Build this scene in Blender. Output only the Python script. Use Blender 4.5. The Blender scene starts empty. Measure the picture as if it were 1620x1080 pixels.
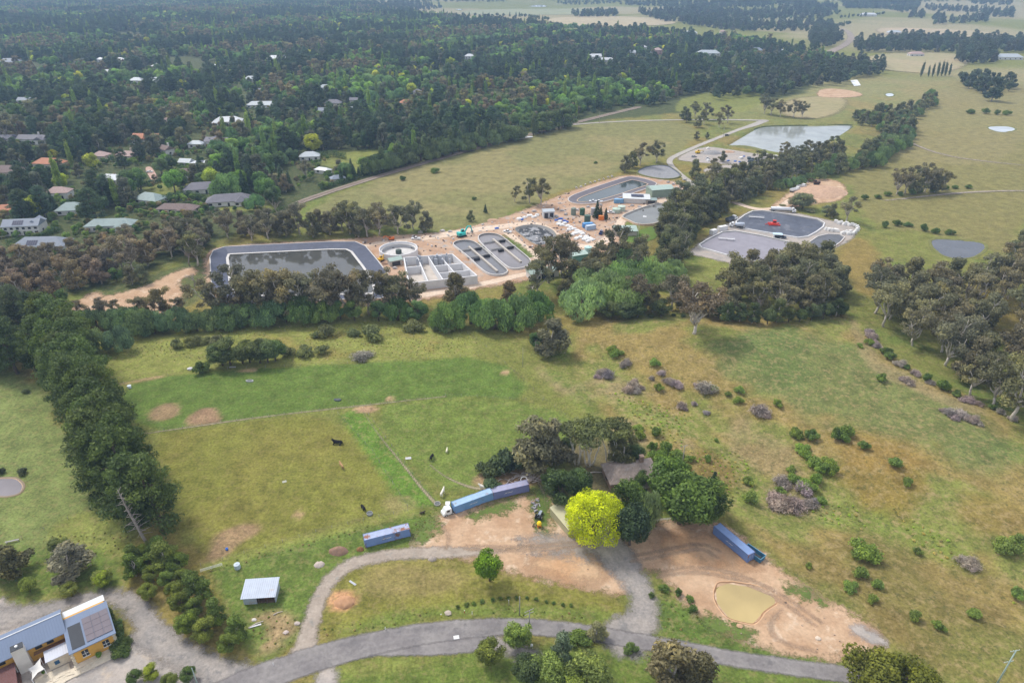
import bpy, math, random
import numpy as np
from mathutils import Vector, Matrix
PI = math.pi
S = bpy.context.scene
COL = S.collection

# ---------------------------------------------------------------- camera, sky, sun, exposure
CAM_H = 135.0
FPX = 1080.0                                    # focal length in photograph pixels (24 mm on a 36 mm wide, 1620 px frame)
PITCH = math.atan(595.0 / FPX)
cam_d = bpy.data.cameras.new('camera'); cam = bpy.data.objects.new('camera', cam_d); COL.objects.link(cam)
cam.location = (0, 0, CAM_H); cam.rotation_euler = (PI / 2 - PITCH, 0, 0)
cam_d.sensor_width = 36; cam_d.lens = 24.0; cam_d.clip_start = 1.0; cam_d.clip_end = 30000
S.camera = cam

SUN_EL, SUN_AZ = math.radians(52), math.radians(-50)        # azimuth clockwise from +Y (the view direction)
W = bpy.data.worlds.new('World'); S.world = W; W.use_nodes = True
nt = W.node_tree; nt.nodes.clear()
sky = nt.nodes.new('ShaderNodeTexSky'); sky.sky_type = 'NISHITA'; sky.sun_disc = False
sky.sun_elevation = SUN_EL; sky.sun_rotation = SUN_AZ; sky.air_density = 1.0; sky.dust_density = 2.0; sky.altitude = 600
# a mostly clouded sky: grey-white cloud in soft patches over the blue
tc = nt.nodes.new('ShaderNodeTexCoord'); mp = nt.nodes.new('ShaderNodeMapping'); mp.inputs['Scale'].default_value = (1, 1, 3)
nz = nt.nodes.new('ShaderNodeTexNoise'); nz.inputs['Scale'].default_value = 2.2; nz.inputs['Detail'].default_value = 5
cr = nt.nodes.new('ShaderNodeValToRGB'); cr.color_ramp.elements[0].position = .36; cr.color_ramp.elements[0].color = (.45, .45, .45, 1)
cr.color_ramp.elements[1].position = .62; cr.color_ramp.elements[1].color = (1, 1, 1, 1)
mx = nt.nodes.new('ShaderNodeMixRGB'); mx.inputs[2].default_value = (6.0, 6.1, 6.5, 1)
bg = nt.nodes.new('ShaderNodeBackground'); bg.inputs['Strength'].default_value = 0.12
ow = nt.nodes.new('ShaderNodeOutputWorld')
L = nt.links.new
L(tc.outputs['Generated'], mp.inputs[0]); L(mp.outputs[0], nz.inputs['Vector']); L(nz.outputs['Fac'], cr.inputs[0])
L(cr.outputs[0], mx.inputs[0]); L(sky.outputs[0], mx.inputs[1]); L(mx.outputs[0], bg.inputs[0]); L(bg.outputs[0], ow.inputs[0])
sd_ = bpy.data.lights.new('sun', 'SUN'); sd_.energy = 2.2; sd_.angle = math.radians(15); sd_.color = (1, .955, .88)
sun = bpy.data.objects.new('sun', sd_); COL.objects.link(sun)
sdir = Vector((math.cos(SUN_EL) * math.sin(SUN_AZ), math.cos(SUN_EL) * math.cos(SUN_AZ), math.sin(SUN_EL)))
sun.rotation_euler = sdir.to_track_quat('Z', 'Y').to_euler(); sun.location = sdir * 400
S.view_settings.view_transform = 'Standard'; S.view_settings.look = 'None'
S.view_settings.exposure = 0.6; S.view_settings.gamma = 1.0
S.cycles.use_denoising = True; S.cycles.max_bounces = 5; S.cycles.transparent_max_bounces = 12
S.cycles.volume_bounces = 0; S.cycles.diffuse_bounces = 3; S.cycles.glossy_bounces = 2

# ---------------------------------------------------------------- terrain
rng = np.random.default_rng(7)
_TAB = np.random.default_rng(11).random((256, 256))
def vnoise(x, y):
    xi = np.floor(x).astype(int); yi = np.floor(y).astype(int); fx = x - xi; fy = y - yi
    fx = fx * fx * (3 - 2 * fx); fy = fy * fy * (3 - 2 * fy)
    a = _TAB[xi & 255, yi & 255]; b = _TAB[(xi + 1) & 255, yi & 255]; c = _TAB[xi & 255, (yi + 1) & 255]; d = _TAB[(xi + 1) & 255, (yi + 1) & 255]
    return (a * (1 - fx) + b * fx) * (1 - fy) + (c * (1 - fx) + d * fx) * fy
def fbm(x, y, s, o=4):
    t = 0.0; a = .5; n = 0
    for k in range(o):
        t = t + a * vnoise(x / s + 17.3 * k, y / s - 9.1 * k); n += a; a *= .5; s *= .5
    return t / n
_s, _c = math.sin(PITCH), math.cos(PITCH)
def flat(px, py, z=0.0):
    u = (px - 810) / FPX; v = (540 - py) / FPX
    dz = -_s + v * _c; t = (z - CAM_H) / dz
    return np.array([u * t, (_c + v * _s) * t])
def poly_flat(pts): return np.array([flat(*p) for p in pts])
def seg_dist(x, y, pts):
    d = np.full(np.shape(x), 1e9)
    for (ax, ay), (bx, by) in zip(pts[:-1], pts[1:]):
        vx, vy = bx - ax, by - ay; l2 = vx * vx + vy * vy + 1e-9
        t = np.clip(((x - ax) * vx + (y - ay) * vy) / l2, 0, 1)
        d = np.minimum(d, np.hypot(x - ax - t * vx, y - ay - t * vy))
    return d
_swale = poly_flat([(880, 555), (1000, 600), (1150, 680), (1240, 790), (1400, 830), (1500, 900), (1640, 960)])
_creek = poly_flat([(-60, 530), (150, 515), (500, 500), (700, 500), (860, 500), (940, 470), (1020, 440), (1062, 400), (1080, 360), (1130, 312), (1250, 275), (1330, 250), (1400, 205)])
_dams = [(poly_flat(q), d) for q, d in (
    ([(1131, 925), (1148, 919), (1182, 922), (1224, 937), (1233, 945), (1231, 955), (1212, 968), (1195, 988), (1182, 988), (1153, 979), (1131, 950)], 1.0),
    ([(1147, 230), (1197, 201), (1213, 198), (1349, 196), (1351, 200), (1275, 248), (1258, 249), (1223, 240)], 3.0), ([(1560, 201), (1600, 200.5), (1608, 205), (1583, 209.5)], 1.0),
    ([(1470, 381), (1483, 377), (1560, 384), (1560, 398), (1530, 410), (1503, 409), (1480, 397)], 1.6), ([(-14, 757), (28, 757), (38, 769), (30, 782), (5, 785), (-16, 783)], .8))]
def height(x, y):
    x = np.asarray(x, float); y = np.asarray(y, float)
    h = 5.0 * np.exp(-((x - 85) / 62) ** 2 - ((y - 240) / 30) ** 2)
    h = h + 3.0 * np.exp(-((x - 135) / 38) ** 2 - ((y - 175) / 28) ** 2)
    near = (y < 900) & (np.abs(x) < 900)
    dd = seg_dist(x, y, _swale); h = h - 2.4 * np.exp(-(dd / 11) ** 2) * near
    dd = seg_dist(x, y, _creek); h = h - 2.0 * np.exp(-(dd / 13) ** 2) * near
    h = h + (fbm(x, y, 60, 2) - .5) * 1.4 * np.clip((300 - y) / 60, 0, 1)
    for q, d in _dams:
        k = (x > q[:, 0].min() - 2) & (x < q[:, 0].max() + 2) & (y > q[:, 1].min() - 2) & (y < q[:, 1].max() + 2)
        if np.any(k): h = h - d * np.clip(poly_sd(x, y, q) / 3.0, 0, 1) * k
    far = np.clip((y - 1300) / 1500, 0, 1)
    h = h + far * (fbm(x, y, 900, 3) - .5) * 46
    return h
def hz(x, y): return float(height(np.array([x]), np.array([y]))[0])
def at(px, py, dz=0.0):
    """world point on the terrain (plus dz) at a place measured on the photograph"""
    z = 0.0
    for _ in range(7):
        x, y = flat(px, py, z + dz); z = hz(x, y)
    return Vector((x, y, z))
def proj(x, y, z=0.0):
    dep = y * _c - (z - CAM_H) * _s; up = y * _s + (z - CAM_H) * _c
    return 810 + FPX * x / dep, 540 - FPX * up / dep
def poly_at(pts): return np.array([tuple(at(*p))[:2] for p in pts])
def smooth_poly(P, n=2, closed=True):
    P = np.asarray(P, float)
    for _ in range(n):
        if closed: Q = np.roll(P, -1, 0); A = P * .75 + Q * .25; B = P * .25 + Q * .75; P = np.stack([A, B], 1).reshape(-1, P.shape[1])
        else:
            A = P[:-1] * .75 + P[1:] * .25; B = P[:-1] * .25 + P[1:] * .75
            P = np.vstack([P[:1], np.stack([A, B], 1).reshape(-1, P.shape[1]), P[-1:]])
    return P
def poly_sd(x, y, P):
    """signed distance, positive inside"""
    x = np.asarray(x, float); y = np.asarray(y, float)
    d = seg_dist(x, y, np.vstack([P, P[:1]])); ins = np.zeros(x.shape, bool)
    j = len(P) - 1
    for i in range(len(P)):
        xi, yi = P[i]; xj, yj = P[j]
        c = ((yi > y) != (yj > y)) & (x < (xj - xi) * (y - yi) / (yj - yi + 1e-12) + xi)
        ins ^= c; j = i
    return np.where(ins, d, -d)

# ---------------------------------------------------------------- materials
def newmat(name):
    m = bpy.data.materials.new(name); m.use_nodes = True
    return m, m.node_tree, m.node_tree.nodes['Principled BSDF']
_MC = {}
def mat(name, col, rough=.7, var=.15, scale=.6, metal=0.0, bump=0.0, col2=None, thr=.55, ribs=0.0):
    """painted or mineral surface with blotchy wear; ribs = spacing of roof sheet ribs in metres"""
    if name in _MC: return _MC[name]
    m, t, b = newmat(name); N = t.nodes.new; L = t.links.new
    tc = N('ShaderNodeTexCoord')
    n1 = N('ShaderNodeTexNoise'); n1.inputs['Scale'].default_value = scale; n1.inputs['Detail'].default_value = 6; n1.inputs['Roughness'].default_value = .65
    L(tc.outputs['Object'], n1.inputs['Vector'])
    mr = N('ShaderNodeMapRange'); mr.inputs[1].default_value = .3; mr.inputs[2].default_value = .7
    mr.inputs[3].default_value = 1 - var; mr.inputs[4].default_value = 1 + var; L(n1.outputs['Fac'], mr.inputs[0])
    base = N('ShaderNodeRGB'); base.outputs[0].default_value = (*col, 1); src = base.outputs[0]
    if col2:
        n2 = N('ShaderNodeTexNoise'); n2.inputs['Scale'].default_value = scale * .7; n2.inputs['Detail'].default_value = 8; n2.inputs['Roughness'].default_value = .7
        mp = N('ShaderNodeMapping'); mp.inputs['Location'].default_value = (7, 3, 1); L(tc.outputs['Object'], mp.inputs[0]); L(mp.outputs[0], n2.inputs['Vector'])
        r2 = N('ShaderNodeMapRange'); r2.inputs[1].default_value = thr; r2.inputs[2].default_value = thr + .06; L(n2.outputs['Fac'], r2.inputs[0])
        mm = N('ShaderNodeMixRGB'); mm.inputs[2].default_value = (*col2, 1); L(r2.outputs[0], mm.inputs[0]); L(src, mm.inputs[1]); src = mm.outputs[0]
    mu = N('ShaderNodeMixRGB'); mu.blend_type = 'MULTIPLY'; mu.inputs[0].default_value = 1; L(src, mu.inputs[1]); L(mr.outputs[0], mu.inputs[2])
    L(mu.outputs[0], b.inputs['Base Color']); b.inputs['Roughness'].default_value = rough; b.inputs['Metallic'].default_value = metal; b.inputs['Specular IOR Level'].default_value = .5 if rough < .3 else .2
    if ribs or bump:
        bp = N('ShaderNodeBump'); bp.inputs['Strength'].default_value = .6 if ribs else bump
        if ribs:
            wv = N('ShaderNodeTexWave'); wv.inputs['Scale'].default_value = 1.0 / ribs / 3.2; wv.bands_direction = 'X'; L(tc.outputs['Object'], wv.inputs['Vector']); L(wv.outputs['Fac'], bp.inputs['Height'])
            bp.inputs['Distance'].default_value = .05
        else: L(n1.outputs['Fac'], bp.inputs['Height']); bp.inputs['Distance'].default_value = .1
        L(bp.outputs[0], b.inputs['Normal'])
    _MC[name] = m; return m

def leafmat(name, rough=.62, hue=1.0, trans=.34):
    m, t, b = newmat(name); N = t.nodes.new; L = t.links.new
    a = N('ShaderNodeAttribute'); a.attribute_type = 'INSTANCER'; a.attribute_name = 'tcol'
    ti = N('ShaderNodeAttribute'); ti.attribute_type = 'GEOMETRY'; ti.attribute_name = 'tint'
    r = N('ShaderNodeMapRange'); r.inputs[3].default_value = 1.2; r.inputs[4].default_value = 3.3; L(ti.outputs['Fac'], r.inputs[0])
    mu = N('ShaderNodeMixRGB'); mu.blend_type = 'MULTIPLY'; mu.inputs[0].default_value = 1; L(a.outputs['Color'], mu.inputs[1]); L(r.outputs[0], mu.inputs[2])
    # new growth a little yellower
    yl = N('ShaderNodeMixRGB'); yl.blend_type = 'MULTIPLY'; yl.inputs[2].default_value = (1.22, 1.1, .72, 1)
    sep = N('ShaderNodeMapRange'); sep.inputs[1].default_value = .55; sep.inputs[2].default_value = 1.0; sep.inputs[4].default_value = .8 * hue; L(ti.outputs['Fac'], sep.inputs[0])
    L(sep.outputs[0], yl.inputs[0]); L(mu.outputs[0], yl.inputs[1])
    L(yl.outputs[0], b.inputs['Base Color']); b.inputs['Roughness'].default_value = rough; b.inputs['Specular IOR Level'].default_value = .25
    tr = N('ShaderNodeBsdfTranslucent'); L(yl.outputs[0], tr.inputs[0]); ms = N('ShaderNodeMixShader'); ms.inputs[0].default_value = trans
    L(b.outputs[0], ms.inputs[1]); L(tr.outputs[0], ms.inputs[2]); L(ms.outputs[0], t.nodes['Material Output'].inputs[0])
    return m
LEAF = leafmat('leaves'); TWIG = leafmat('dry_twigs', .9, .1, 0.05)
BARK_PALE = mat('pale_bark', (.52, .47, .41), .85, .25, 1.2, col2=(.3, .26, .22), thr=.58)
BARK = mat('brown_bark', (.13, .1, .075), .9, .3, 1.5)
BARK_GREY = mat('weathered_dead_wood', (.33, .29, .26), .9, .25, 1.5)

# ---------------------------------------------------------------- mesh builder
class MB:
    def __init__(s): s.v = []; s.f = []; s.sm = []
    def add(s, V, F, sm=False):
        o = len(s.v); s.v += [tuple(p) for p in V]; s.f += [tuple(i + o for i in f) for f in F]; s.sm += [sm] * len(F); return s
    def box(s, x, y, z, sx, sy, sz, rz=0.0, tz=1.0):
        """centre x,y, bottom z; tz scales the top"""
        c, n = math.cos(rz), math.sin(rz); V = []
        for k, q in ((0, 1.0), (1, tz)):
            for a, b in ((-1, -1), (1, -1), (1, 1), (-1, 1)):
                X, Y = a * sx / 2 * q, b * sy / 2 * q; V.append((x + X * c - Y * n, y + X * n + Y * c, z + sz * k))
        return s.add(V, [(3, 2, 1, 0), (4, 5, 6, 7), (0, 1, 5, 4), (1, 2, 6, 5), (2, 3, 7, 6), (3, 0, 4, 7)])
    def prism(s, pts, z0, z1):
        n = len(pts); V = [(p[0], p[1], z0) for p in pts] + [(p[0], p[1], z1) for p in pts]
        return s.add(V, [tuple(range(n - 1, -1, -1)), tuple(range(n, 2 * n))] + [(i, (i + 1) % n, n + (i + 1) % n, n + i) for i in range(n)])
    def side(s, pts, y0, y1):
        """outline in the x-z plane pushed out along y"""
        n = len(pts); V = [(p[0], y0, p[1]) for p in pts] + [(p[0], y1, p[1]) for p in pts]
        return s.add(V, [tuple(range(n)), tuple(range(2 * n - 1, n - 1, -1))] + [(i, n + i, n + (i + 1) % n, (i + 1) % n) for i in range(n)])
    def tube(s, pts, rad, n=6, cap=True):
        pts = [Vector(p) for p in pts]
        if not hasattr(rad, '__len__'): rad = [rad] * len(pts)
        V = []; F = []
        for i, p in enumerate(pts):
            d = (pts[min(i + 1, len(pts) - 1)] - pts[max(i - 1, 0)]).normalized()
            a = d.orthogonal().normalized() if abs(d.z) > .99 or i == 0 else (a0 - d * a0.dot(d)).normalized()
            a0 = a; b = d.cross(a)
            V += [tuple(p + (a * math.cos(2 * PI * k / n) + b * math.sin(2 * PI * k / n)) * rad[i]) for k in range(n)]
        for i in range(len(pts) - 1):
            F += [(i * n + k, i * n + (k + 1) % n, (i + 1) * n + (k + 1) % n, (i + 1) * n + k) for k in range(n)]
        if cap: F += [tuple(range(n - 1, -1, -1)), tuple((len(pts) - 1) * n + k for k in range(n))]
        return s.add(V, F, True)
    def lathe(s, prof, n=20, x=0, y=0):
        V = []; F = []
        for r, z in prof: V += [(x + r * math.cos(2 * PI * k / n), y + r * math.sin(2 * PI * k / n), z) for k in range(n)]
        for i in range(len(prof) - 1): F += [(i * n + k, i * n + (k + 1) % n, (i + 1) * n + (k + 1) % n, (i + 1) * n + k) for k in range(n)]
        F += [tuple(range(n - 1, -1, -1)), tuple((len(prof) - 1) * n + k for k in range(n))]
        return s.add(V, F)
    def wheel(s, x, y, z, r, w, n=12):
        V = [(x + r * math.cos(2 * PI * k / n), y - w / 2, z + r * math.sin(2 * PI * k / n)) for k in range(n)] + [(x + r * math.cos(2 * PI * k / n), y + w / 2, z + r * math.sin(2 * PI * k / n)) for k in range(n)]
        return s.add(V, [tuple(range(n)), tuple(range(2 * n - 1, n - 1, -1))] + [(k, n + k, n + (k + 1) % n, (k + 1) % n) for k in range(n)])
    def mesh(s, name, m):
        me = bpy.data.meshes.new(name); me.from_pydata(s.v, [], s.f); me.materials.append(m)
        me.polygons.foreach_set('use_smooth', s.sm); me.update(); return me
    def build(s, name, m, parent=None, loc=None):
        o = bpy.data.objects.new(name, s.mesh(name, m)); COL.objects.link(o)
        if parent is not None: o.parent = parent
        if loc is not None: o.location = loc
        return o
def tag(o, label=None, cat=None, group=None, kind=None):
    if label: o['label'] = label
    if cat: o['category'] = cat
    if group: o['group'] = group
    if kind: o['kind'] = kind
    return o
def thing(name, label, cat, loc, rz=0.0, group=None):
    o = bpy.data.objects.new(name, None); COL.objects.link(o); o.empty_display_size = .5
    o.location = loc; o.rotation_euler = (0, 0, rz); return tag(o, label, cat, group)
def copy_tree(o, parent=None):
    c = o.copy(); COL.objects.link(c); c.parent = parent
    for ch in list(o.children): copy_tree(ch, c)
    return c
def np_mesh(name, V, F, m, attrs=(), smooth=False):
    """V (n,3), F (m,4) numpy"""
    me = bpy.data.meshes.new(name); me.vertices.add(len(V)); me.vertices.foreach_set('co', np.asarray(V, np.float32).ravel())
    k = F.shape[1]; me.loops.add(F.size); me.loops.foreach_set('vertex_index', F.astype(np.int32).ravel())
    me.polygons.add(len(F)); me.polygons.foreach_set('loop_start', np.arange(0, F.size, k, dtype=np.int32))
    me.polygons.foreach_set('use_smooth', np.full(len(F), smooth))
    me.update(calc_edges=True)
    for nm, typ, dom, arr in attrs:
        a = me.attributes.new(nm, typ, dom)
        a.data.foreach_set('value' if typ == 'FLOAT' else 'color', np.asarray(arr, np.float32).ravel())
    me.materials.append(m); return me
# ================================================================ the ground
def axis(lo_far, lo, hi, hi_far, d, g):
    a = list(np.arange(lo, hi, d)); s = d
    while a[-1] < hi_far: s *= g; a.append(a[-1] + s)
    s = d; b = [lo]
    while b[-1] > lo_far: s *= g; b.append(b[-1] - s)
    return np.array(b[::-1][:-1] + a)
gx = axis(-14000, -170, 190, 14000, 1.5, 1.016); gy = axis(-1500, 84, 330, 16000, 1.5, 1.009)
gy = gy[(gy > -1500)]
i84 = np.searchsorted(gy, 84); gy = np.concatenate([[-1500, -900, -500, -200, 0, 40], gy[gy > 70]])
GX, GY = np.meshgrid(gx, gy); GZ = height(GX, GY)
Xf, Yf = GX.ravel(), GY.ravel()
PXf = 810 + FPX * Xf / np.maximum(Yf * _c + CAM_H * _s, 1)
# broad pasture tones
OLIVE = np.array([.162, .176, .042]); GREEN = np.array([.100, .158, .030]); GOLD = np.array([.235, .170, .050]); STRAW = np.array([.36, .275, .145])
FARTAN = np.array([.30, .265, .145]); DARK = np.array([.055, .075, .028]); LIME = np.array([.165, .205, .042]); DIRT = np.array([.50, .315, .195]); MEADOW = np.array([.155, .19, .058])
n1 = fbm(Xf, Yf, 55, 4); n2 = fbm(Xf + 400, Yf - 90, 17, 4); n3 = fbm(Xf - 77, Yf + 31, 6, 3)
def ss(a, b, x): t = np.clip((x - a) / (b - a), 0, 1); return t * t * (3 - 2 * t)
def mixc(A, B, t): return A * (1 - t[:, None]) + B * t[:, None]
C = mixc(np.tile(OLIVE, (len(Xf), 1)), GOLD * .9 + OLIVE * .1, ss(.42, .68, n1) * .8)
C = mixc(C, np.tile(GREEN, (len(Xf), 1)), ss(.5, .72, n2) * .55)
far = ss(480, 1300, Yf)
nf = fbm(Xf, Yf, 380, 4)
C = mixc(C, mixc(np.tile(FARTAN, (len(Xf), 1)), np.tile(OLIVE * 1.05, (len(Xf), 1)), ss(.46, .62, nf)), far)
ROUGH = np.full(len(Xf), .5)
def zone(pts, col, soft=3.0, warp=4.0, amt=1.0, rough=None, sm=1, patch=None):
    """pasture of another colour; the edge wanders by `warp` metres; patch=(scale, lo, hi) keeps only blotches"""
    global C
    P = smooth_poly(poly_at(pts), sm); x0, y0 = P.min(0) - 20; x1, y1 = P.max(0) + 20
    k = np.where((Xf > x0) & (Xf < x1) & (Yf > y0) & (Yf < y1))[0]
    sd = poly_sd(Xf[k], Yf[k], P) + (fbm(Xf[k] + 9, Yf[k], 9, 3) - .5) * 2 * warp
    t = ss(-soft / 2, soft / 2, sd) * amt
    if patch: t = t * ss(patch[1], patch[2], fbm(Xf[k] - 300, Yf[k] + 50, patch[0], 4))
    C[k] = C[k] * (1 - t[:, None]) + np.asarray(col)[None] * t[:, None]
    if rough is not None: ROUGH[k] = ROUGH[k] * (1 - t) + rough * t
# left neighbour's meadow
zone([(-80, 560), (60, 600), (120, 700), (190, 800), (215, 850), (60, 880), (-80, 1000)], MEADOW, 5, 4, 1, .4)
zone([(-80, 560), (60, 600), (120, 700), (190, 800), (215, 850), (60, 880), (-80, 1000)], MEADOW * 1.35, 5, 4, .5, .4, patch=(18, .45, .7))
zone([(60, 840), (150, 800), (205, 830), (200, 900), (100, 900)], OLIVE * 1.35, 4, 2, .8)
zone([(0, 870), (60, 860), (190, 880), (200, 930), (60, 950), (0, 930)], GREEN * 1.1, 4, 3, .8)
# the property
zone([(100, 530), (330, 515), (700, 490), (860, 590), (960, 680), (1010, 720), (900, 740), (690, 800), (500, 850), (310, 900), (230, 700)], OLIVE, 6, 2, .9, .25)
zone([(160, 562), (330, 520), (690, 500), (790, 562), (600, 572), (300, 587), (180, 612)], OLIVE * 1.3, 5, 3, .9, .45)
zone([(330, 540), (560, 520), (760, 545), (700, 560), (400, 570)], GOLD, 6, 4, .55, .5, patch=(14, .42, .62))
zone([(175, 614), (300, 588), (600, 573), (782, 562), (858, 632), (705, 627), (560, 642), (350, 668), (228, 686)], GREEN * .98, 2.5, 1.2, .95, .15)
zone([(228, 688), (350, 672), (535, 650), (642, 800), (500, 838), (400, 872), (322, 890), (290, 800)], OLIVE * np.array([1.08, 1.0, .85]), 3, 1, .9, .2)
zone([(230, 690), (535, 655), (640, 800), (330, 890)], np.array([.185, .165, .04]), 8, 8, .55, .2, patch=(30, .42, .62))
zone([(572, 645), (705, 629), (858, 636), (950, 690), (850, 740), (760, 765), (700, 785)], OLIVE * np.array([.80, 1.0, .85]), 3, 1, .95, .25)
zone([(536, 657), (568, 645), (694, 798), (640, 802)], GREEN * np.array([1.05, 1.18, .9]), 1.4, .5, 1, .5, 0)
zone([(880, 690), (960, 690), (1040, 760), (1010, 800), (920, 800)], np.array([.13, .1, .06]), 5, 3, .8, .3)
zone([(330, 890), (500, 845), (700, 805), (690, 850), (560, 880), (510, 930), (480, 1010), (400, 1058), (340, 930)], GREEN * 1.0, 3, 2, .9, .35)
zone([(320, 905), (440, 870), (660, 812), (662, 800), (430, 862), (310, 893)], OLIVE * 1.3, 1.5, 1, .8, .4)
zone([(500, 1010), (515, 930), (560, 895), (700, 880), (800, 912), (960, 940), (1000, 965), (980, 985), (800, 975), (640, 985)], OLIVE * np.array([1.15, 1.03, .9]), 3, 2, .9, .4)
zone([(560, 910), (640, 885), (760, 905), (720, 940), (600, 955)], np.array([.24, .19, .075]), 4, 3, .7, .4)
zone([(500, 1010), (640, 960), (800, 950), (970, 965), (985, 990), (800, 978), (660, 985)], GREEN * 1.1, 4, 2, .65, .4)
zone([(370, 1010), (420, 960), (470, 985), (440, 1030)], DIRT * .8, 4, 3, .7, .5, patch=(6, .42, .6))
zone([(520, 940), (550, 932), (568, 950), (545, 968), (522, 962)], DIRT * np.array([1, .85, .75]), 1.5, 1, .9, .5)
zone([(530, 1045), (700, 1035), (800, 1020), (1000, 1030), (1330, 1070), (1330, 1100), (500, 1110)], GREEN * np.array([1.15, 1.02, 1]), 4, 2, .95, .35)
zone([(530, 1045), (700, 1040), (690, 1055), (500, 1075)], OLIVE * 1.25, 2, 1.5, .8, .5)
zone([(1040, 935), (1090, 960), (1140, 1000), (1200, 1020), (1330, 1045), (1300, 1060), (1050, 1015), (1020, 970)], GREEN * .9, 3, 3, .9, .6)
# paddock wear
for pts, c, a in (([(235, 650), (262, 635), (288, 640), (285, 660), (240, 668)], DIRT * .62, .8), ([(295, 660), (312, 645), (345, 644), (352, 666), (325, 673), (292, 674)], DIRT * .6, .95),
                  ([(335, 860), (350, 838), (400, 825), (420, 838), (390, 855), (350, 885), (325, 885)], DIRT * .6, .8), ([(555, 645), (590, 640), (605, 650), (570, 655)], DIRT * .8, .9),
                  ([(465, 815), (472, 808), (481, 813), (476, 821)], DIRT * .7, .8), ([(600, 790), (640, 780), (665, 800), (615, 815)], DIRT * .8, .25), ([(790, 590), (800, 585), (808, 590), (800, 594)], DIRT, .9),
                  ([(612, 632), (617, 626), (621, 633), (616, 636)], DIRT, .9), ([(745, 755), (800, 740), (880, 742), (860, 765), (800, 768), (760, 775)], DIRT * .72, .8), ([(375, 585), (405, 583), (402, 588), (378, 589)], DIRT * 1.1, .7),
                  ([(165, 612), (230, 598), (260, 593), (258, 597), (200, 607), (168, 616)], DIRT * .9, .7)):
    zone(pts, c, 1.6, 1.2, a, .5)
# right hand hillside
zone([(905, 520), (1000, 495), (1320, 480), (1400, 560), (1560, 640), (1640, 700), (1640, 1100), (1540, 1090), (1130, 800), (1000, 690), (900, 580)], np.array([.245, .185, .062]), 6, 4, .95, .8)
zone([(905, 520), (1000, 495), (1320, 480), (1400, 560), (1560, 640), (1640, 700), (1640, 1100), (1540, 1090), (1130, 800), (1000, 690), (900, 580)], OLIVE * np.array([.95, 1.08, 1.0]), 6, 4, .8, .75, patch=(22, .46, .62))
zone([(1080, 560), (1250, 510), (1420, 580), (1620, 700), (1620, 760), (1450, 720), (1250, 640)], np.array([.105, .15, .045]), 12, 8, .75, .7)
zone([(880, 600), (1000, 600), (1120, 700), (1060, 740), (960, 680), (840, 580)], STRAW * .85, 6, 5, .75, .9, patch=(9, .38, .62))
zone([(960, 640), (1060, 640), (1200, 740), (1230, 800), (1160, 800), (1080, 720)], LIME * .95, 5, 5, .85, .9, patch=(12, .3, .5))
zone([(1270, 800), (1400, 790), (1500, 850), (1620, 960), (1640, 1010), (1560, 940), (1440, 860), (1300, 830)], LIME, 5, 4, .85, .9, patch=(12, .3, .5))
zone([(1150, 640), (1220, 680), (1330, 740), (1300, 820), (1200, 800), (1130, 740)], STRAW * .6, 6, 6, .6, .9, patch=(9, .4, .6))
zone([(1330, 680), (1480, 700), (1470, 800), (1330, 800)], GOLD * np.array([.95, .85, .75]), 10, 8, .75, .8)
zone([(1500, 780), (1640, 800), (1640, 860), (1530, 850)], GOLD, 8, 6, .8, .8)
zone([(1240, 870), (1420, 840), (1640, 1000), (1640, 1100), (1530, 1085), (1330, 960)], GOLD * np.array([.72, .76, .85]), 10, 8, .75, .7)
zone([(1500, 1000), (1640, 990), (1640, 1100), (1520, 1090)], OLIVE * .9, 10, 6, .7, .8)
zone([(1320, 390), (1370, 370), (1400, 430), (1390, 480), (1340, 450)], GOLD * .95, 5, 3, .85, .5)
zone([(1110, 690), (1180, 780), (1120, 790), (1090, 740)], GOLD * .65, 5, 3, .8, .5)
zone([(1340, 490), (1380, 560), (1450, 600), (1560, 650), (1540, 655), (1420, 610), (1360, 570)], STRAW * .8, 2, 2, .6, .7)
# middle distance
zone([(470, 330), (700, 250), (900, 195), (1100, 190), (1090, 240), (990, 265), (900, 300), (760, 355), (690, 368), (560, 350)], np.array([.190, .185, .072]), 6, 6, .95, .35)
zone([(560, 290), (700, 250), (900, 215), (1080, 215), (980, 260), (800, 330), (680, 345)], np.array([.25, .215, .095]), 12, 10, .7, .35, patch=(35, .42, .62))
zone([(1100, 440), (1110, 400), (1200, 415), (1180, 440)], OLIVE * 1.25, 5, 3, .9, .4)
zone([(1330, 240), (1640, 190), (1640, 420), (1500, 370), (1380, 360), (1340, 300)], np.array([.195, .175, .062]), 8, 8, .9, .4)
zone([(1420, 150), (1640, 120), (1640, 260), (1380, 260)], np.array([.23, .2, .085]), 12, 8, .8, .4)
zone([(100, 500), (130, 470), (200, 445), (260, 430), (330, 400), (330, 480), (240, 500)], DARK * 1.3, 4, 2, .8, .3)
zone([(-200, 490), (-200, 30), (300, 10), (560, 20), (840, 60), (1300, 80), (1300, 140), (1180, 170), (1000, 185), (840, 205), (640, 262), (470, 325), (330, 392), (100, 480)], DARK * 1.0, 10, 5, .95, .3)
zone([(560, 235), (620, 237), (640, 262), (560, 285), (520, 275)], LIME * .85, 3, 2, .9)
for q in ([(500, 235), (620, 240), (600, 265), (510, 270)], [(225, 290), (300, 285), (310, 310), (220, 312)], [(330, 335), (380, 320), (440, 322), (430, 335)], [(1080, 150), (1200, 140), (1210, 175), (1060, 185)], [(95, 130), (130, 128), (130, 135), (95, 137)]):
    zone(q, OLIVE * 1.2, 4, 3, .8)
ids = np.arange(GX.size).reshape(GX.shape)
F = np.stack([ids[:-1, :-1].ravel(), ids[:-1, 1:].ravel(), ids[1:, 1:].ravel(), ids[1:, :-1].ravel()], 1)
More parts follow.
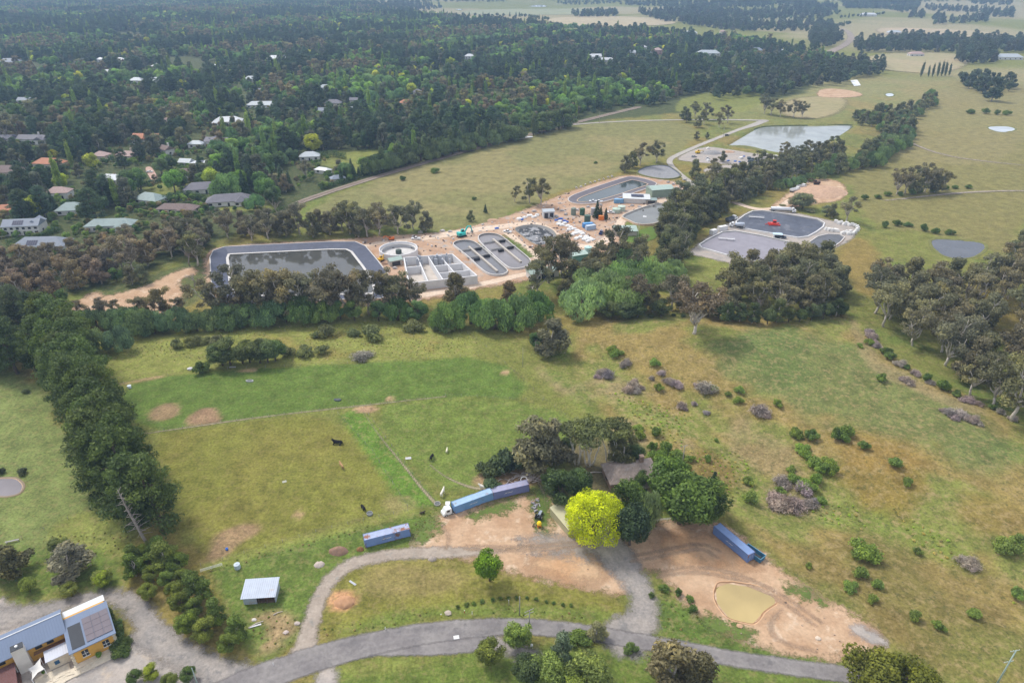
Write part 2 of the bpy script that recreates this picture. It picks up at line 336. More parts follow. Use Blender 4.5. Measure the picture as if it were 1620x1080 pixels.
def ground_mat():
    m, t, b = newmat('pasture'); N = t.nodes.new; L = t.links.new
    a = N('ShaderNodeAttribute'); a.attribute_name = 'land'; r = N('ShaderNodeAttribute'); r.attribute_name = 'tussock'
    tc = N('ShaderNodeTexCoord')
    def noise(sc, det=4, ro=.6, loc=(0, 0, 0)):
        mp = N('ShaderNodeMapping'); mp.inputs['Location'].default_value = loc; L(tc.outputs['Object'], mp.inputs[0])
        n = N('ShaderNodeTexNoise'); n.inputs['Scale'].default_value = sc; n.inputs['Detail'].default_value = det; n.inputs['Roughness'].default_value = ro; L(mp.outputs[0], n.inputs['Vector']); return n.outputs['Fac']
    def rng_(v, a0, a1, b0, b1):
        q = N('ShaderNodeMapRange'); q.inputs[1].default_value = a0; q.inputs[2].default_value = a1; q.inputs[3].default_value = b0; q.inputs[4].default_value = b1; L(v, q.inputs[0]); return q.outputs[0]
    def mul(x, y):
        q = N('ShaderNodeMath'); q.operation = 'MULTIPLY'; L(x, q.inputs[0]); L(y, q.inputs[1]); return q.outputs[0]
    fine = noise(1.3, 8, .74)
    m1 = N('ShaderNodeMixRGB'); m1.blend_type = 'MULTIPLY'; m1.inputs[0].default_value = 1; L(a.outputs['Color'], m1.inputs[1]); L(rng_(fine, .3, .7, .5, 1.5), m1.inputs[2])
    mid = noise(.16, 6, .68, (31, 7, 0))
    m2 = N('ShaderNodeMixRGB'); m2.blend_type = 'MULTIPLY'; m2.inputs[0].default_value = 1; L(m1.outputs[0], m2.inputs[1]); L(rng_(mid, .33, .67, .72, 1.28), m2.inputs[2])
    # dry seed heads and straw in the rough paddocks
    st = noise(.45, 8, .78, (3, 90, 0)); k = mul(rng_(st, .5, .62, 0, .9), r.outputs['Fac'])
    m3 = N('ShaderNodeMixRGB'); L(k, m3.inputs[0]); L(m2.outputs[0], m3.inputs[1]); m3.inputs[2].default_value = (.36, .27, .13, 1)
    # dark weedy tufts
    st2 = noise(.6, 7, .75, (60, 9, 0)); k2 = mul(rng_(st2, .54, .62, 0, .75), r.outputs['Fac'])
    m4 = N('ShaderNodeMixRGB'); L(k2, m4.inputs[0]); L(m3.outputs[0], m4.inputs[1]); m4.inputs[2].default_value = (.06, .075, .025, 1)
    L(m4.outputs[0], b.inputs['Base Color']); b.inputs['Roughness'].default_value = .95; b.inputs['Specular IOR Level'].default_value = .12
    bp = N('ShaderNodeBump'); bp.inputs['Strength'].default_value = .8; bp.inputs['Distance'].default_value = .35; L(noise(.9, 8, .75), bp.inputs['Height']); L(bp.outputs[0], b.inputs['Normal'])
    return m
rgba = np.concatenate([np.clip(C, 0, 1), np.ones((len(C), 1))], 1)
gm = np_mesh('ground', np.stack([Xf, Yf, GZ.ravel()], 1), F, ground_mat(), [('land', 'FLOAT_COLOR', 'POINT', rgba), ('tussock', 'FLOAT', 'POINT', ROUGH)], True)
g = bpy.data.objects.new('ground', gm); COL.objects.link(g); tag(g, 'grassy pasture ground in green, olive and gold patches', kind='structure')

# ---------------------------------------------------------------- sheets of earth, gravel and bitumen with ragged edges
def sheetmat(name, c1, c2, c3=None, edge=1.0, scale=.25, fine=2.5, soft=.5, rough=.92, wheel=False):
    m, t, b = newmat(name); N = t.nodes.new; L = t.links.new
    tc = N('ShaderNodeTexCoord'); a = N('ShaderNodeAttribute'); a.attribute_name = 'sd'
    def noise(sc, det=6, ro=.65, loc=(0, 0, 0)):
        mp = N('ShaderNodeMapping'); mp.inputs['Location'].default_value = loc; L(tc.outputs['Object'], mp.inputs[0])
        n = N('ShaderNodeTexNoise'); n.inputs['Scale'].default_value = sc; n.inputs['Detail'].default_value = det; n.inputs['Roughness'].default_value = ro; L(mp.outputs[0], n.inputs['Vector']); return n.outputs['Fac']
    def rng_(v, a0, a1, b0, b1):
        q = N('ShaderNodeMapRange'); q.inputs[1].default_value = a0; q.inputs[2].default_value = a1; q.inputs[3].default_value = b0; q.inputs[4].default_value = b1; L(v, q.inputs[0]); return q.outputs[0]
    x = N('ShaderNodeMixRGB'); x.inputs[1].default_value = (*c1, 1); x.inputs[2].default_value = (*c2, 1); L(rng_(noise(scale), .38, .62, 0, 1), x.inputs[0]); src = x.outputs[0]
    if c3:
        y = N('ShaderNodeMixRGB'); y.inputs[2].default_value = (*c3, 1); L(src, y.inputs[1]); L(rng_(noise(scale * 1.7, 8, .7, (5, 50, 0)), .54, .64, 0, .9), y.inputs[0]); src = y.outputs[0]
    f = N('ShaderNodeMixRGB'); f.blend_type = 'MULTIPLY'; f.inputs[0].default_value = 1; L(src, f.inputs[1]); L(rng_(noise(fine, 6, .7), .25, .75, .78, 1.22), f.inputs[2]); src = f.outputs[0]
    if wheel:      # paler compacted wheel tracks either side of the crown
        w = N('ShaderNodeMath'); w.operation = 'SINE'; ml = N('ShaderNodeMath'); ml.operation = 'MULTIPLY'; ml.inputs[1].default_value = 3.1; L(a.outputs['Fac'], ml.inputs[0]); L(ml.outputs[0], w.inputs[0])
        z = N('ShaderNodeMixRGB'); z.blend_type = 'MULTIPLY'; z.inputs[0].default_value = 1; L(src, z.inputs[1]); L(rng_(w.outputs[0], -1, 1, .96, 1.05), z.inputs[2]); src = z.outputs[0]
    L(src, b.inputs['Base Color']); b.inputs['Roughness'].default_value = rough; b.inputs['Specular IOR Level'].default_value = .2
    bp = N('ShaderNodeBump'); bp.inputs['Strength'].default_value = .5; bp.inputs['Distance'].default_value = .15; L(noise(fine * .6, 7, .7), bp.inputs['Height']); L(bp.outputs[0], b.inputs['Normal'])
    n = rng_(noise(.35, 7, .72, (80, 3, 0)), .25, .75, -edge, edge); ad = N('ShaderNodeMath'); ad.operation = 'ADD'; L(a.outputs['Fac'], ad.inputs[0]); L(n, ad.inputs[1])
    n2 = rng_(noise(2.2, 6, .8, (8, 33, 0)), .3, .7, -edge * .5, edge * .5); ae = N('ShaderNodeMath'); ae.operation = 'ADD'; L(ad.outputs[0], ae.inputs[0]); L(n2, ae.inputs[1]); ad = ae
    al = rng_(ad.outputs[0], -soft / 2, soft / 2, 0, 1); L(al, b.inputs['Alpha'])
    return m
def sheet(name, m, label, sdf, bounds, off=.06, res=1.0, margin=2.5, kind='structure', cat=None):
    x0, y0, x1, y1 = bounds; X, Y = np.meshgrid(np.arange(x0 - 4, x1 + 4 + res, res), np.arange(y0 - 4, y1 + 4 + res, res))
    sd = sdf(X, Y); ids = np.arange(X.size).reshape(X.shape)
    q = np.maximum.reduce([sd[:-1, :-1], sd[:-1, 1:], sd[1:, 1:], sd[1:, :-1]]) > -margin
    Fq = np.stack([ids[:-1, :-1][q], ids[:-1, 1:][q], ids[1:, 1:][q], ids[1:, :-1][q]], 1)
    u, inv = np.unique(Fq, return_inverse=True); V = np.stack([X.ravel()[u], Y.ravel()[u], height(X.ravel()[u], Y.ravel()[u]) + (.05 + (off - .05) * (.4 if y1 < 330 else 1))], 1)
    me = np_mesh(name, V, inv.reshape(Fq.shape), m, [('sd', 'FLOAT', 'POINT', sd.ravel()[u])], True)
    o = bpy.data.objects.new(name, me); COL.objects.link(o); return tag(o, label, cat, kind=kind)
def area(name, m, label, pts, sm=2, **k):
    P = smooth_poly(poly_at(pts), sm); b = (*P.min(0), *P.max(0)); return sheet(name, m, label, lambda X, Y: poly_sd(X, Y, P), b, **k)
def strip(name, m, label, pts, **k):
    """pts: (px, py, half width in metres)"""
    P = np.array([(*tuple(at(p[0], p[1]))[:2], p[2]) for p in pts]); P = smooth_poly(P, 2, False)
    def f(X, Y):
        d = np.full(X.shape, -1e9)
        for a, b in zip(P[:-1], P[1:]):
            v = b[:2] - a[:2]; tt = np.clip(((X - a[0]) * v[0] + (Y - a[1]) * v[1]) / (v @ v + 1e-9), 0, 1)
            d = np.maximum(d, a[2] + (b[2] - a[2]) * tt - np.hypot(X - a[0] - tt * v[0], Y - a[1] - tt * v[1]))
        return d
    mw = P[:, 2].max(); lo = P[:, :2].min(0) - mw; hi = P[:, :2].max(0) + mw
    return sheet(name, m, label, f, (*lo, *hi), **k)
M_DIRT = sheetmat('tan_earth', (.50, .345, .225), (.40, .255, .155), (.58, .45, .33), 2.4, .11, 1.1, 2.6)
M_ORANGE = sheetmat('orange_clay', (.46, .27, .145), (.50, .34, .21), None, 2.4, .12, 1.4, 5)
M_GRAV = sheetmat('grey_gravel', (.25, .23, .215), (.32, .285, .255), (.19, .18, .175), 1.5, .2, 1.6, 2.6, wheel=True)
M_APRON = sheetmat('thin_gravel', (.27, .25, .23), (.36, .31, .27), None, 5.0, .2, 1.4, 7.0)
M_YARD = sheetmat('pale_gravel_yard', (.40, .35, .31), (.31, .285, .265), (.44, .37, .3), 1.4, .16, 1.6, 2.0)
M_TRACK = sheetmat('worn_track', (.38, .32, .265), (.30, .25, .205), (.27, .25, .22), .9, .3, 1.6, 1.3)
M_TRAIL = sheetmat('thin_trail', (.33, .28, .18), (.26, .23, .14), None, .12, .3, 1.6, .5)
M_BIT = sheetmat('worn_bitumen', (.185, .17, .168), (.25, .232, .222), (.155, .145, .145), .4, .16, 1.2, .8, .85, wheel=True)
M_SITE = sheetmat('site_earth', (.48, .34, .24), (.38, .235, .15), (.36, .33, .31), 3.0, .08, .7, 2.5)
M_SITEROAD = sheetmat('haul_road', (.64, .51, .40), (.57, .44, .33), None, .7, .1, 1, 1.0, wheel=True)
M_WEED = sheetmat('weedy_patch_leaves', (.095, .14, .03), (.13, .18, .04), (.2, .17, .07), 3.2, .35, 1.3, 2.6)
M_BALL = sheetmat('railway_ballast', (.25, .2, .165), (.3, .25, .2), None, .8, .1, .8, 1.0)
M_PATHROAD = sheetmat('grey_road_seal', (.40, .37, .33), (.36, .33, .3), None, .4, .05, .5, .5)
# near roads and yards
area('dirt_yard', M_DIRT, 'bare tan earth yard round the containers and the shed', [(655, 850), (690, 818), (712, 806), (745, 800), (830, 785), (868, 770), (900, 800), (900, 838), (960, 850), (1020, 838), (1060, 822), (1110, 826), (1150, 832), (1200, 870), (1240, 905), (1300, 945), (1372, 985), (1402, 1012), (1380, 1035), (1290, 1045), (1210, 1025), (1150, 1005), (1112, 980), (1085, 955), (1065, 930), (1040, 900), (1012, 905), (990, 945), (962, 935), (905, 925), (830, 912), (795, 900), (770, 884), (700, 882), (655, 868)], off=.05)
area('clay_patch', M_ORANGE, 'orange clay patch in the middle of the yard', [(860, 880), (900, 862), (950, 872), (965, 905), (940, 925), (880, 915), (830, 895)], off=.08)
area('clay_slope', M_ORANGE, 'orange earth beside the right hand container', [(1040, 850), (1080, 835), (1150, 850), (1210, 890), (1180, 905), (1100, 890), (1050, 890)], off=.08)
M_RUT = sheetmat('wheel_rut_earth', (.33, .235, .16), (.44, .31, .21), None, .5, .5, 1.5, 1.4)
for i_, q_ in enumerate(([(735, 868), (800, 872), (870, 868), (930, 862)], [(738, 862), (805, 866), (872, 861), (930, 856)], [(1000, 880), (1060, 868), (1110, 858), (1140, 872)], [(998, 888), (1062, 876), (1112, 866), (1135, 882)], [(1045, 905), (1100, 895), (1160, 905), (1230, 935), (1300, 985)], [(1040, 912), (1098, 903), (1158, 913), (1226, 943), (1290, 990)], [(700, 830), (712, 850), (705, 868)], [(1235, 965), (1215, 990), (1230, 1015), (1290, 1030)])):
    strip('wheel_rut', M_RUT, '%s worn wheel rut across the earth yard' % ('upper pale|lower pale|lower right|upper right|upper dam side|lower dam side|short left|curved lower'.split('|')[i_]), [(a, b, .1 if j in (0, len(q_) - 1) else .32) for j, (a, b) in enumerate(q_)], off=.15, res=.6)
strip('farm_track', M_TRACK, 'pale worn farm track from the yard to the road', [(478, 1032, 2.6), (487, 1010, 2.2), (492, 985, 2.0), (505, 945, 1.9), (525, 912, 1.9), (555, 890, 1.9), (610, 878, 1.9), (665, 874, 2.0), (735, 873, 1.9), (800, 872, .3)], off=.10)
strip('gravel_drive', M_GRAV, 'grey gravel driveway curving from the road into the yard', [(992, 1006, 5.5), (1008, 992, 4.2), (1020, 970, 3.2), (1018, 945, 2.9), (1004, 917, 3.3), (984, 892, 4.4), (968, 868, 4.8), (955, 850, 3.5)], off=.13)
area('gravel_apron', M_APRON, 'thin grey gravel spread over the earth yard', [(810, 862), (870, 848), (950, 850), (985, 870), (950, 885), (880, 872)], off=.10)
area('gravel_court', M_YARD, 'pale gravel parking court above the yellow house', [(-120, 950), (-20, 935), (20, 955), (60, 968), (100, 966), (95, 975), (60, 1000), (-120, 1040)], off=.06)
strip('house_drive', M_GRAV, 'grey gravel drive looping round the yellow house', [(-60, 985, 3.5), (40, 975, 3.0), (97, 958, 2.2), (133, 948, 2.0), (170, 943, 2.0), (197, 948, 2.2), (217, 960, 2.4), (229, 985, 2.6), (240, 1003, 3.4), (262, 1022, 3.4), (300, 1043, 3.0), (350, 1066, 3.2), (395, 1078, 3.4)], off=.12)
area('house_forecourt', M_YARD, 'pale gravel forecourt between the yellow house and the drive', [(180, 1030), (205, 1010), (232, 990), (262, 1018), (250, 1040), (300, 1050), (360, 1072), (360, 1100), (250, 1110), (-60, 1130), (-60, 1040), (60, 1020), (150, 1035)], off=.09)
strip('road', M_BIT, 'grey bitumen country road curving across the foreground', [(330, 1110, 3.6), (395, 1078, 3.6), (450, 1058, 3.4), (510, 1038, 3.3), (580, 1019, 3.1), (660, 1003, 2.9), (740, 994, 2.6), (800, 990, 2.3), (860, 992, 2.2), (920, 999, 2.1), (1000, 1012, 2.1), (1080, 1026, 2.1), (1160, 1042, 2.1), (1240, 1053, 2.1), (1320, 1064, 2.1), (1400, 1076, 2.1), (1480, 1090, 2.1)], off=.16)
area('roadside_pulloff', M_BIT, 'widened bitumen pull-off on the near side of the road', [(535, 1045), (600, 1036), (690, 1037), (750, 1031), (785, 1018), (780, 1000), (680, 1000), (560, 1022)], off=.145)
strip('side_drive', M_GRAV, 'short gravel drive leaving the pull-off', [(762, 1008, 2.0), (795, 1022, 1.7), (820, 1030, 1.6), (842, 1040, 1.4)], off=.12)
area('roadside_gravel', M_YARD, 'pale gravel gateway below the road at the left', [(498, 1062), (530, 1048), (532, 1075), (545, 1110), (505, 1110)], off=.12)
strip('cattle_track', M_TRAIL, 'narrow dirt cattle track beside the green strip', [(575, 652, .1), (600, 690, .2), (640, 737, .35), (665, 770, .4), (690, 797, .5)], off=.06, res=.6)
strip('fence_track', M_TRAIL, 'thin worn line along the middle paddock fence', [(228, 686, .2), (350, 668, .45), (450, 655, .25), (560, 643, .35), (640, 634, .2), (705, 627, .3)], off=.06, res=.6)
strip('cattle_track', M_TRAIL, 'faint curved cattle track ending at the wood pile', [(680, 735, .2), (705, 755, .25), (745, 772, .5), (790, 775, .6)], off=.06, res=.6)
strip('field_track', M_TRACK, 'pale vehicle track across the right pasture', [(1400, 205, .9), (1450, 232, 1.2), (1500, 248, 1.2), (1560, 256, 1.0), (1640, 264, .9)], off=.3, res=1.5)
strip('field_track', M_TRACK, 'faint tan track past the isolated pasture grove', [(1400, 318, .5), (1500, 307, 1.3), (1560, 303, 1.2), (1640, 302, 1.0)], off=.3, res=1.5)
strip('road', M_PATHROAD, 'narrow pale road behind the dry paddock', [(905, 198, 1.8), (950, 194, 2), (1020, 191, 2), (1100, 190, 2), (1160, 190, 2.2), (1210, 191, 3)], off=.3, res=1.5)
strip('garden_path', M_TRAIL, 'thin pale path up the fence behind the machinery', [(866, 795, .5), (858, 775, .4), (850, 760, .35)], off=.09, res=.6)
for nm, lb, q in (('weed_patch', 'weedy green patch in front of the container row', [(735, 815), (790, 795), (818, 790), (812, 805), (780, 815), (750, 822)]), ('weed_patch', 'weedy strip round the old machinery', [(838, 775), (870, 770), (876, 845), (858, 848), (842, 810)]),
                  ('weed_patch', 'weeds at the foot of the brown dam', [(1100, 975), (1150, 980), (1200, 1000), (1190, 1010), (1120, 1000)]), ('weed_patch', 'weedy bank between dam and dry field', [(1235, 925), (1270, 930), (1310, 955), (1290, 955), (1250, 940)]),
                  ('weed_patch', 'weeds left of the container row', [(665, 830), (690, 818), (700, 835), (680, 858), (655, 862)])):
    area(nm, M_WEED, lb, q, off=.09, res=.8)
area('gravel_spill', M_YARD, 'grey stone spill near the corner of the dry field', [(1350, 985), (1385, 1000), (1410, 1020), (1380, 1018), (1340, 1000)], off=.08)
# left dirt clearing
area('dirt_clearing', M_DIRT, 'bare tan clearing among the trees left of the lined pond', [(108, 490), (145, 462), (158, 462), (163, 470), (197, 462), (233, 452), (267, 434), (306, 420), (314, 434), (292, 438), (282, 448), (292, 462), (278, 492), (233, 504), (135, 504)], off=.06)
# water works
area('works_ground', M_SITE, 'bare earth of the water works building site', [(345, 388), (520, 380), (600, 374), (700, 368), (760, 355), (830, 333), (900, 303), (975, 280), (1000, 276), (1045, 284), (1098, 292), (1098, 302), (1055, 325), (1012, 335), (985, 345), (975, 365), (1000, 385), (960, 400), (925, 415), (880, 432), (820, 447), (745, 458), (690, 472), (630, 480), (560, 482), (340, 480), (325, 440), (322, 405)], off=.08, res=1.4)
strip('haul_road', M_SITEROAD, 'pale earth haul road curving between the works ponds', [(1090, 296, 2.5), (1050, 317, 3), (1010, 332, 3), (985, 345, 2.8), (975, 365, 3), (958, 382, 3.2), (930, 392, 3.2), (895, 385, 3.0), (868, 362, 2.8), (845, 352, 3), (800, 358, 4), (740, 365, 4), (680, 376, 4), (640, 380, 2.5), (600, 384, 2.5), (578, 389, 2)], off=.13, res=1.2)
strip('haul_road', M_SITEROAD, 'pale earth haul road in front of the concrete cells', [(870, 425, 2), (820, 436, 2.5), (760, 450, 2.5), (700, 462, 2.8), (640, 470, 3)], off=.13, res=1.2)
strip('haul_road', M_SITEROAD, 'pale earth track between the two ditches and the sludge bed', [(800, 366, 2.5), (822, 385, 2.5), (850, 408, 2.5)], off=.13, res=1.2)
area('grass_verge', M_WEED, 'bright grass verge along the far ditch', [(793, 372), (802, 374), (845, 404), (838, 410), (812, 390)], off=.17, res=1.0)
area('grass_verge', M_WEED, 'grass strip between the two ditches', [(757, 386), (765, 384), (785, 402), (776, 406)], off=.17, res=1.0)
area('lawn', sheetmat('works_lawn', (.13, .2, .035), (.1, .16, .03), None, .6, .1, 1, .6), 'bright green lawn right of the long pale roofed shed', [(992, 372), (1030, 358), (1045, 360), (1040, 378), (1005, 388), (990, 385)], off=.15, res=1.0)
area('gravel_yard', M_YARD, 'pale grey yard round the two sludge ponds', [(1088, 402), (1105, 385), (1140, 362), (1165, 345), (1195, 330), (1235, 332), (1310, 348), (1358, 358), (1350, 380), (1295, 402), (1250, 412), (1200, 424), (1150, 416), (1110, 406)], off=.08, res=1.2)
strip('access_road', M_SITEROAD, 'pale track from the sludge ponds into the trees', [(1160, 320, 1.8), (1180, 327, 2.2), (1200, 332, 2.5), (1230, 330, 2), (1250, 318, 3), (1275, 306, 4)], off=.14, res=1.2)
area('earth_stockpile', M_DIRT, 'bare earth ground round the spoil heap beyond the sludge ponds', [(1215, 330), (1240, 312), (1255, 300), (1285, 283), (1322, 284), (1342, 298), (1332, 318), (1290, 322), (1240, 333)], off=.10, res=1.4)
strip('access_road', M_PATHROAD, 'grey sealed road bending past the round grey pond to the lake', [(1100, 294, 2.2), (1076, 276, 2.2), (1061, 262, 2.2), (1058, 253, 2.4), (1070, 246, 2.4), (1099, 233, 2.4), (1144, 215, 2.4), (1172, 204, 2.4), (1190, 199, 4.0), (1210, 191, 4.0)], off=.16, res=1.2)
area('depot_ground', M_YARD, 'grey hardstand of the depot beside the lake', [(1068, 250), (1112, 231), (1150, 236), (1248, 252), (1250, 258), (1180, 262), (1080, 256)], off=.12, res=1.4)
area('depot_ground', M_YARD, 'small grey hardstand in front of the depot', [(1110, 268), (1140, 260), (1195, 262), (1190, 268), (1150, 277), (1120, 276)], off=.12, res=1.4)
# railway
strip('railway_bed', M_BALL, 'brown railway ballast curving past the poplars', [(455, 330, 3.2), (480, 318, 3.2), (540, 298, 3.2), (600, 279, 3.2), (680, 256, 3.2), (760, 233, 3.2), (840, 213, 3.4), (905, 196, 3.4), (960, 182, 3.6), (1010, 170, 3.6)], off=.35, res=1.5)
strip('railway_bed', M_BALL, 'grey railway line bending through the far trees', [(1290, 92, 9), (1320, 80, 8), (1340, 70, 7), (1348, 60, 7), (1342, 50, 6), (1330, 46, 6)], off=.6, res=6, margin=6)
area('field', sheetmat('dry_pasture', (.36, .29, .17), (.3, .27, .14), None, 8, .01, .1, 6), 'pale dry field beyond the tree belt at the right', [(1365, 95), (1390, 85), (1500, 83), (1545, 92), (1500, 120), (1380, 110)], off=.5, res=6, margin=10)
area('field', sheetmat('tan_pasture', (.42, .33, .22), (.34, .29, .17), None, 8, .01, .1, 6), 'tan bare field far up the right side', [(1380, 45), (1430, 44), (1570, 50), (1600, 60), (1540, 62), (1400, 58)], off=.8, res=9, margin=10)
for i, (pts, lb) in enumerate((([(850, 30), (960, 24), (1080, 34), (1050, 42), (900, 44)], 'pale straw field beyond the suburb trees'), ([(1100, 28), (1240, 24), (1270, 32), (1150, 40)], 'pale olive paddock ringed by hedges'), ([(700, 15), (900, 12), (1000, 20), (800, 26)], 'far pale green field at the top'), ([(1240, 158), (1310, 150), (1350, 160), (1310, 190), (1230, 185)], 'dry straw field behind the lake'))):
    area('field', sheetmat('field_%s' % 'abcd'[i], ((.42, .35, .22), (.25, .25, .12), (.24, .26, .14), (.33, .27, .15))[i], ((.36, .3, .18), (.3, .28, .15), (.28, .28, .15), (.28, .25, .12))[i], None, 6, .012, .1, 6), lb, pts, off=.7 if i < 3 else .2, res=9 if i < 3 else 3, margin=8)
# ================================================================ trees: a tapered limbed trunk and a crown of thousands of small leaf faces
def leaf_mesh(name, lobes, n, size, seed, m=None, jit=.75, asp=1.6, shell=(.72, 1.06), droop=0.0, tv=.16):
    """lobes: (x, y, z, rx, ry, rz, tint); leaf sprays scattered over the lobes, facing outward with jitter"""
    r = np.random.default_rng(seed); Lb = np.array(lobes, float)
    area_ = Lb[:, 3] * Lb[:, 4] + Lb[:, 3] * Lb[:, 5]; k = r.choice(len(Lb), n, p=area_ / area_.sum())
    d = r.normal(size=(n, 3)); d /= np.linalg.norm(d, axis=1)[:, None]
    rr = r.uniform(*shell, n)[:, None]; bump = 1 + .12 * np.sin(d[:, :1] * 7 + k[:, None]) * np.cos(d[:, 1:2] * 6)
    c = Lb[k, :3] + d * Lb[k, 3:6] * rr * bump; c[:, 2] -= droop * r.random(n) * (d[:, 2] < .3)
    nn = d + r.normal(size=(n, 3)) * jit * .6; nn /= np.linalg.norm(nn, axis=1)[:, None]
    a = np.cross(nn, r.normal(size=(n, 3))); a /= np.linalg.norm(a, axis=1)[:, None] + 1e-9; b = np.cross(nn, a)
    if droop: a = a * .5 + np.array([0, 0, -1.0]); a /= np.linalg.norm(a, axis=1)[:, None]; b = np.cross(nn, a)
    s = size * r.uniform(.6, 1.35, n)[:, None]; a = a * s * asp * .5; b = b * s * .5
    V = np.stack([c - a, c + b * .9, c + a, c - b], 1).reshape(-1, 3)
    keep = V[:, 2].reshape(-1, 4).min(1) > .05; V = V.reshape(-1, 4, 3)[keep].reshape(-1, 3); kk = k[keep]
    F = np.arange(len(V)).reshape(-1, 4)
    t = np.clip(Lb[kk, 6] + r.normal(size=len(kk)) * tv, 0, 1)
    return np_mesh(name, V, F, m or LEAF, [('tint', 'FLOAT', 'FACE', t)])
def wob(r, a, b, n, amp):
    a, b = Vector(a), Vector(b); return [a.lerp(b, i / n) + Vector((r.gauss(0, amp), r.gauss(0, amp), r.gauss(0, amp * .4))) * (0 if i in (0, n) else 1) for i in range(n + 1)]
PROTO = {}
def proto(kind, seed, cc=4000):
    r = random.Random(seed); T = MB(); lobes = []; q = dict(size=.5, jit=.75, asp=1.6); bark = BARK; u = r.uniform
    if kind == 'gum':                                       # eucalypt: open, clumpy, pale limbs reaching through
        H = 18; fork = u(3, 6); T.tube(wob(r, (0, 0, -.5), (u(-.6, .6), u(-.6, .6), fork), 3, .15), [.48, .42, .38, .34], 7)
        for i in range(r.randint(6, 9)):
            a = i * 2.4 + u(-.4, .4); R = u(1.5, 5.6); z = u(9, 16.8) - R * .5; e = Vector((R * math.cos(a), R * math.sin(a), z))
            T.tube(wob(r, (0, 0, fork - .3), e, 4, .45), [.34, .28, .22, .16, .08], 5)
            for j in range(r.randint(2, 4)):
                w = e + Vector((u(-2.6, 2.6), u(-2.6, 2.6), u(-1.6, 2.2))); s = u(1.0, 2.1); lobes.append((*w, s * u(1, 1.3), s * u(1, 1.3), s * u(.6, .85), u(.15, .8)))
                T.tube([e - Vector((0, 0, .6)), e.lerp(w, .55) + Vector((0, 0, .3)), w], [.14, .1, .05], 4)
        for j in range(4):
            a = u(0, 6.3); R = u(0, 2.5); s = u(1.2, 1.9); lobes.append((R * math.cos(a), R * math.sin(a), u(8, 16), s, s, s * .8, u(.1, .6)))
        bark = BARK_PALE; q = dict(size=.42, jit=.95, asp=1.9, shell=(.45, 1.08))
    elif kind == 'gumdense':                                # fuller shrubby eucalypt
        H = 14; T.tube(wob(r, (0, 0, -.5), (u(-.5, .5), u(-.5, .5), 9), 4, .25), [.4, .33, .26, .18, .08], 6)
        for i in range(26):
            t = u(0, 1); z = 2.2 + t * 10.6; R = (3.9 * math.sin(min(1, .25 + t * .95) * PI * .85 + .25) + .4) * u(.35, 1); a = u(0, 6.3); s = u(1.1, 1.9)
            lobes.append((R * math.cos(a), R * math.sin(a), z, s, s, s * .85, u(.1, .8)))
            if i % 3 == 0: T.tube(wob(r, (0, 0, z * .55), (R * math.cos(a), R * math.sin(a), z), 3, .2), [.14, .1, .07, .03], 4)
        q = dict(size=.42, jit=.9, asp=1.7, shell=(.5, 1.08)); bark = BARK_PALE
    elif kind == 'pine':                                    # old radiata: broad ragged dark tiers
        H = 25; T.tube(wob(r, (0, 0, -.5), (u(-1, 1), u(-1, 1), 21.5), 5, .25), [.62, .54, .46, .36, .22, .06], 7)
        for i in range(44):
            t = i / 43; z = 4 + t * 18.5; a = i * 2.4 + u(-.5, .5); R = 6.2 * max(.05, 1 - t ** 2.6) ** .5 * u(.4, 1); s = u(1.5, 2.4) * (1 - .2 * t)
            lobes.append((R * math.cos(a), R * math.sin(a), z + u(-.6, .6), s * 1.25, s * 1.25, s * .66, min(1, u(.0, .7) + .35 * t)))
            if i % 2: T.tube(wob(r, (0, 0, z - 1.2), (R * math.cos(a), R * math.sin(a), z), 3, .2), [.16, .12, .08, .04], 4)
        q = dict(size=.42, jit=.9, asp=1.8, shell=(.4, 1.1))
    elif kind == 'willow':                                  # low broad billowing dome
        H = 11; T.tube(wob(r, (0, 0, -.5), (u(-.4, .4), u(-.4, .4), 5), 3, .2), [.5, .42, .34, .22], 7)
        for i in range(30):
            t = u(0, 1); ph = math.acos(1 - t * .98); a = u(0, 6.3); R = 4.7 * math.sin(ph); z = 3.0 + 5.6 * math.cos(ph) * u(.8, 1); s = u(1.3, 2.1)
            lobes.append((R * math.cos(a), R * math.sin(a), z, s, s, s * .95, u(.15, .85)))
            if i % 4 == 0: T.tube(wob(r, (0, 0, 3), (R * .8 * math.cos(a), R * .8 * math.sin(a), z), 3, .2), [.2, .14, .09, .04], 5)
        q = dict(size=.4, jit=.55, asp=2.0, shell=(.75, 1.05), droop=.5)
    elif kind == 'round':                                   # garden broadleaf
        H = 10; T.tube(wob(r, (0, 0, -.4), (0, 0, 6), 3, .12), [.34, .28, .22, .12], 6)
        for i in range(30):
            d = Vector((r.gauss(0, 1), r.gauss(0, 1), r.gauss(0, 1))).normalized(); k = u(.72, 1.02); c = Vector((d.x * 3.6 * k, d.y * 3.4 * k, 5.9 + d.z * 3.1 * k)); s = u(1.2, 1.8)
            if c.z < 1.8: continue
            lobes.append((*c, s, s, s * .85, u(.1, .85)))
            if i % 3 == 0: T.tube(wob(r, (0, 0, 2.4), c, 3, .15), [.15, .11, .07, .03], 4)
        q = dict(size=.32, jit=.7, asp=1.6, shell=(.7, 1.08))
    elif kind == 'cone':                                    # cypress / spruce
        H = 13; T.tube([(0, 0, -.4), (0, 0, 12.5)], [.3, .05], 6)
        for i in range(30):
            t = i / 29; a = i * 2.4; R = 2.3 * (1 - t) ** .8 * u(.7, 1); s = 1.25 * (1 - .65 * t)
            lobes.append((R * math.cos(a), R * math.sin(a), 1.2 + t * 11, s, s, s * .9, u(.1, .7)))
        q = dict(size=.34, jit=.7, asp=1.8, shell=(.7, 1.08))
    elif kind == 'poplar':
        H = 19; T.tube([(0, 0, -.4), (.1, 0, 9), (0, 0, 18)], [.3, .2, .05], 6)
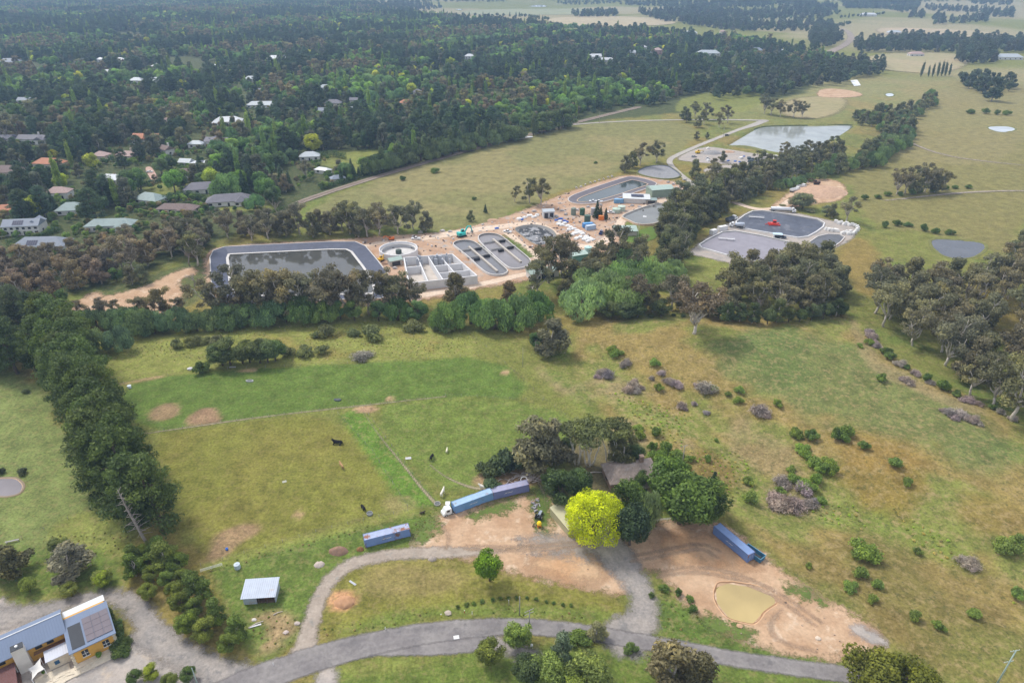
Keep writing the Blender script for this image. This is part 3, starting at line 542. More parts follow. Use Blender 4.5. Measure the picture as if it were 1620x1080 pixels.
        for i in range(26):
            t = i / 25; a = i * 2.4; R = .75 * u(.5, 1); s = 1.25 * (math.sin(min(1, t * 1.0 + .12) * PI) ** .6 + .25)
            lobes.append((R * math.cos(a), R * math.sin(a), 2 + t * 16, s * .8, s * .8, s * 1.3, u(.15, .8)))
        q = dict(size=.36, jit=.6, asp=1.8, shell=(.65, 1.08))
    elif kind == 'cauli':                                   # the golden tree: one great dome of tight billows
        H = 15; T.tube(wob(r, (0, 0, -.4), (0, 0, 7), 3, .15), [.5, .42, .35, .2], 8)
        for i in range(110):
            ph = math.acos(1 - 1.55 * ((i + .5) / 110)); a = i * 2.39996; k = u(.93, 1.03)
            c = (7.2 * math.sin(ph) * math.cos(a) * k, 6.9 * math.sin(ph) * math.sin(a) * k, 7.3 + 6.4 * math.cos(ph) * k); s = u(.9, 1.75); lobes.append((*c, s, s, s * .9, u(.1, 1.)))
        for a in (0, 1.3, 2.5, 3.8, 5): T.tube(wob(r, (0, 0, 4), (5 * math.cos(a), 5 * math.sin(a), 9), 3, .2), [.25, .18, .12, .05], 5)
        lobes.append((0, 0, 7.0, 4.9, 4.7, 4.8, .0)); q = dict(size=.30, jit=.42, asp=1.4, shell=(.88, 1.04)); cc = 16000  # dark core lobe: shade between the billows put into its tint
    elif kind == 'umbrella':                                # bare forked stems under a flat top
        H = 13; top = []
        for i in range(4):
            a = i * 1.6 + u(-.3, .3); b = Vector((math.cos(a) * .5, math.sin(a) * .5, -.3)); e = Vector((math.cos(a) * 2.1, math.sin(a) * 2.1, 6.5)); T.tube(wob(r, b, e, 4, .2), [.24, .2, .16, .13, .1], 5)
            for j in range(3):
                w = Vector((math.cos(a + u(-.7, .7)) * u(2, 4.5), math.sin(a + u(-.7, .7)) * u(2, 4.5), u(10, 11.5))); T.tube(wob(r, e, w, 3, .2), [.1, .08, .06, .03], 4); top.append(w)
        for w in top + [Vector((u(-3, 3), u(-3, 3), 11.4)) for _ in range(8)]: lobes.append((*w, u(1.3, 2), u(1.3, 2), u(.7, 1.1), u(.1, .8)))
        bark = mat('white_bark', (.72, .68, .62), .8, .15, 1.5); q = dict(size=.38, jit=.8, asp=1.6, shell=(.6, 1.06))
    elif kind == 'bush':
        H = 3; T.tube([(0, 0, -.3), (0, 0, 1.4)], [.1, .05], 5)
        for i in range(13):
            a = u(0, 6.3); R = u(0, 1.6); s = u(.4, .95); lobes.append((R * math.cos(a), R * math.sin(a), .75 + u(0, 1.4) * (1 - R / 2), s, s, s * .85, u(.1, .85)))
        q = dict(size=.19, jit=.8, asp=1.7, shell=(.6, 1.1)); cc = 2400
    elif kind == 'scrub':                                   # leafless grey thicket: a mass of fine twigs
        H = 2.5; T.tube([(0, 0, -.2), (0, 0, .8)], [.06, .03], 4)
        for i in range(16):
            a = u(0, 6.3); R = u(0, 1.7); s = u(.5, .85); lobes.append((R * math.cos(a), R * math.sin(a), .5 + u(0, 1.2) * (1 - R / 2.2), s, s, s * .8, u(.1, .9)))
        q = dict(size=.085, jit=1.9, asp=7, shell=(.2, 1.45), m=TWIG); cc = 2600
    elif kind == 'snag':                                    # a dead pine: straight stem with rows of bare side branches
        H = 20; q = None; bark = BARK_GREY; T.tube(wob(r, (0, 0, -.4), (0, 0, 20), 5, .15), [.45, .4, .34, .27, .18, .05], 7)
        for i in range(46):
            z = 5 + i * .32; a = i * 2.4 + u(-.4, .4); l = u(1.6, 4.2) * (1 - (z - 5) / 22); e = Vector((l * math.cos(a), l * math.sin(a), z + u(-.2, .9))); T.tube([(0, 0, z), e * .5 + Vector((0, 0, z * .5 + .1)), e], [.1, .07, .03], 4)
    elif kind == 'dead':
        H = 14; q = None; bark = BARK_GREY
        def br(p, d, l, rad, lev):
            e = p + d * l; T.tube(wob(r, p, e, 3, l * .05), [rad, rad * .85, rad * .7, rad * .5], 5)
            if lev:
                for j in range(r.randint(3, 4)): br(p.lerp(e, u(.5, 1)), (d + Vector((u(-.9, .9), u(-.9, .9), u(-.1, .5)))).normalized(), l * u(.45, .7), rad * .5, lev - 1)
        br(Vector((0, 0, -.4)), Vector((u(-.15, .15), u(-.15, .15), 1)), 6.5, .36, 3)
    tr = T.mesh('trunk', bark or mat('mauve_twigs', (.20, .165, .16), .95, .35, 1.5))
    cr = leaf_mesh('crown', lobes, cc, seed=seed, **q) if q else None
    return tr, cr, H
SPEC = dict(gum=(4, 4200), gumdense=(3, 5200), pine=(3, 7500), willow=(3, 6800), round=(3, 7000), cone=(2, 2600), poplar=(2, 2600), cauli=(1, 16000), umbrella=(2, 3200), bush=(3, 1300), scrub=(2, 0), dead=(2, 0), snag=(1, 0))
for k_, (n_, c_) in SPEC.items(): PROTO[k_] = [proto(k_, 31 + 7 * i + len(k_), c_) for i in range(n_)]
NAME = dict(gum='gum_tree', gumdense='wattle_tree', pine='pine_tree', willow='willow_tree', round='broadleaf_tree', cone='cypress_tree', poplar='poplar_tree', cauli='golden_tree', umbrella='flat_topped_tree', bush='bush', scrub='leafless_bush', dead='dead_tree', snag='dead_pine')  # gumdense is the bushy gum, kept apart from gum by name only
CAT = dict(gum='gum tree', gumdense='wattle', pine='pine tree', willow='willow', round='tree', cone='cypress', poplar='poplar', cauli='tree', umbrella='tree', bush='bush', scrub='bush', dead='dead tree', snag='dead tree')
TONE = dict(gum=(.11, .105, .056), gumdense=(.10, .105, .052), pine=(.036, .052, .024), willow=(.088, .128, .056), round=(.055, .092, .026), cone=(.03, .055, .025), poplar=(.075, .12, .034), cauli=(.27, .305, .006), umbrella=(.085, .098, .036), bush=(.065, .098, .024), scrub=(.165, .138, .125), dead=(.3, .3, .3), snag=(.3, .3, .3))
GS = dict(round=1.16, gumdense=1.22, gum=1.15, pine=1.12, willow=1.25, umbrella=1.2, poplar=1.1, cone=1.1)
GW = dict(pine=1.03, gumdense=1.08, willow=1.05)
def leafy(o, c): o['tcol'] = [float(v) for v in c]
def tree(kind, x, y, sc=1.0, label=None, group=None, tone=None, rz=None, lean=(0, 0), wide=1.0, var=.16, name=None, cat=None, vi=None, dz=0.0):
    r = random.Random(int(x * 131 + y * 977)); v = PROTO[kind][r.randrange(len(PROTO[kind])) if vi is None else vi]; tr, cr, H = v
    c = np.array(tone or TONE[kind]) * r.uniform(1 - var, 1 + var) * np.array([r.uniform(1 - var * .6, 1 + var * .6), 1, r.uniform(.85, 1.15)])
    sc *= GS.get(kind, 1); wide *= GW.get(kind, 1); z = hz(x, y) + dz; rz = r.uniform(0, 6.3) if rz is None else rz
    if kind in ('bush', 'scrub'):
        me = cr
        o = bpy.data.objects.new(name or NAME[kind], me); COL.objects.link(o); o.location = (x, y, z); o.rotation_euler = (0, 0, rz)
        o.scale = (sc * wide, sc * wide * r.uniform(.75, 1.3), sc * r.uniform(.75, 1.1)); tag(o, label, cat or CAT[kind], group); leafy(o, c); return o
    e = thing(name or NAME[kind], label, cat or CAT[kind], (x, y, z), rz, group); e.rotation_euler = (lean[0], lean[1], rz); e.scale = (sc * wide, sc * wide, sc)
    o = bpy.data.objects.new('trunk', tr); COL.objects.link(o); o.parent = e
    if cr: o = bpy.data.objects.new('crown', cr); COL.objects.link(o); o.parent = e; leafy(o, c)
    return e
ORD = ['first', 'second', 'third', 'fourth', 'fifth', 'sixth', 'seventh', 'eighth', 'ninth', 'tenth', 'eleventh', 'twelfth', 'thirteenth', 'fourteenth', 'fifteenth', 'sixteenth', 'seventeenth', 'eighteenth', 'nineteenth', 'twentieth']
TENS = ['', '', 'twenty', 'thirty', 'forty', 'fifty', 'sixty', 'seventy', 'eighty', 'ninety', 'hundredy']
def ordw(i):
    if i > 98: return 'farthest'
    return ORD[i] if i < 20 else TENS[(i + 1) // 10] + '-' + ORD[(i + 1) % 10 - 1] if (i + 1) % 10 else TENS[(i + 1) // 10][:-1] + 'ieth'
def run(kinds, pts, desc, where, group, near=False, **k):
    """a run of trees: pts in world metres [(x, y, scale)], numbered as seen from the left (or from the near end)"""
    P = sorted(pts, key=lambda p: -proj(p[0], p[1])[1] if near else proj(p[0], p[1])[0])
    for i, p in enumerate(P):
        r = random.Random(i * 71 + len(group)); kd = r.choice(kinds)
        tree(kd, p[0], p[1], p[2], '%s %s from the %s %s' % (ordw(i), desc[kd] if isinstance(desc, dict) else desc, 'near end of' if near else 'left in', where), group, **k)
def along(pts, step, jit, s0, s1, seed=1):
    r = random.Random(seed); P = poly_at(pts); out = []; carry = 0
    for a, b in zip(P[:-1], P[1:]):
        l = float(np.hypot(*(b - a))); t = carry
        while t < l:
            q = a + (b - a) * t / l; out.append((q[0] + r.uniform(-jit, jit), q[1] + r.uniform(-jit, jit), r.uniform(s0, s1))); t += step * r.uniform(.8, 1.2)
        carry = t - l
    return out
def fill(pts, step, s0, s1, seed=1, n=9999):
    """trees scattered over an area, never closer than step"""
    r = np.random.default_rng(seed); P = poly_at(pts); lo, hi = P.min(0), P.max(0); out = []; cell = {}
    if (hi - lo).prod() / step ** 2 * 6 > 400000:        # very large areas: jittered rows
        X, Y = np.meshgrid(np.arange(lo[0], hi[0], step * 1.1), np.arange(lo[1], hi[1], step * 1.1)); X[::2] += step * .55
        C_ = np.stack([X.ravel(), Y.ravel()], 1) + r.uniform(-.5, .5, (X.size, 2)) * step; C_ = C_[poly_sd(C_[:, 0], C_[:, 1], P) > 0]; C_ = C_[r.permutation(len(C_))[:int(len(C_) * .93)]]
        return [(float(x), float(y), float(r.uniform(s0, s1))) for x, y in C_]
    m = int((hi - lo).prod() / step ** 2 * 6); C_ = r.uniform(lo, hi, (min(m, 400000), 2)); C_ = C_[poly_sd(C_[:, 0], C_[:, 1], P) > 0]
    for x, y in C_:
        i, j = int(x // step), int(y // step)
        if any((x - a) ** 2 + (y - b) ** 2 < step * step for u in (-1, 0, 1) for v in (-1, 0, 1) for a, b in cell.get((i + u, j + v), ())): continue
        cell.setdefault((i, j), []).append((x, y)); out.append((float(x), float(y), float(r.uniform(s0, s1))))
        if len(out) >= n: break
    return out

# ---------------------------------------------------------------- the near and middle distance, tree by tree
GD = dict(gum='olive gum tree', gumdense='bushy gum', pine='dark pine', willow='grey-green willow', round='leafy tree', cone='dark cypress', dead='bare dead tree', poplar='poplar', bush='green bush', scrub='grey leafless bush', umbrella='flat topped tree')
# windbreak of pines at the left
run(['pine'], along([(262, 838), (222, 826), (215, 790), (196, 740), (172, 690), (150, 645), (132, 605), (112, 575), (92, 550)], 8.0, 1.5, .9, 1.05, 3), 'big dark pine', 'the windbreak row', 'pines in the windbreak row', True, tone=(.048, .068, .018))
run(['pine'], along([(185, 775), (160, 715), (138, 670), (112, 630), (80, 590)], 8.5, 1.8, .85, 1.0, 4), 'dark pine', 'the meadow side of the windbreak', 'pines on the meadow side of the windbreak', True, tone=(.05, .07, .02))
run(['pine', 'gumdense'], fill([(-40, 600), (60, 590), (110, 560), (95, 525), (20, 500), (-60, 510)], 9, .7, .95, 5), dict(pine='dark pine', gumdense='olive wattle'), 'the wood beyond the windbreak', 'trees at the far end of the windbreak', tone=(.045, .062, .026))
tree('snag', *at(238, 866)[:2], 1.0, 'grey dead pine trunk with bare side branches at the near end of the windbreak', tone=None, lean=(.0, -.16), rz=0.0)
# willows along the creek
run(['willow'], along([(130, 560), (175, 557), (215, 550)], 7, 1, .75, .9, 6), 'grey-green willow', 'the clump behind the windbreak', 'willows behind the windbreak', tone=(.082, .12, .06))
run(['willow'], along([(110, 520), (170, 520), (230, 527), (300, 522), (380, 516), (450, 512)], 7.5, 1.5, .72, .98, 7), 'grey-green willow', 'the left half of the creek row', 'willows in the left half of the creek row', tone=(.084, .125, .056))
run(['willow', 'round'], along([(455, 512), (520, 508), (590, 504), (650, 508), (690, 515)], 8, 2, .75, 1.0, 8), dict(willow='grey-green willow', round='green leafy tree'), 'the creek row below the cells', 'trees in the middle of the creek row', tone=(.08, .125, .042))
run(['willow'], [(*at(710, 520)[:2], 1.0), (*at(745, 512)[:2], 1.15), (*at(782, 520)[:2], 1.15), (*at(815, 518)[:2], 1.2), (*at(845, 508)[:2], 1.1)], 'big rounded green willow', 'the bank right of the plot corner', 'big willows right of the plot corner', tone=(.09, .145, .046))
run(['willow'], [(*at(920, 500)[:2], 1.35), (*at(955, 486)[:2], 1.4), (*at(985, 492)[:2], 1.25), (*at(930, 470)[:2], 1.2), (*at(968, 462)[:2], 1.25), (*at(1000, 470)[:2], 1.1), (*at(1018, 448)[:2], 1.15), (*at(1045, 452)[:2], 1.0), (*at(990, 440)[:2], 1.2), (*at(1062, 445)[:2], .9)], 'pale green billowing willow', 'the clump in the creek bend', 'billowing willows in the creek bend', tone=(.13, .19, .075))
# gums before the lined pond
run(['gum'], along([(345, 505), (400, 502), (470, 500), (540, 498), (600, 492)], 5.2, 2.5, .95, 1.22, 9), 'olive gum tree', 'the screen before the lined pond', 'gums in front of the lined pond', tone=(.108, .10, .058))
run(['gum'], along([(130, 512), (200, 508), (290, 503)], 8, 2, .45, .62, 10), 'thin small gum tree', 'the edge of the tan clearing', 'thin gums beside the tan clearing', tone=(.1, .085, .05))
for px_, py_, s_, l_ in ((262, 505, .75, 'slender gum tree standing alone before the tan clearing'), (615, 488, 1.0, 'tall gum tree at the pond corner below the round tank'), (632, 492, .9, 'gum tree just right of the pond corner'), (655, 492, .8, 'thin gum tree in front of the concrete cells'), (722, 480, .95, 'dark bushy gum tree standing alone beside the earth road'), (805, 490, .85, 'reddish gum tree below the ditches'), (868, 447, 1.15, 'tall gum tree in front of the long white shed'), (890, 440, 1.15, 'tall open gum tree just left of the green shed'), (962, 428, 1.15, 'tall dark gum tree before the bright lawn'), (872, 560, 1.0, 'big olive gum tree alone at the left foot of the dry hill'), (1097, 528, 1.15, 'tall brown gum tree standing out on the dry hill'), (940, 450, 1.0, 'gum tree beside the little earth gap'), (850, 470, .9, 'gum tree behind the big willows')):
    p = at(px_, py_); tree('gum' if px_ not in (872, 722, 805) else 'gumdense', p.x, p.y, s_, l_, tone=(.09, .085, .045) if px_ not in (805, 1097) else (.1, .08, .045), wide=1.25 if px_ in (872, 1097) else 1.0)
p = at(848, 552); tree('round', p.x, p.y, .62, 'dark green rounded tree against the big olive gum at the hill foot')
run(['gum', 'gumdense'], fill([(880, 465), (930, 440), (1000, 420), (1080, 420), (1060, 440), (960, 455), (920, 480), (870, 500)], 9, .7, 1.0, 12), GD, 'the wood left of the creek bend', 'gums left of the creek bend', tone=(.082, .083, .042))
run(['gum', 'gumdense', 'gum'], along([(1010, 495), (1050, 490), (1090, 488), (1130, 494)], 7, 2.5, .75, .95, 13), GD, 'the hill crest stand', 'gums on the hill crest', tone=(.095, .088, .05))
run(['dead'], [(*at(1035, 488)[:2], .9), (*at(1080, 482)[:2], 1.15), (*at(1070, 488)[:2], .8), (*at(982, 495)[:2], .6)], 'pale bare dead gum', 'the hill crest', 'dead gums on the hill crest')
run(['bush', 'round'], along([(970, 505), (1010, 502), (1060, 500), (1120, 502), (1160, 505)], 5, 1.2, .5, .75, 14), dict(bush='dark green bush', round='dark low tree'), 'the hedge along the hill crest', 'bushes along the hill crest', tone=(.05, .068, .026), wide=1.4)
# grove between the hill crest and the sludge ponds
run(['gum', 'gumdense', 'gumdense'], fill([(1150, 500), (1230, 505), (1320, 490), (1335, 470), (1300, 420), (1250, 430), (1180, 440), (1150, 470)], 7.5, .8, 1.1, 15), GD, 'the grove below the sludge ponds', 'gums in the grove below the sludge ponds', tone=(.10, .098, .052))
run(['gumdense', 'round'], along([(1150, 508), (1210, 512), (1270, 508), (1335, 497)], 5.5, 1.2, .5, .7, 16), dict(gumdense='low olive tree', round='low green tree'), 'the grove front edge', 'low trees along the front edge of the grove', tone=(.06, .078, .03))
p = at(1195, 500); tree('dead', p.x, p.y, .85, 'bare dead tree at the left front of the grove below the sludge ponds')
p = at(1310, 405); tree('dead', p.x, p.y, .95, 'leafless brown tree at the corner of the small dark pond')
# big wood at the right edge
run(['gum', 'gum', 'gumdense'], fill([(1375, 475), (1430, 448), (1550, 462), (1580, 430), (1660, 430), (1660, 520), (1560, 520), (1450, 500), (1380, 500)], 10, .85, 1.15, 17), GD, 'the back of the right hand wood', 'gums at the back of the right hand wood', tone=(.108, .102, .056))
run(['gum', 'gum', 'gumdense'], fill([(1385, 505), (1450, 505), (1560, 525), (1680, 530), (1680, 640), (1560, 610), (1480, 585), (1420, 560)], 9.5, .8, 1.1, 18), GD, 'the middle of the right hand wood', 'gums in the middle of the right hand wood', tone=(.112, .104, .056))
run(['gum', 'gumdense'], [(*at(1600, 665)[:2], 1.2), (*at(1640, 650)[:2], 1.0), (*at(1570, 640)[:2], .9), (*at(1535, 625)[:2], .85), (*at(1660, 690)[:2], 1.1)], GD, 'the near end of the right hand wood', 'gums at the near end of the right hand wood')
run(['bush', 'scrub', 'bush'], along([(1375, 530), (1400, 560), (1440, 590), (1500, 620), (1560, 645), (1610, 665)], 3.6, 1.5, .8, 1.5, 19), GD, 'the edge of the right hand wood', 'bushes along the edge of the right hand wood')
run(['gum', 'gumdense'], fill([(1588, 432), (1600, 405), (1660, 380), (1680, 440)], 9, .8, 1.0, 44), GD, 'the wood beside the dark pond', 'gums beside the dark pond')
# left grey-brown wood
run(['gum', 'gumdense', 'gumdense'], fill([(-60, 500), (70, 490), (110, 468), (150, 452), (200, 440), (255, 425), (255, 412), (120, 430), (-60, 440)], 8.5, .7, .95, 20), dict(gum='grey-brown gum tree', gumdense='grey-brown wattle'), 'the wood nearest the tan clearing', 'trees at the front of the left wood', tone=(.13, .105, .07))
run(['gum', 'gumdense'], fill([(-60, 436), (90, 428), (230, 404), (310, 412), (335, 385), (262, 384), (170, 398), (110, 414), (-60, 422)], 8, .65, .9, 21), dict(gum='grey-brown gum tree', gumdense='grey-brown wattle'), 'the back of the left wood', 'trees at the back of the left wood', tone=(.12, .1, .066))
run(['gum', 'gumdense'], fill([(265, 400), (335, 405), (330, 385), (480, 376), (560, 374), (680, 366), (660, 356), (560, 358), (300, 368)], 7.5, .65, .95, 22), GD, 'the belt behind the lined pond', 'gums along the back of the lined pond', tone=(.10, .096, .056))
run(['dead'], [(*at(440, 345)[:2], 1.1), (*at(425, 350)[:2], .9), (*at(300, 420)[:2], .9), (*at(310, 455)[:2], .8)], 'pale bare dead gum', 'the belt behind the lined pond', 'dead gums round the lined pond')
for px_, py_, s_, k_, l_ in ((185, 445, .6, 'round', 'dark green round tree in the corner above the tan clearing'), (210, 450, .6, 'gumdense', 'olive tree just right of the dark green one above the clearing'), (228, 447, .6, 'gumdense', 'bushy tree beside the white patch above the clearing'), (313, 420, .95, 'gum', 'gum tree with pale dead limbs at the left corner of the lined pond'), (100, 480, .6, 'round', 'light green tree at the left end of the tan clearing')):
    p = at(px_, py_); tree(k_, p.x, p.y, s_, l_)
# paddock above the works
run(['gum'], along([(548, 372), (580, 376), (600, 370), (640, 372)], 9, 2, .8, 1.0, 23), 'olive gum tree', 'the paddock edge behind the works', 'gums on the paddock edge behind the works')
for px_, py_, s_, k_, l_ in ((838, 322, .85, 'gum', 'left half of the twin gum clump in the dry paddock'), (855, 324, .9, 'gum', 'right half of the twin gum clump in the dry paddock'), (815, 319, .5, 'gum', 'small gum tree left of the twin clump'), (768, 337, .42, 'cone', 'small dark cone shaped tree in the dry paddock'), (745, 350, .42, 'gumdense', 'small brown tree near the works fence in the dry paddock'), (988, 272, .8, 'gumdense', 'dark gum left of the round grey pond'), (1012, 262, .9, 'gum', 'open gum tree above the round grey pond'), (1038, 258, .9, 'gum', 'gum tree right above the round grey pond'), (1000, 266, .8, 'gumdense', 'bushy gum between the others above the grey pond'), (944, 345, .78, 'cone', 'tallest of the three small cypresses on the works ground'), (950, 343, .5, 'cone', 'middle and smallest of the three works cypresses'), (958, 347, .52, 'cone', 'right one of the three works cypresses'), (1240, 255, .75, 'gum', 'dark gum rising before the lake'), (1271, 250, .7, 'gum', 'thin gum rising before the right side of the lake'), (1142, 256, .55, 'gumdense', 'small gum in front of the depot heaps'), (1098, 282, .85, 'gumdense', 'dark gum right of the bend in the works road'), (1125, 282, .7, 'gum', 'open gum tree before the small depot yard'), (1102, 222, .5, 'gumdense', 'small round tree above the works road'), (1118, 219, .35, 'gumdense', 'smallest tree above the works road'), (943, 259, .35, 'bush', 'low dark bush alone in the dry paddock'), (688, 273, .6, 'bush', 'low bush beside the railway'), (636, 285, .5, 'bush', 'small bush below the railway'), (750, 316, .3, 'bush', 'tiny bush in the middle of the dry paddock')):
    p = at(px_, py_); tree(k_, p.x, p.y, s_ * (3.0 if k_ == 'bush' else 1), l_)
# belt beside the lake
run(['gum', 'gumdense', 'gumdense'], fill([(1035, 400), (1060, 345), (1110, 310), (1165, 300), (1150, 330), (1100, 370), (1075, 400), (1050, 420)], 8.5, .85, 1.1, 24), GD, 'the dark belt right of the works', 'gums in the belt right of the works', tone=(.078, .084, .042))
run(['gumdense', 'gumdense', 'gum'], fill([(1120, 305), (1190, 275), (1260, 262), (1320, 240), (1335, 252), (1300, 270), (1240, 290), (1180, 320), (1140, 325)], 8.5, .75, 1.0, 25), GD, 'the belt in front of the lake', 'gums in the belt in front of the lake', tone=(.084, .086, .046))
run(['gumdense', 'willow'], fill([(1355, 262), (1390, 235), (1400, 195), (1440, 200), (1440, 225), (1400, 262), (1300, 282), (1290, 270)], 8.5, .75, 1.0, 26), dict(gumdense='brownish gum tree', willow='grey-green willow'), 'the belt right of the lake', 'trees in the belt right of the lake')
run(['willow', 'gumdense'], fill([(1350, 190), (1400, 180), (1440, 178), (1470, 155), (1478, 165), (1440, 195), (1390, 200), (1360, 200)], 9, .6, .9, 27), dict(willow='grey-green willow', gumdense='dark bushy tree'), 'the clump beyond the lake corner', 'trees beyond the right lake corner')
run(['willow'], along([(1232, 300), (1262, 293), (1290, 285), (1310, 282)], 9, 1, .5, .6, 28), 'low grey-green willow', 'the lake belt foot', 'low willows at the foot of the lake belt')
run(['gum', 'gumdense'], along([(1208, 180), (1228, 184), (1250, 186), (1270, 186)], 10, 2, .75, 1.0, 29), GD, 'the clump behind the lake', 'gums behind the lake')
run(['gum', 'gumdense'], fill([(1060, 185), (1100, 180), (1160, 195), (1150, 203), (1100, 205), (1070, 200)], 16, .7, .9, 30), GD, 'the trees above the works road', 'gums above the works road')
run(['gumdense', 'gum'], [(*at(1418, 308)[:2], .9), (*at(1432, 306)[:2], .95), (*at(1448, 305)[:2], 1.0), (*at(1462, 304)[:2], 1.0), (*at(1478, 304)[:2], .95), (*at(1490, 303)[:2], .7)], dict(gumdense='wide olive gum', gum='open olive gum'), 'the isolated pasture grove', 'gums in the isolated pasture grove')
run(['bush'], along([(1370, 315), (1400, 312), (1500, 300), (1550, 298)], 9, 2, 1.2, 1.8, 31), 'dark green bush', 'the line beside the isolated grove', 'bushes beside the isolated grove')
run(['bush', 'round'], along([(1240, 325), (1265, 330), (1290, 337), (1310, 342)], 5, 1.5, .5, .9, 32), dict(bush='flowering white-green bush', round='small dark tree'), 'the bank before the spoil heap', 'bushes before the spoil heap', tone=(.12, .13, .08), wide=1.6)
p = at(1316, 345); tree('gumdense', p.x, p.y, .6, 'dark gum at the right end of the bank before the spoil heap')
p = at(1338, 350); tree('gum', p.x, p.y, .8, 'pale sparse gum right of the bank before the spoil heap', tone=(.13, .13, .07))
run(['bush'], along([(1400, 360), (1440, 358), (1470, 368), (1510, 372)], 8, 2, 1.1, 1.7, 33), 'green bush', 'the line above the dark pond', 'bushes above the dark pond')
run(['bush'], along([(1535, 180), (1560, 180), (1580, 182), (1595, 182)], 12, 1, 2.0, 2.6, 34), 'dark bush', 'the short row above the small white pond', 'bushes above the small white pond')
run(['gumdense', 'round'], fill([(1515, 125), (1540, 120), (1600, 135), (1600, 145), (1560, 150), (1530, 140)], 14, .8, 1.2, 35), GD, 'the clump far up the right pasture', 'trees far up the right pasture', tone=(.05, .065, .035))
p = at(1568, 160); tree('gumdense', p.x, p.y, 1.7, 'big dark tree alone on the far right pasture', tone=(.04, .055, .03))
run(['poplar'], along([(1458, 122), (1475, 122), (1490, 121), (1505, 120)], 7.5, 2, .8, 1.1, 36), 'thin poplar', 'the row behind the far paddock', 'poplars behind the far paddock', lean=(0, .1), tone=(.06, .08, .04))
# trees round the farmhouse
for px_, py_, s_, k_, w_, tn, l_ in (
    (940, 852, 1.0, 'cauli', 1.0, None, 'brilliant golden-yellow domed tree in front of the farmhouse'), (996, 862, 1.25, 'round', .85, (.026, .042, .018), 'dense very dark green tree right of the golden tree'),
    (1075, 828, 1.5, 'round', 1.15, (.055, .088, .018), 'biggest leafy green tree right of the farmhouse'), (1112, 826, 1.3, 'round', .95, (.05, .08, .018), 'green tree at the right edge of the farmhouse clump'), (1122, 800, .9, 'cone', .9, (.025, .04, .02), 'dark pointed conifer behind the clump at the right'),
    (1056, 790, 1.2, 'round', 1.1, (.06, .1, .02), 'green tree behind the farmhouse roof'), (1022, 838, 1.1, 'willow', .5, (.15, .19, .08), 'pale grey-green weeping tree right of the golden tree'), (888, 802, 1.05, 'round', 1.0, (.04, .062, .02), 'dark green tree left of the golden tree'),
    (908, 787, .85, 'round', 1.1, (.045, .072, .02), 'green tree at the back left of the golden tree'), (870, 775, .65, 'round', .8, (.045, .072, .022), 'narrow green tree beside the shed path'), (992, 822, 1.1, 'round', .95, (.055, .085, .018), 'green tree behind the dark green tree'), (1016, 775, .6, 'round', .8, (.055, .085, .02), 'small green tree against the farmhouse wall'),
    (848, 742, 1.2, 'gumdense', 1.15, (.115, .11, .06), 'big grey-olive bushy tree behind the wood pile'), (872, 735, 1.05, 'gumdense', 1.1, (.11, .105, .058), 'grey-olive tree right of the big one behind the wood pile'),
    (912, 733, .95, 'umbrella', 1.0, None, 'leftmost flat topped tree with bare white stems'), (932, 736, 1.0, 'umbrella', 1.1, None, 'middle flat topped tree with many white stems'), (965, 733, 1.0, 'umbrella', 1.0, None, 'rightmost flat topped tree with forked pale stem'),
    (985, 738, .85, 'gumdense', 1.0, (.09, .09, .04), 'olive tree right of the flat topped trees'), (1000, 730, .6, 'round', 1.1, (.04, .06, .02), 'low dark tree behind the farmhouse'), (773, 752, 2.4, 'bush', .9, (.05, .065, .028), 'dark low tree at the left end of the farm clump'), (800, 747, 3.0, 'bush', 1.0, (.038, .055, .025), 'dark round tree second from the left in the farm clump'), (775, 775, 2.0, 'bush', .9, (.06, .09, .035), 'small dark green tree beside the container row'),
    (896, 720, .6, 'round', 1.0, (.035, .05, .022), 'dark undergrowth tree between the grey and flat topped trees'), (775, 918, .85, 'round', .85, (.085, .15, .012), 'bright green tree alone on the bank below the yard')):
    p = at(px_, py_); tree(k_, p.x, p.y, s_, l_, tone=tn, wide=w_, var=.04)
run(['bush'], fill([(1000, 690), (1040, 690), (1110, 740), (1095, 760), (1050, 750)], 3.8, 1.0, 1.6, 37), 'leafy green bush', 'the thicket behind the farmhouse', 'bushes in the thicket behind the farmhouse', tone=(.085, .12, .022))
# the near verge
for px_, py_, s_, k_, w_, tn, l_ in (
    (820, 1020, .56, 'round', 1.1, (.11, .15, .03), 'pale green round tree on the near verge left of the white box'), (778, 1047, .54, 'round', 1.2, (.09, .11, .025), 'olive leafy bush beside the short gravel drive'), (866, 1084, .74, 'round', 1.15, (.1, .135, .03), 'round light green tree at the bottom edge'), (836, 1074, .62, 'round', 1.1, (.05, .07, .025), 'dark green tree left of the round light green one'),
    (928, 1092, .74, 'round', 1.3, (.11, .14, .035), 'right hand pale green tree at the bottom edge'), (895, 1102, .62, 'round', 1.2, (.1, .13, .03), 'pale tree between the two at the bottom edge'), (888, 1046, .6, 'gumdense', .8, (.1, .13, .08), 'thin bluish tree behind the bottom trees'), (1062, 1090, .88, 'gumdense', 1.15, (.13, .115, .07), 'grey-brown tree at the bottom near the road'), (1100, 1095, .7, 'gumdense', 1.1, (.08, .075, .04), 'dark brown tree right of the grey-brown one'),
    (1372, 1092, .86, 'round', 1.5, (.075, .08, .012), 'left half of the big olive-green dome at the lower right'), (1424, 1096, .82, 'round', 1.4, (.07, .078, .012), 'right half of the big olive-green dome at the lower right'), (945, 1008, .3, 'gumdense', 1.2, (.15, .15, .07), 'small pale bush at the road edge'), (915, 1012, .9, 'bush', 1.5, None, 'low green bush on the near verge'), (998, 1028, .8, 'bush', 1.0, None, 'small green shrub beside the road'), (340, 1000, .01, 'bush', 1, None, None)):
    if l_: p = at(px_, py_); tree(k_, p.x, p.y, s_, l_, tone=tn, wide=w_, var=.04)
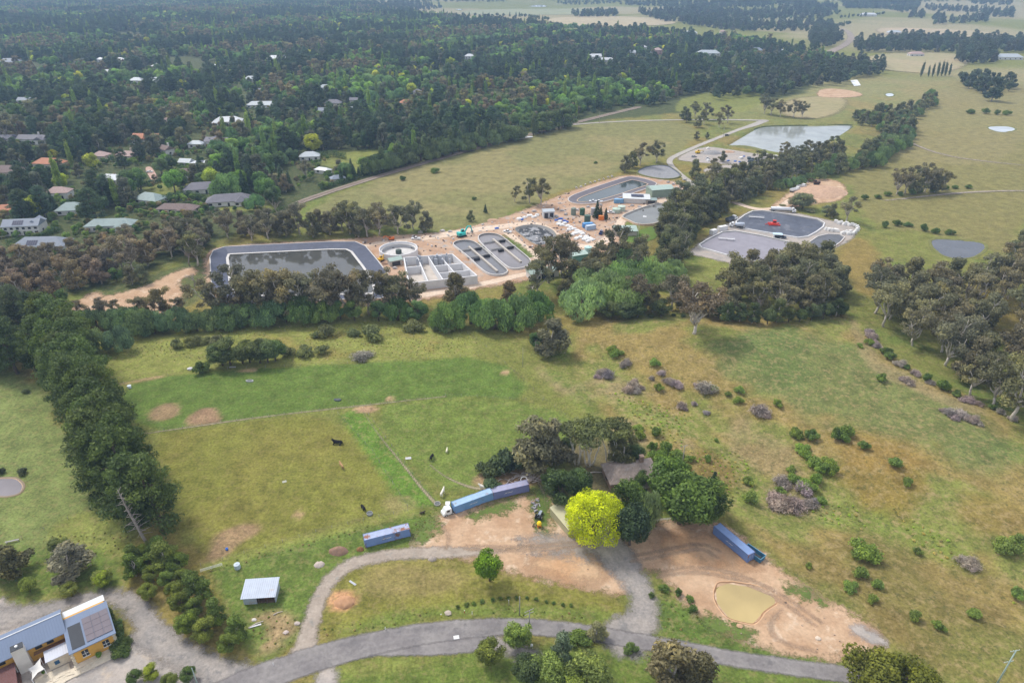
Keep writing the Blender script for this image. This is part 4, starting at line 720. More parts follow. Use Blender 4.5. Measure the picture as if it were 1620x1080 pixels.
# hedge of shrubs between drive and property
run(['round', 'round', 'gumdense'], fill([(210, 875), (250, 858), (295, 900), (325, 950), (352, 985), (388, 1015), (380, 1038), (340, 1034), (285, 992), (240, 955), (212, 915)], 3.7, .36, .55, 38), dict(round='leafy olive-green shrub', gumdense='pale olive shrub'), 'the shrub belt beside the drive', 'shrubs in the belt beside the drive', tone=(.085, .11, .022), wide=1.1)
run(['round', 'bush'], along([(250, 870), (218, 905), (200, 920), (170, 915), (130, 930), (95, 950)], 5, 1.2, .3, .42, 39), dict(round='olive shrub', bush='low olive bush'), 'the rim of the court', 'shrubs round the court', tone=(.1, .125, .028), wide=1.3)
for px_, py_, s_, k_, w_, tn, l_ in ((25, 908, .6, 'gumdense', 1.4, (.075, .075, .035), 'dark olive bushy tree at the left edge above the court'), (48, 935, .38, 'round', 1.1, (.1, .13, .025), 'yellow-green shrub below the olive tree at the left edge'), (115, 908, .62, 'gumdense', 1.5, (.13, .125, .085), 'large grey bushy shrub above the court'), (95, 870, .35, 'round', 1.3, (.08, .1, .03), 'green shrub behind the grey one'), (165, 925, .36, 'round', 1.2, (.13, .17, .02), 'yellow-green shrub above the drive bend'), (242, 1072, .3, 'round', 1.3, (.13, .16, .02), 'yellow shrub on the near side of the forecourt'), (300, 1076, .3, 'round', 1.2, (.05, .08, .02), 'dark green shrub beside the pale post'), (215, 1080, .3, 'round', 1.1, (.05, .075, .02), 'dark shrub left of the yellow shrub'), (270, 1085, .3, 'round', 1.2, (.08, .1, .02), 'green shrub at the bottom edge by the forecourt'),
    (38, 748, 1.0, 'bush', 1, (.05, .06, .03), 'small dark bush above the meadow pond'), (2, 748, .8, 'bush', 1, (.05, .06, .03), 'dark bush at the left edge above the meadow pond'), (40, 622, .8, 'bush', 1.2, (.07, .085, .04), 'small shrub high on the left meadow')):
    p = at(px_, py_); tree(k_, p.x, p.y, s_, l_, tone=tn, wide=w_, var=.05)
run(['bush'], along([(158, 968), (172, 985), (183, 1003), (192, 1022), (199, 1036), (192, 1030), (178, 1005)], 1.5, .7, .75, 1.2, 40), 'dark green shrub', 'the bed beside the yellow house', 'shrubs beside the yellow house', tone=(.045, .07, .02))
# bushes in the upper part of the plot
run(['round'], [(*at(365, 577)[:2], .95), (*at(385, 575)[:2], .7), (*at(352, 578)[:2], .85), (*at(396, 573)[:2], .8), (*at(412, 574)[:2], .85), (*at(424, 573)[:2], .8)], dict(bush='dark olive bush', round='dark olive tree'), 'the clump in the upper paddock', 'clump in the upper paddock', tone=(.065, .085, .028), wide=1.25)
for px_, py_, s_, k_, l_ in ((320, 587, 1.15, 'bush', 'round dark green bush beside the white rock'), (436, 571, .6, 'round', 'right end of the dark clump in the upper paddock'), (455, 563, 1.0, 'bush', 'small bush right of the dark clump'), (482, 561, 1.3, 'bush', 'grey-olive bush in the upper paddock'), (510, 560, 1.1, 'bush', 'olive bush right of the grey-olive one'), (569, 567, 1.4, 'scrub', 'grey scrubby bush alone on the upper paddock'), (283, 549, 1.1, 'bush', 'first bush in the row above the white sheets'), (305, 545, 1.1, 'bush', 'second bush in the row above the white sheets'), (322, 542, .9, 'bush', 'third bush in the row above the white sheets'), (348, 543, 1.2, 'bush', 'widest bush in the row above the white sheets'), (520, 531, 1.4, 'bush', 'tall bush at the top of the upper paddock'), (500, 534, .9, 'bush', 'small bush left of the tall one at the paddock top'), (590, 532, 1.7, 'bush', 'widest bush at the top of the upper paddock'), (560, 530, 1.0, 'bush', 'bush between the tall and the wide one'), (655, 522, 1.5, 'bush', 'pale olive bush near the plot corner'), (690, 522, 1.0, 'bush', 'small bush just left of the plot corner'), (712, 524, 1.3, 'bush', 'olive bush just right of the plot corner')):
    p = at(px_, py_); tree(k_, p.x, p.y, s_ * (1.45 if k_ == 'bush' else 1.25), l_, wide=1.2, tone=(.095, .11, .045) if k_ == 'bush' and px_ not in (320, 430) else None)
# bushes scattered over the right hand hillside
for ln_ in '''967,556,1.3,left one of the twin bushes high on the hill foot
975,562,1.2,right one of the twin bushes high on the hill foot
1036,578,1.2,single dark bush below the hill crest
1043,617,1.0,olive bush between grey thickets in the upper swale
1170,620,1.0,topmost bush of the trio on the slope
1150,626,.7,left and smallest bush of the trio on the slope
1168,636,.8,lowest bush of the trio on the slope
1228,642,1.2,dark bush beside the rightmost grey thicket of the swale
1126,617,1.0,green bush joined to a big grey thicket
1010,680,.9,dark bush above the farmhouse thicket
1132,697,.5,tiny bush right of the power pole
1190,795,1.4,tall bush at the left foot of the mauve bramble patch
1185,765,1.0,pale bush at the top left of the mauve bramble patch
1412,737,1.2,upper of the two lone bushes right of the long thicket
1436,766,1.0,lower of the two lone bushes right of the long thicket
1297,795,.9,small bush at the lower right of the bramble patch
1120,728,.8,lime green bush just right of the power pole
1365,880,1.8,biggest round bush alone on the near dry field
1452,875,.7,small bush right of the biggest round bush
1364,912,1.1,pale lime bush below the biggest round bush
1344,930,.9,small bush below and left of the lime bush
1390,930,.9,small bush below and right of the lime bush
1382,950,.8,lowest of the four bushes under the biggest one
1447,978,1.0,left one of the low pair in the near dry field
1483,994,.9,right one of the low pair in the near dry field
1537,975,1.1,lone bush nearest the tall corner power pole
1590,870,1.6,larger bush in the swale at the right edge
1612,858,1.3,upper bush in the swale at the right edge
1280,898,.6,small bush beside the field right of the container
1610,945,1.1,bush in the swale low at the right edge
1395,603,1.2,bright bush at the corner of the right hand wood
1360,548,.8,dark bush at the head of the wood edge
1235,780,.9,dark bush just above the mauve bramble patch
1375,545,1.0,upper green bush at the wood edge
1250,745,.9,bush between the long thicket and the pale one'''.split('\n'):
    a_, b_, c_, l_ = ln_.split(','); p = at(float(a_), float(b_)); tree('bush', p.x, p.y, float(c_) * 1.1, l_, 'bushes scattered on the dry hillside', tone=(.10, .14, .03), var=.15)
run(['bush'], [(*at(a, b)[:2], c) for a, b, c in ((1258, 690, 1.3), (1285, 693, 1.3), (1322, 692, 1.6), (1340, 690, 1.6), (1333, 696, 1.3), (1365, 710, 1.1))], 'dense green bush', 'the row above the swale thicket', 'bushes in the row above the swale thicket', tone=(.09, .13, .028))
run(['bush'], [(*at(a, b)[:2], c) for a, b, c in ((1268, 712, 1.3), (1275, 725, 1.4), (1290, 735, 1.5), (1300, 748, 1.6), (1318, 748, 1.3), (1310, 735, 1.2), (1275, 772, 1.5), (1292, 765, 1.4), (1255, 760, 1.1))], 'dense green bush', 'the long thicket on the slope', 'bushes in the long thicket on the slope', tone=(.09, .135, .026))
run(['scrub'], [(*at(a, b)[:2], c) for a, b, c in ((950, 592, 1.4), (962, 597, 1.4), (992, 577, 1.2), (1000, 612, 1.4), (992, 620, 1.2), (1008, 620, 1.1), (1045, 592, .9), (1070, 610, 1.3), (1062, 608, 1.2), (1112, 617, 1.8), (1078, 645, 1.1), (1202, 655, 1.8), (1118, 655, .8), (944, 597, .8), (957, 588, .9), (985, 581, .7), (1003, 606, .9), (1014, 615, .7), (1076, 614, .8), (1054, 604, .8), (1120, 621, .9), (1104, 613, .8), (1212, 659, .9), (1193, 651, .8), (1084, 649, .6), (1030, 600, .7), (1098, 640, .6))], 'grey leafless bush', 'the upper weedy swale', 'grey bushes in the upper swale')
run(['scrub'], [(*at(a, b)[:2], c) for a, b, c in ((1238, 765, 1.5), (1225, 795, 1.7), (1240, 800, 1.8), (1255, 802, 1.6), (1232, 805, 1.5), (1270, 775, 1.4), (1280, 800, 1.2), (1532, 893, 1.3), (1500, 655, 1.3), (1520, 660, 1.5), (1540, 668, 1.3), (1435, 605, 1.3), (1380, 535, 1.3), (1246, 770, .8), (1230, 787, .9), (1263, 797, .9), (1222, 803, .8), (1276, 783, .8), (1288, 793, .7), (1539, 898, .7), (1526, 889, .8), (1492, 651, .7), (1510, 663, .9), (1531, 663, .8), (1549, 672, .8), (1428, 601, .8), (1442, 610, .7))], 'mauve-grey leafless bush', 'the lower swale and wood edge', 'grey bushes in the lower swale')
run(['bush'], along([(1030, 940), (1050, 935), (1085, 945), (1095, 965)], 3, 1, .5, .8, 41), 'low weedy bush', 'the drive edge left of the brown dam', 'weedy bushes left of the brown dam')
run(['bush'], along([(724, 960), (760, 952), (810, 945), (860, 950), (905, 960)], 2.3, .2, .28, .36, 42), 'small planted shrub', 'the hedge row on the grass bank', 'small shrubs in the hedge row on the bank')
# suburb front row along the railway: poplars, hedges, single trees
run(['poplar', 'willow'], along([(590, 275), (640, 262), (700, 246), (760, 232), (822, 220)], 5.5, 1.2, .95, 1.15, 43), dict(poplar='tall grey-green poplar', willow='full grey-green tree'), 'the row behind the railway', 'trees in the row behind the railway', tone=(.07, .095, .042), wide=1.3)
run(['poplar', 'round', 'gumdense'], along([(845, 215), (865, 208), (885, 205), (900, 200)], 5.5, 1.5, 1.0, 1.2, 45), dict(poplar='tall poplar', round='full green tree', gumdense='brown-green tree'), 'the block past the platform', 'trees past the railway platform', tone=(.075, .1, .036), wide=1.3)
run(['cone', 'poplar'], along([(540, 288), (560, 282), (590, 276)], 3.5, .5, .55, .75, 46), dict(cone='clipped dark conifer', poplar='clipped dark poplar'), 'the hedge left of the railway poplars', 'hedge conifers left of the railway poplars')
# ================================================================ buildings
WIN = mat('window_glass', (.03, .035, .045), .12, .1)
WHITE = mat('white_painted_wall', (.64, .63, .61), .7, .08, .5)
CREAM = mat('cream_render', (.58, .52, .43), .8, .1, .5)
BRICK = mat('brown_brick', (.30, .21, .16), .85, .18, 1.5)
FRAME = mat('white_frame', (.75, .75, .74), .5, .05)
ROOFS = dict(slate=mat('slate_grey_roof', (.17, .165, .19), .6, .12, .4, ribs=.5), grey=mat('blue_grey_roof', (.23, .26, .31), .5, .1, .4, ribs=.5), pale=mat('pale_zinc_roof', (.44, .48, .51), .45, .08, .4, ribs=.5),
             green=mat('pale_green_grey_roof', (.27, .34, .33), .5, .1, .4, ribs=.5), orange=mat('orange_tile_roof', (.50, .23, .14), .8, .2, 1.2, ribs=.35), brown=mat('brown_tile_roof', (.22, .165, .15), .8, .2, 1.2, ribs=.35), pink=mat('pinkish_tile_roof', (.45, .33, .3), .8, .15, 1, ribs=.35), white=mat('white_roof', (.6, .62, .64), .4, .05, .4, ribs=.5))
SOLAR = mat('solar_panel_glass', (.045, .05, .09), .45, .1, 1)
HOUSES = []
def roof_mesh(M, x, y, w, d, z, rise, hip, ov=.5, th=.18):
    a, b = w / 2 + ov, d / 2 + ov; r = (b if hip else 0.0); r = min(r, a - .3)
    V = [(x - a, y - b, z), (x + a, y - b, z), (x + a, y + b, z), (x - a, y + b, z), (x - a + r, y, z + rise), (x + a - r, y, z + rise)]
    V += [(p[0], p[1], z - th) for p in V[:4]]
    M.add(V, [(0, 1, 5, 4), (2, 3, 4, 5), (3, 0, 4), (1, 2, 5), (0, 6, 7, 1), (1, 7, 8, 2), (2, 8, 9, 3), (3, 9, 6, 0), (9, 8, 7, 6)])
def house(px, py, w, d, h, rot, roof, wall, label, hip=True, wing=None, chimney=False, solar=False, wins=3, rise=None, name='house', cat='house', door=True):
    p = at(px, py); th = thing(name, label, cat, p, math.radians(rot)); HOUSES.append((p.x, p.y, w, d, h))
    rise = rise or d * .33
    M = MB().box(0, 0, -.6, w, d, h + .6)
    R = MB(); roof_mesh(R, 0, 0, w, d, h, rise, hip)
    if not hip:
        for s in (-1, 1): M.add([(s * w / 2, -d / 2, h - .05), (s * w / 2, d / 2, h - .05), (s * w / 2, 0, h + rise * .9)], [(0, 1, 2) if s > 0 else (2, 1, 0)])
    if wing:
        wx, wy, ww, wd = wing; M.box(wx, wy, -.6, ww, wd, h + .45)
        if ww >= wd: roof_mesh(R, wx, wy, ww, wd, h - .12, rise * .85, hip)
        else:
            Q = MB(); roof_mesh(Q, 0, 0, wd, ww, h - .12, rise * .85, hip); R.add([(wx - v[1], wy + v[0], v[2]) for v in Q.v], Q.f)
    M.build('wall', wall, th); rf = R.build('roof', ROOFS[roof] if isinstance(roof, str) else roof, th)
    if chimney: MB().box(w * .22, d * .12, h * .6, 1.1, 1.1, rise + 1.6 + h * .4).box(w * .22, d * .12, h + rise + 1.6, 1.35, 1.35, .25).build('chimney', wall, rf)
    if solar: 
        sl = math.atan2(rise, d / 2 + .5); Q = MB()
        for i in range(5):
            for j in range(2):
                x0 = -w * .22 + i * 1.15; v0 = 1.0 + j * 1.75
                V = [(x0, v0), (x0 + 1.05, v0), (x0 + 1.05, v0 + 1.65), (x0, v0 + 1.65)]
                Q.add([(a, -d / 2 - .5 + b * math.cos(sl), h + b * math.sin(sl) + .12) for a, b in V], [(0, 1, 2, 3)])
        Q.build('solar_panel', SOLAR, rf)
    fr = -d / 2
    n = max(1, wins)
    for i in range(n):
        x = (i + .5) / n * w - w / 2
        if wing and abs(x - wing[0]) < wing[2] / 2 + .6 and wing[1] < 0: y = wing[1] - wing[3] / 2
        else: y = fr
        if door and i == n // 2 and n > 1: MB().box(x, y - .04, 0, 1.2, .08, 2.2).build('door', WIN, th); continue
        o = MB().box(x, y - .05, .9, 1.9, .1, min(1.4, h - 1.3)).build('window', WIN, th)
        MB().box(x, y - .04, .8, 2.1, .06, .1).build('sill', FRAME, o)
    if wins:
        for s in (-1, 1): MB().box(s * (w / 2 + .04), 0, 1.0, .08, 1.6, min(1.3, h - 1.3)).build('window', WIN, th)
    if h > 4.6:
        for i in range(n): MB().box((i + .5) / n * w - w / 2, fr - .05, 3.5, 1.5, .1, 1.2).build('window', WIN, th)
    return th
# ---- the suburb houses, from the near left corner outwards
H_ = house
H_(42, 368, 19, 9, 5.4, 8, 'grey', WHITE, 'white two storey house with blue-grey roof and solar panels at the left edge', False, solar=True, wins=6, wing=(6, 2.5, 6, 9))
H_(70, 393, 27, 11, 3.2, 4, 'grey', WHITE, 'long grey roofed house with solar panels below the white two storey house', solar=True, wins=6)
H_(178, 362, 26, 9, 3.4, 6, 'green', WHITE, 'long white house with grey-green hip roof above the left wood', wins=7, wing=(8, -3, 7, 9))
H_(116, 336, 16, 11, 3.0, 10, 'green', WHITE, 'pale green-grey roofed bungalow with white verandah', wins=3)
H_(12, 337, 16, 8, 2.9, 12, 'orange', BRICK, 'long orange tiled house cut by the left edge of the picture', wins=3)
H_(283, 335, 24, 8, 2.8, -3, 'brown', CREAM, 'low brown tiled house below the square hedge', wing=(5, -2, 6, 7), wins=4)
H_(240, 320, 18, 11, 3.0, -18, 'green', WHITE, 'grey-green roofed house left of the square hedge', wins=3)
H_(322, 303, 23, 11, 3.0, 14, 'slate', WHITE, 'dark slate roofed house with white walls left of the two slate houses', wing=(10, 4, 7, 8), wins=4)
H_(364, 322, 27, 11, 3.0, 14, 'slate', WHITE, 'long dark slate roofed house nearest the railway wood', wing=(8, -4, 7, 8), wins=5)
H_(293, 281, 12, 7, 4.2, 10, 'brown', WHITE, 'small white cottage with steep brown roof above the black fence', False, wins=3, rise=2.6)
H_(296, 262, 9, 7, 3.2, -10, 'pale', WHITE, 'small pale gabled pavilion beside the white pool house', False, wins=2)
H_(319, 262, 15, 7, 3.0, 12, 'white', WHITE, 'flat white pool house with dark panels on the roof', solar=True, wins=4, rise=.6)
H_(183, 289, 20, 9, 3.2, -8, 'white', WHITE, 'white roofed low house among the trees left of the brick drive', wins=4)
H_(96, 312, 14, 9, 4.2, 6, 'pink', WHITE, 'pinkish roofed house half hidden behind the dark tree', wins=2)
H_(15, 277, 20, 12, 3.4, 4, 'brown', CREAM, 'large brown-grey roofed house at the left edge with dormers', wins=4, chimney=True)
H_(82, 265, 22, 10, 4.0, -8, 'orange', CREAM, 'orange-pink tiled house screened by a bare tree', wins=3)
H_(204, 252, 15, 9, 3.8, -14, 'pink', CREAM, 'stone coloured house with chimney beside the yellow-green hedge', False, chimney=True, wins=3)
H_(162, 252, 11, 9, 3.6, -8, 'pink', CREAM, 'stone coloured house left of its chimneyed neighbour', wins=2)
H_(265, 244, 10, 8, 4.6, -35, 'brown', WHITE, 'white gabled house with one tall chimney above the blue spruce', False, chimney=True, wins=2)
H_(236, 226, 24, 11, 4.4, -4, 'orange', WHITE, 'white house with three orange tiled gables', False, wing=(-6, -3, 9, 9), wins=4)
H_(346, 231, 20, 9, 4.4, -10, 'slate', WHITE, 'white gabled house with slate roofs in the middle of the suburb', False, wing=(-6, 4, 8, 11), wins=4)
H_(312, 233, 12, 7, 3.4, -4, 'pale', WHITE, 'small white house left of the slate gabled one', wins=2)
H_(120, 223, 13, 8, 3.2, 6, 'grey', WHITE, 'small grey roofed house right of the twin gabled house', False, wins=2)
H_(55, 226, 24, 9, 4.0, -4, 'slate', WHITE, 'white house with slate roof and two gables at the left', False, wing=(9, -1, 8, 12), chimney=True, wins=5)
H_(10, 226, 16, 9, 4.0, -4, 'slate', WHITE, 'slate roofed white house touching the left edge', False, wing=(5, -1, 7, 12), wins=3)
H_(491, 252, 15, 9, 3.2, 8, 'pale', WHITE, 'pale roofed house at the head of the clipped lawn', wins=3)
H_(512, 274, 12, 5, 2.8, -24, 'white', WHITE, 'narrow white roofed building beside the green lawn', wins=2)
H_(535, 287, 10, 6, 2.8, 24, 'grey', CREAM, 'small grey roofed shed at the end of the lawn hedge', wins=1)
H_(362, 197, 26, 12, 3.6, 12, 'white', WHITE, 'bright white roofed large house in the tall trees', wing=(-9, -4, 9, 9), wins=5)
H_(267, 199, 7, 8, 5, 60, 'pink', CREAM, 'narrow pale house end glimpsed between tall trunks', False, wins=1)
H_(416, 170, 32, 10, 3.2, 2, 'pale', WHITE, 'long teal-white roofed house in the upper suburb', wing=(12, -2, 8, 10), wins=6)
H_(528, 167, 18, 10, 3.2, 0, 'slate', CREAM, 'dark grey roofed house near the straight road', wins=3)
H_(516, 142, 16, 9, 3.2, 10, 'pale', WHITE, 'pale roofed house right of the upper suburb centre', wins=3)
H_(515, 180, 13, 8, 3.6, 10, 'grey', WHITE, 'small grey gabled house before the poplars', False, wins=2)
H_(413, 146, 18, 8, 3.4, -3, 'slate', WHITE, 'white fronted house with dark low roof below the yellow tree', wins=3, rise=1)
H_(398, 128, 16, 9, 3.2, 4, 'pale', WHITE, 'small pale roofed house beside the yellow-green tree', wins=2)
H_(447, 96, 46, 12, 4.0, 1, 'white', WHITE, 'long low white roofed building high in the suburb', wins=7, wing=(-14, -3, 12, 10))
H_(336, 112, 24, 14, 4.2, 8, 'white', WHITE, 'cluster of white roofs right of the double white houses', wing=(6, 7, 12, 12), wins=3)
H_(383, 100, 13, 9, 3.6, 0, 'pale', WHITE, 'small white house right of the white roof cluster', wins=2)
H_(248, 132, 22, 12, 3.6, 0, 'pale', WHITE, 'white roofed house, middle one of three in the row', wing=(-6, -3, 8, 10), wins=3)
H_(218, 131, 17, 10, 3.4, -4, 'pale', WHITE, 'white roofed house, left one of three in the row', wins=2)
H_(270, 129, 9, 9, 3.2, 8, 'pale', WHITE, 'small white roofed house, right one of three in the row', wins=1)
H_(253, 108, 20, 11, 3.6, 0, 'white', WHITE, 'white house above the row of three', wins=3)
H_(179, 119, 18, 10, 4.2, 12, 'white', WHITE, 'white gabled house lower left of the upper white houses', False, wins=3)
H_(192, 101, 14, 9, 6.0, 0, 'white', WHITE, 'tall white house in the upper left', wins=2)
H_(160, 98, 10, 8, 4, 0, 'white', WHITE, 'tiny white house between two others in the upper left', wins=1)
H_(131, 100, 20, 10, 3.6, 3, 'pale', WHITE, 'pale roofed house in the upper left', wins=3)
H_(69, 113, 15, 9, 3.2, 4, 'grey', CREAM, 'grey roofed small house right of the wide blue-grey one', wins=2)
H_(17, 101, 30, 14, 3.4, 6, 'grey', CREAM, 'wide blue-grey roofed house near the left edge, upper row', wins=4)
H_(62, 164, 14, 9, 3.2, 6, 'pink', WHITE, 'pale brick house with grey-pink roof in the upper left', wins=2)
H_(44, 163, 18, 9, 3.2, -4, 'grey', WHITE, 'grey roofed cottage left of the pale brick house', False, wins=3)
H_(563, 178, 9, 7, 4, 35, 'white', WHITE, 'small white gable beside the bright green tree', False, wins=1)
H_(561, 164, 9, 7, 4.2, 0, 'slate', WHITE, 'white house front with slate gables left of the railway trees', False, wins=2)
H_(661, 153, 9, 8, 6, 0, 'slate', WHITE, 'narrow white house glimpsed in the dark trees', wins=1)
H_(643, 167, 14, 9, 3.4, 0, 'orange', CREAM, 'brown-orange roofed house glimpsed under the yellow tree', wins=2)
H_(743, 95, 15, 10, 6.0, 0, 'white', WHITE, 'tall white house in the middle of the far suburb', wins=3)
H_(939, 94, 24, 12, 4.5, 4, 'white', WHITE, 'white house left of a low white shed, far suburb', False, wins=3, wing=(5, -2, 9, 11))
H_(958, 98, 26, 9, 3.4, 0, 'white', WHITE, 'low white shed far in the suburb', wins=3)
H_(997, 87, 17, 11, 4, 0, 'pale', WHITE, 'white house in the right part of the far suburb', False, wins=3)
H_(1016, 78, 14, 10, 4, 10, 'white', WHITE, 'small white house above the pink one', wins=2)
H_(1040, 86, 14, 11, 7, 0, 'pink', mat('pink_wall', (.5, .32, .3), .8), 'pink walled tall house in the far suburb', wins=2)
H_(1029, 88, 12, 9, 4, 0, 'grey', CREAM, 'grey house left of the pink one', wins=2)
H_(1092, 55, 28, 12, 4, 0, 'white', WHITE, 'long white roof at the foot of the hedge ringed paddocks', wins=3)
H_(1143, 53, 12, 9, 4, 0, 'pink', CREAM, 'small cream house by the hedged paddocks', wins=1)
H_(1120, 88, 38, 14, 4.2, -4, 'pale', WHITE, 'wide pale roofed house with white walls near the park', wing=(-10, 6, 10, 14), wins=5)
H_(1155, 88, 15, 9, 4, 0, 'pale', WHITE, 'pale roofed house right of the wide one near the park', wins=2)
H_(1194, 83, 26, 12, 4, -8, 'grey', WHITE, 'grey-white roofed house left of the railway bend', wins=4)
H_(1234, 84, 12, 8, 4, 0, 'pale', WHITE, 'small pale house nearest the railway bend', wins=1)
H_(1448, 89, 24, 10, 4, 0, 'pink', WHITE, 'small grey-pink roofed farmhouse behind the far paddock', wins=3)
H_(1594, 94, 40, 14, 4, -3, 'pale', WHITE, 'long grey roofed farm building near the right edge', wins=5)
H_(1414, 54, 30, 12, 4, 0, 'pale', WHITE, 'tiny pale farm shed far up the right side', wins=2, name='shed', cat='shed')
H_(1373, 26, 46, 14, 5, 0, 'white', WHITE, 'tiny white shed at the top right of the railway line', wins=2, name='shed', cat='shed')
H_(1187, 140, 13, 8, 3.6, 0, 'white', WHITE, 'small white shed on the bare ground behind the lake', False, wins=2, name='shed', cat='shed')
H_(1200, 138, 9, 7, 3, 40, 'pale', CREAM, 'small pale shed among the green trees behind the lake', False, wins=1, name='shed', cat='shed')
H_(828, 219, 16, 3.0, .9, 22, mat('platform_top', (.55, .56, .58), .6), CREAM, 'long low platform canopy beside the railway', False, wins=0, rise=.25, name='platform', cat='platform', door=False)

# ---- water works buildings
ZG = ROOFS['green']; PG = mat('pale_green_sheet', (.38, .48, .43), .5, .06, .4, ribs=.5); SAGE = mat('sage_green_wall', (.27, .35, .28), .7, .08, .4, ribs=.4); BEIGE = mat('beige_block', (.45, .41, .36), .8, .12, .6)
def shed(px, py, w, d, h, rot, roofm, wallm, label, bays=0, rise=None, side='front', low=False):
    p = at(px, py); th = thing('shed', label, 'shed', p, math.radians(rot)); HOUSES.append((p.x, p.y, w, d, h)); rise = rise or d * .14
    M = MB().box(0, 0, -.4, w, d, h + .4)
    for s in (-1, 1): M.add([(s * w / 2, -d / 2, h - .03), (s * w / 2, d / 2, h - .03), (s * w / 2, 0, h + rise * .93)], [(0, 1, 2) if s > 0 else (2, 1, 0)])
    M.build('wall', wallm, th); R = MB(); roof_mesh(R, 0, 0, w, d, h, rise, False, .35, .14); R.build('roof', roofm, th)
    for i in range(bays):  # flat dark panels painted as the shade inside open bays and entrances
        if side == 'front': x = (i + .5) / bays * w - w / 2; MB().box(x, -d / 2 - .03, 0, w / bays * .66, .1, h * .78).build('doorway_shade', WIN, th)
        else: y = (i + .5) / bays * d - d / 2; MB().box(w / 2 + .03, y, 0, .1, d / bays * .66, h * .78).build('doorway_shade', WIN, th)
    return th
shed(1043, 309, 15.5, 10, 5.4, 14, PG, SAGE, 'large sage green shed with pale green roof and open bays', 2, side='right')
shed(1006, 318, 17, 11, 3.2, -8, ROOFS['white'], WHITE, 'low white roofed office with dark solar panels', 0, .6)
shed(1029, 321, 7, 5, 2.6, 0, ZG, BEIGE, 'small beige hut right of the white office', 1)
shed(867, 343, 6.6, 5.5, 4.2, 8, ROOFS['pale'], mat('grey_sheet', (.5, .52, .54), .6, .05, .4, ribs=.4), 'small pale grey shed with two open bays', 2)
shed(988, 369, 12.5, 9.5, 3.0, 2, PG, BEIGE, 'beige brick building with wide pale green roof by the lawn', 0, 1.4)
shed(858, 437, 15, 6, 3.4, 22, PG, WHITE, 'long white shed with pale green roof below the far ditch', 1, 1.2)
shed(914, 413, 8.5, 6, 4.6, 22, PG, mat('teal_sheet', (.2, .4, .36), .6, .06, .4, ribs=.4), 'teal walled plant building with pale roof in the trees', 0, .3)
shed(625, 418, 6.5, 4.5, 3.0, 28, PG, BEIGE, 'little gabled hut in front of the round tank', 1, 1.1)
shed(1229, 376, 4.5, 2.6, 2.4, -10, mat('pale_blue_roof', (.55, .7, .8), .5), WHITE, 'tiny white kiosk on the wall between the sludge ponds', 1, .3)
b_ = at(1006, 318); Q = MB().box(0, 0, 3.62, 8, 4.6, .08); o = Q.build('solar_array', SOLAR); o.location = b_ + Vector((.5, -.6, .32)); o.rotation_euler = (.0, 0, math.radians(-8)); tag(o, 'dark solar array lying on the white office roof', 'solar panels')
o.location.z += .0
# ---- farm sheds
IRON = mat('zinc_iron_sheet', (.40, .45, .54), .4, .1, .5, ribs=.5, col2=(.42, .40, .42), thr=.6)
def farm_shed():
    p = at(415, 942); th = thing('field_shed', 'small pale iron skillion shed open at the front on the green paddock', 'shed', p, math.radians(5))
    w, d = 7.4, 4.6; M = MB()
    M.box(0, d / 2, -.3, w, .12, 3.3).box(-w / 2, 0, -.3, .12, d, 2.9).box(w / 2, 0, -.3, .12, d, 2.9).box(-w / 4 - .3, -d / 2, -.3, w / 2 - .6, .1, 2.6); M.build('wall', IRON, th)
    R = MB(); V = [(-w / 2 - .4, -d / 2 - .5, 2.45), (w / 2 + .4, -d / 2 - .5, 2.45), (w / 2 + .4, d / 2 + .4, 3.2), (-w / 2 - .4, d / 2 + .4, 3.2)]
    R.add(V + [(a, b, c - .07) for a, b, c in V], [(0, 1, 2, 3), (7, 6, 5, 4), (0, 4, 5, 1), (1, 5, 6, 2), (2, 6, 7, 3), (3, 7, 4, 0)]); R.build('roof', IRON, th)
    for x in (-.1, 1.8, w / 2 - .1): MB().box(x, -d / 2, -.3, .14, .14, 2.75).build('post', BARK, th)
    MB().box(0, 0, .01, w - .2, d - .2, .06).build('floor', mat('trodden_earth', (.17, .12, .09), .95, .25, 1), th)
    for x, y, s, c in ((1.3, -.6, .9, 'rusty_bin'), (2.6, .3, 1.1, 'blue_crate')):
        q = MB().box(0, 0, 0, s, s * .8, s * .7, .3).box(0, 0, s * .7, s * 1.05, s * .85, .06, .3)
        o = q.build('crate', mat(c, (.3, .13, .07) if c[0] == 'r' else (.12, .22, .45), .7, .2)); o.location = th.location + Vector((x, y, .07)); tag(o, ('rust coloured' if c[0] == 'r' else 'dark blue') + ' crate inside the open field shed', 'crate')
farm_shed()
def olive_shed():
    p = at(898, 826); a = math.radians(-62); th = thing('farm_shed', 'olive-cream gabled steel shed under the golden tree', 'shed', p, a); OL = mat('olive_cream_sheet', (.40, .37, .22), .55, .06, .4, ribs=.45)
    w, d, h = 9.6, 5.6, 2.7; M = MB().box(0, 0, -.3, w, d, h + .3)
    for s in (-1, 1): M.add([(s * w / 2, -d / 2, h - .03), (s * w / 2, d / 2, h - .03), (s * w / 2, 0, h + .8)], [(0, 1, 2) if s > 0 else (2, 1, 0)])
    M.build('wall', OL, th); R = MB(); roof_mesh(R, 0, 0, w, d, h, .95, False, .15, .1); R.build('roof', mat('olive_cream_roof', (.46, .43, .27), .5, .06, .4, ribs=.45), th)
    d_ = MB().box(w / 2 + .04, 0, 0, .06, 2.8, 2.3); 
    for k in range(6): d_.box(w / 2 + .08, 0, .1 + k * .37, .03, 2.7, .05)
    d_.build('roller_door', mat('roller_door_cream', (.42, .39, .26), .5), th)
olive_shed()
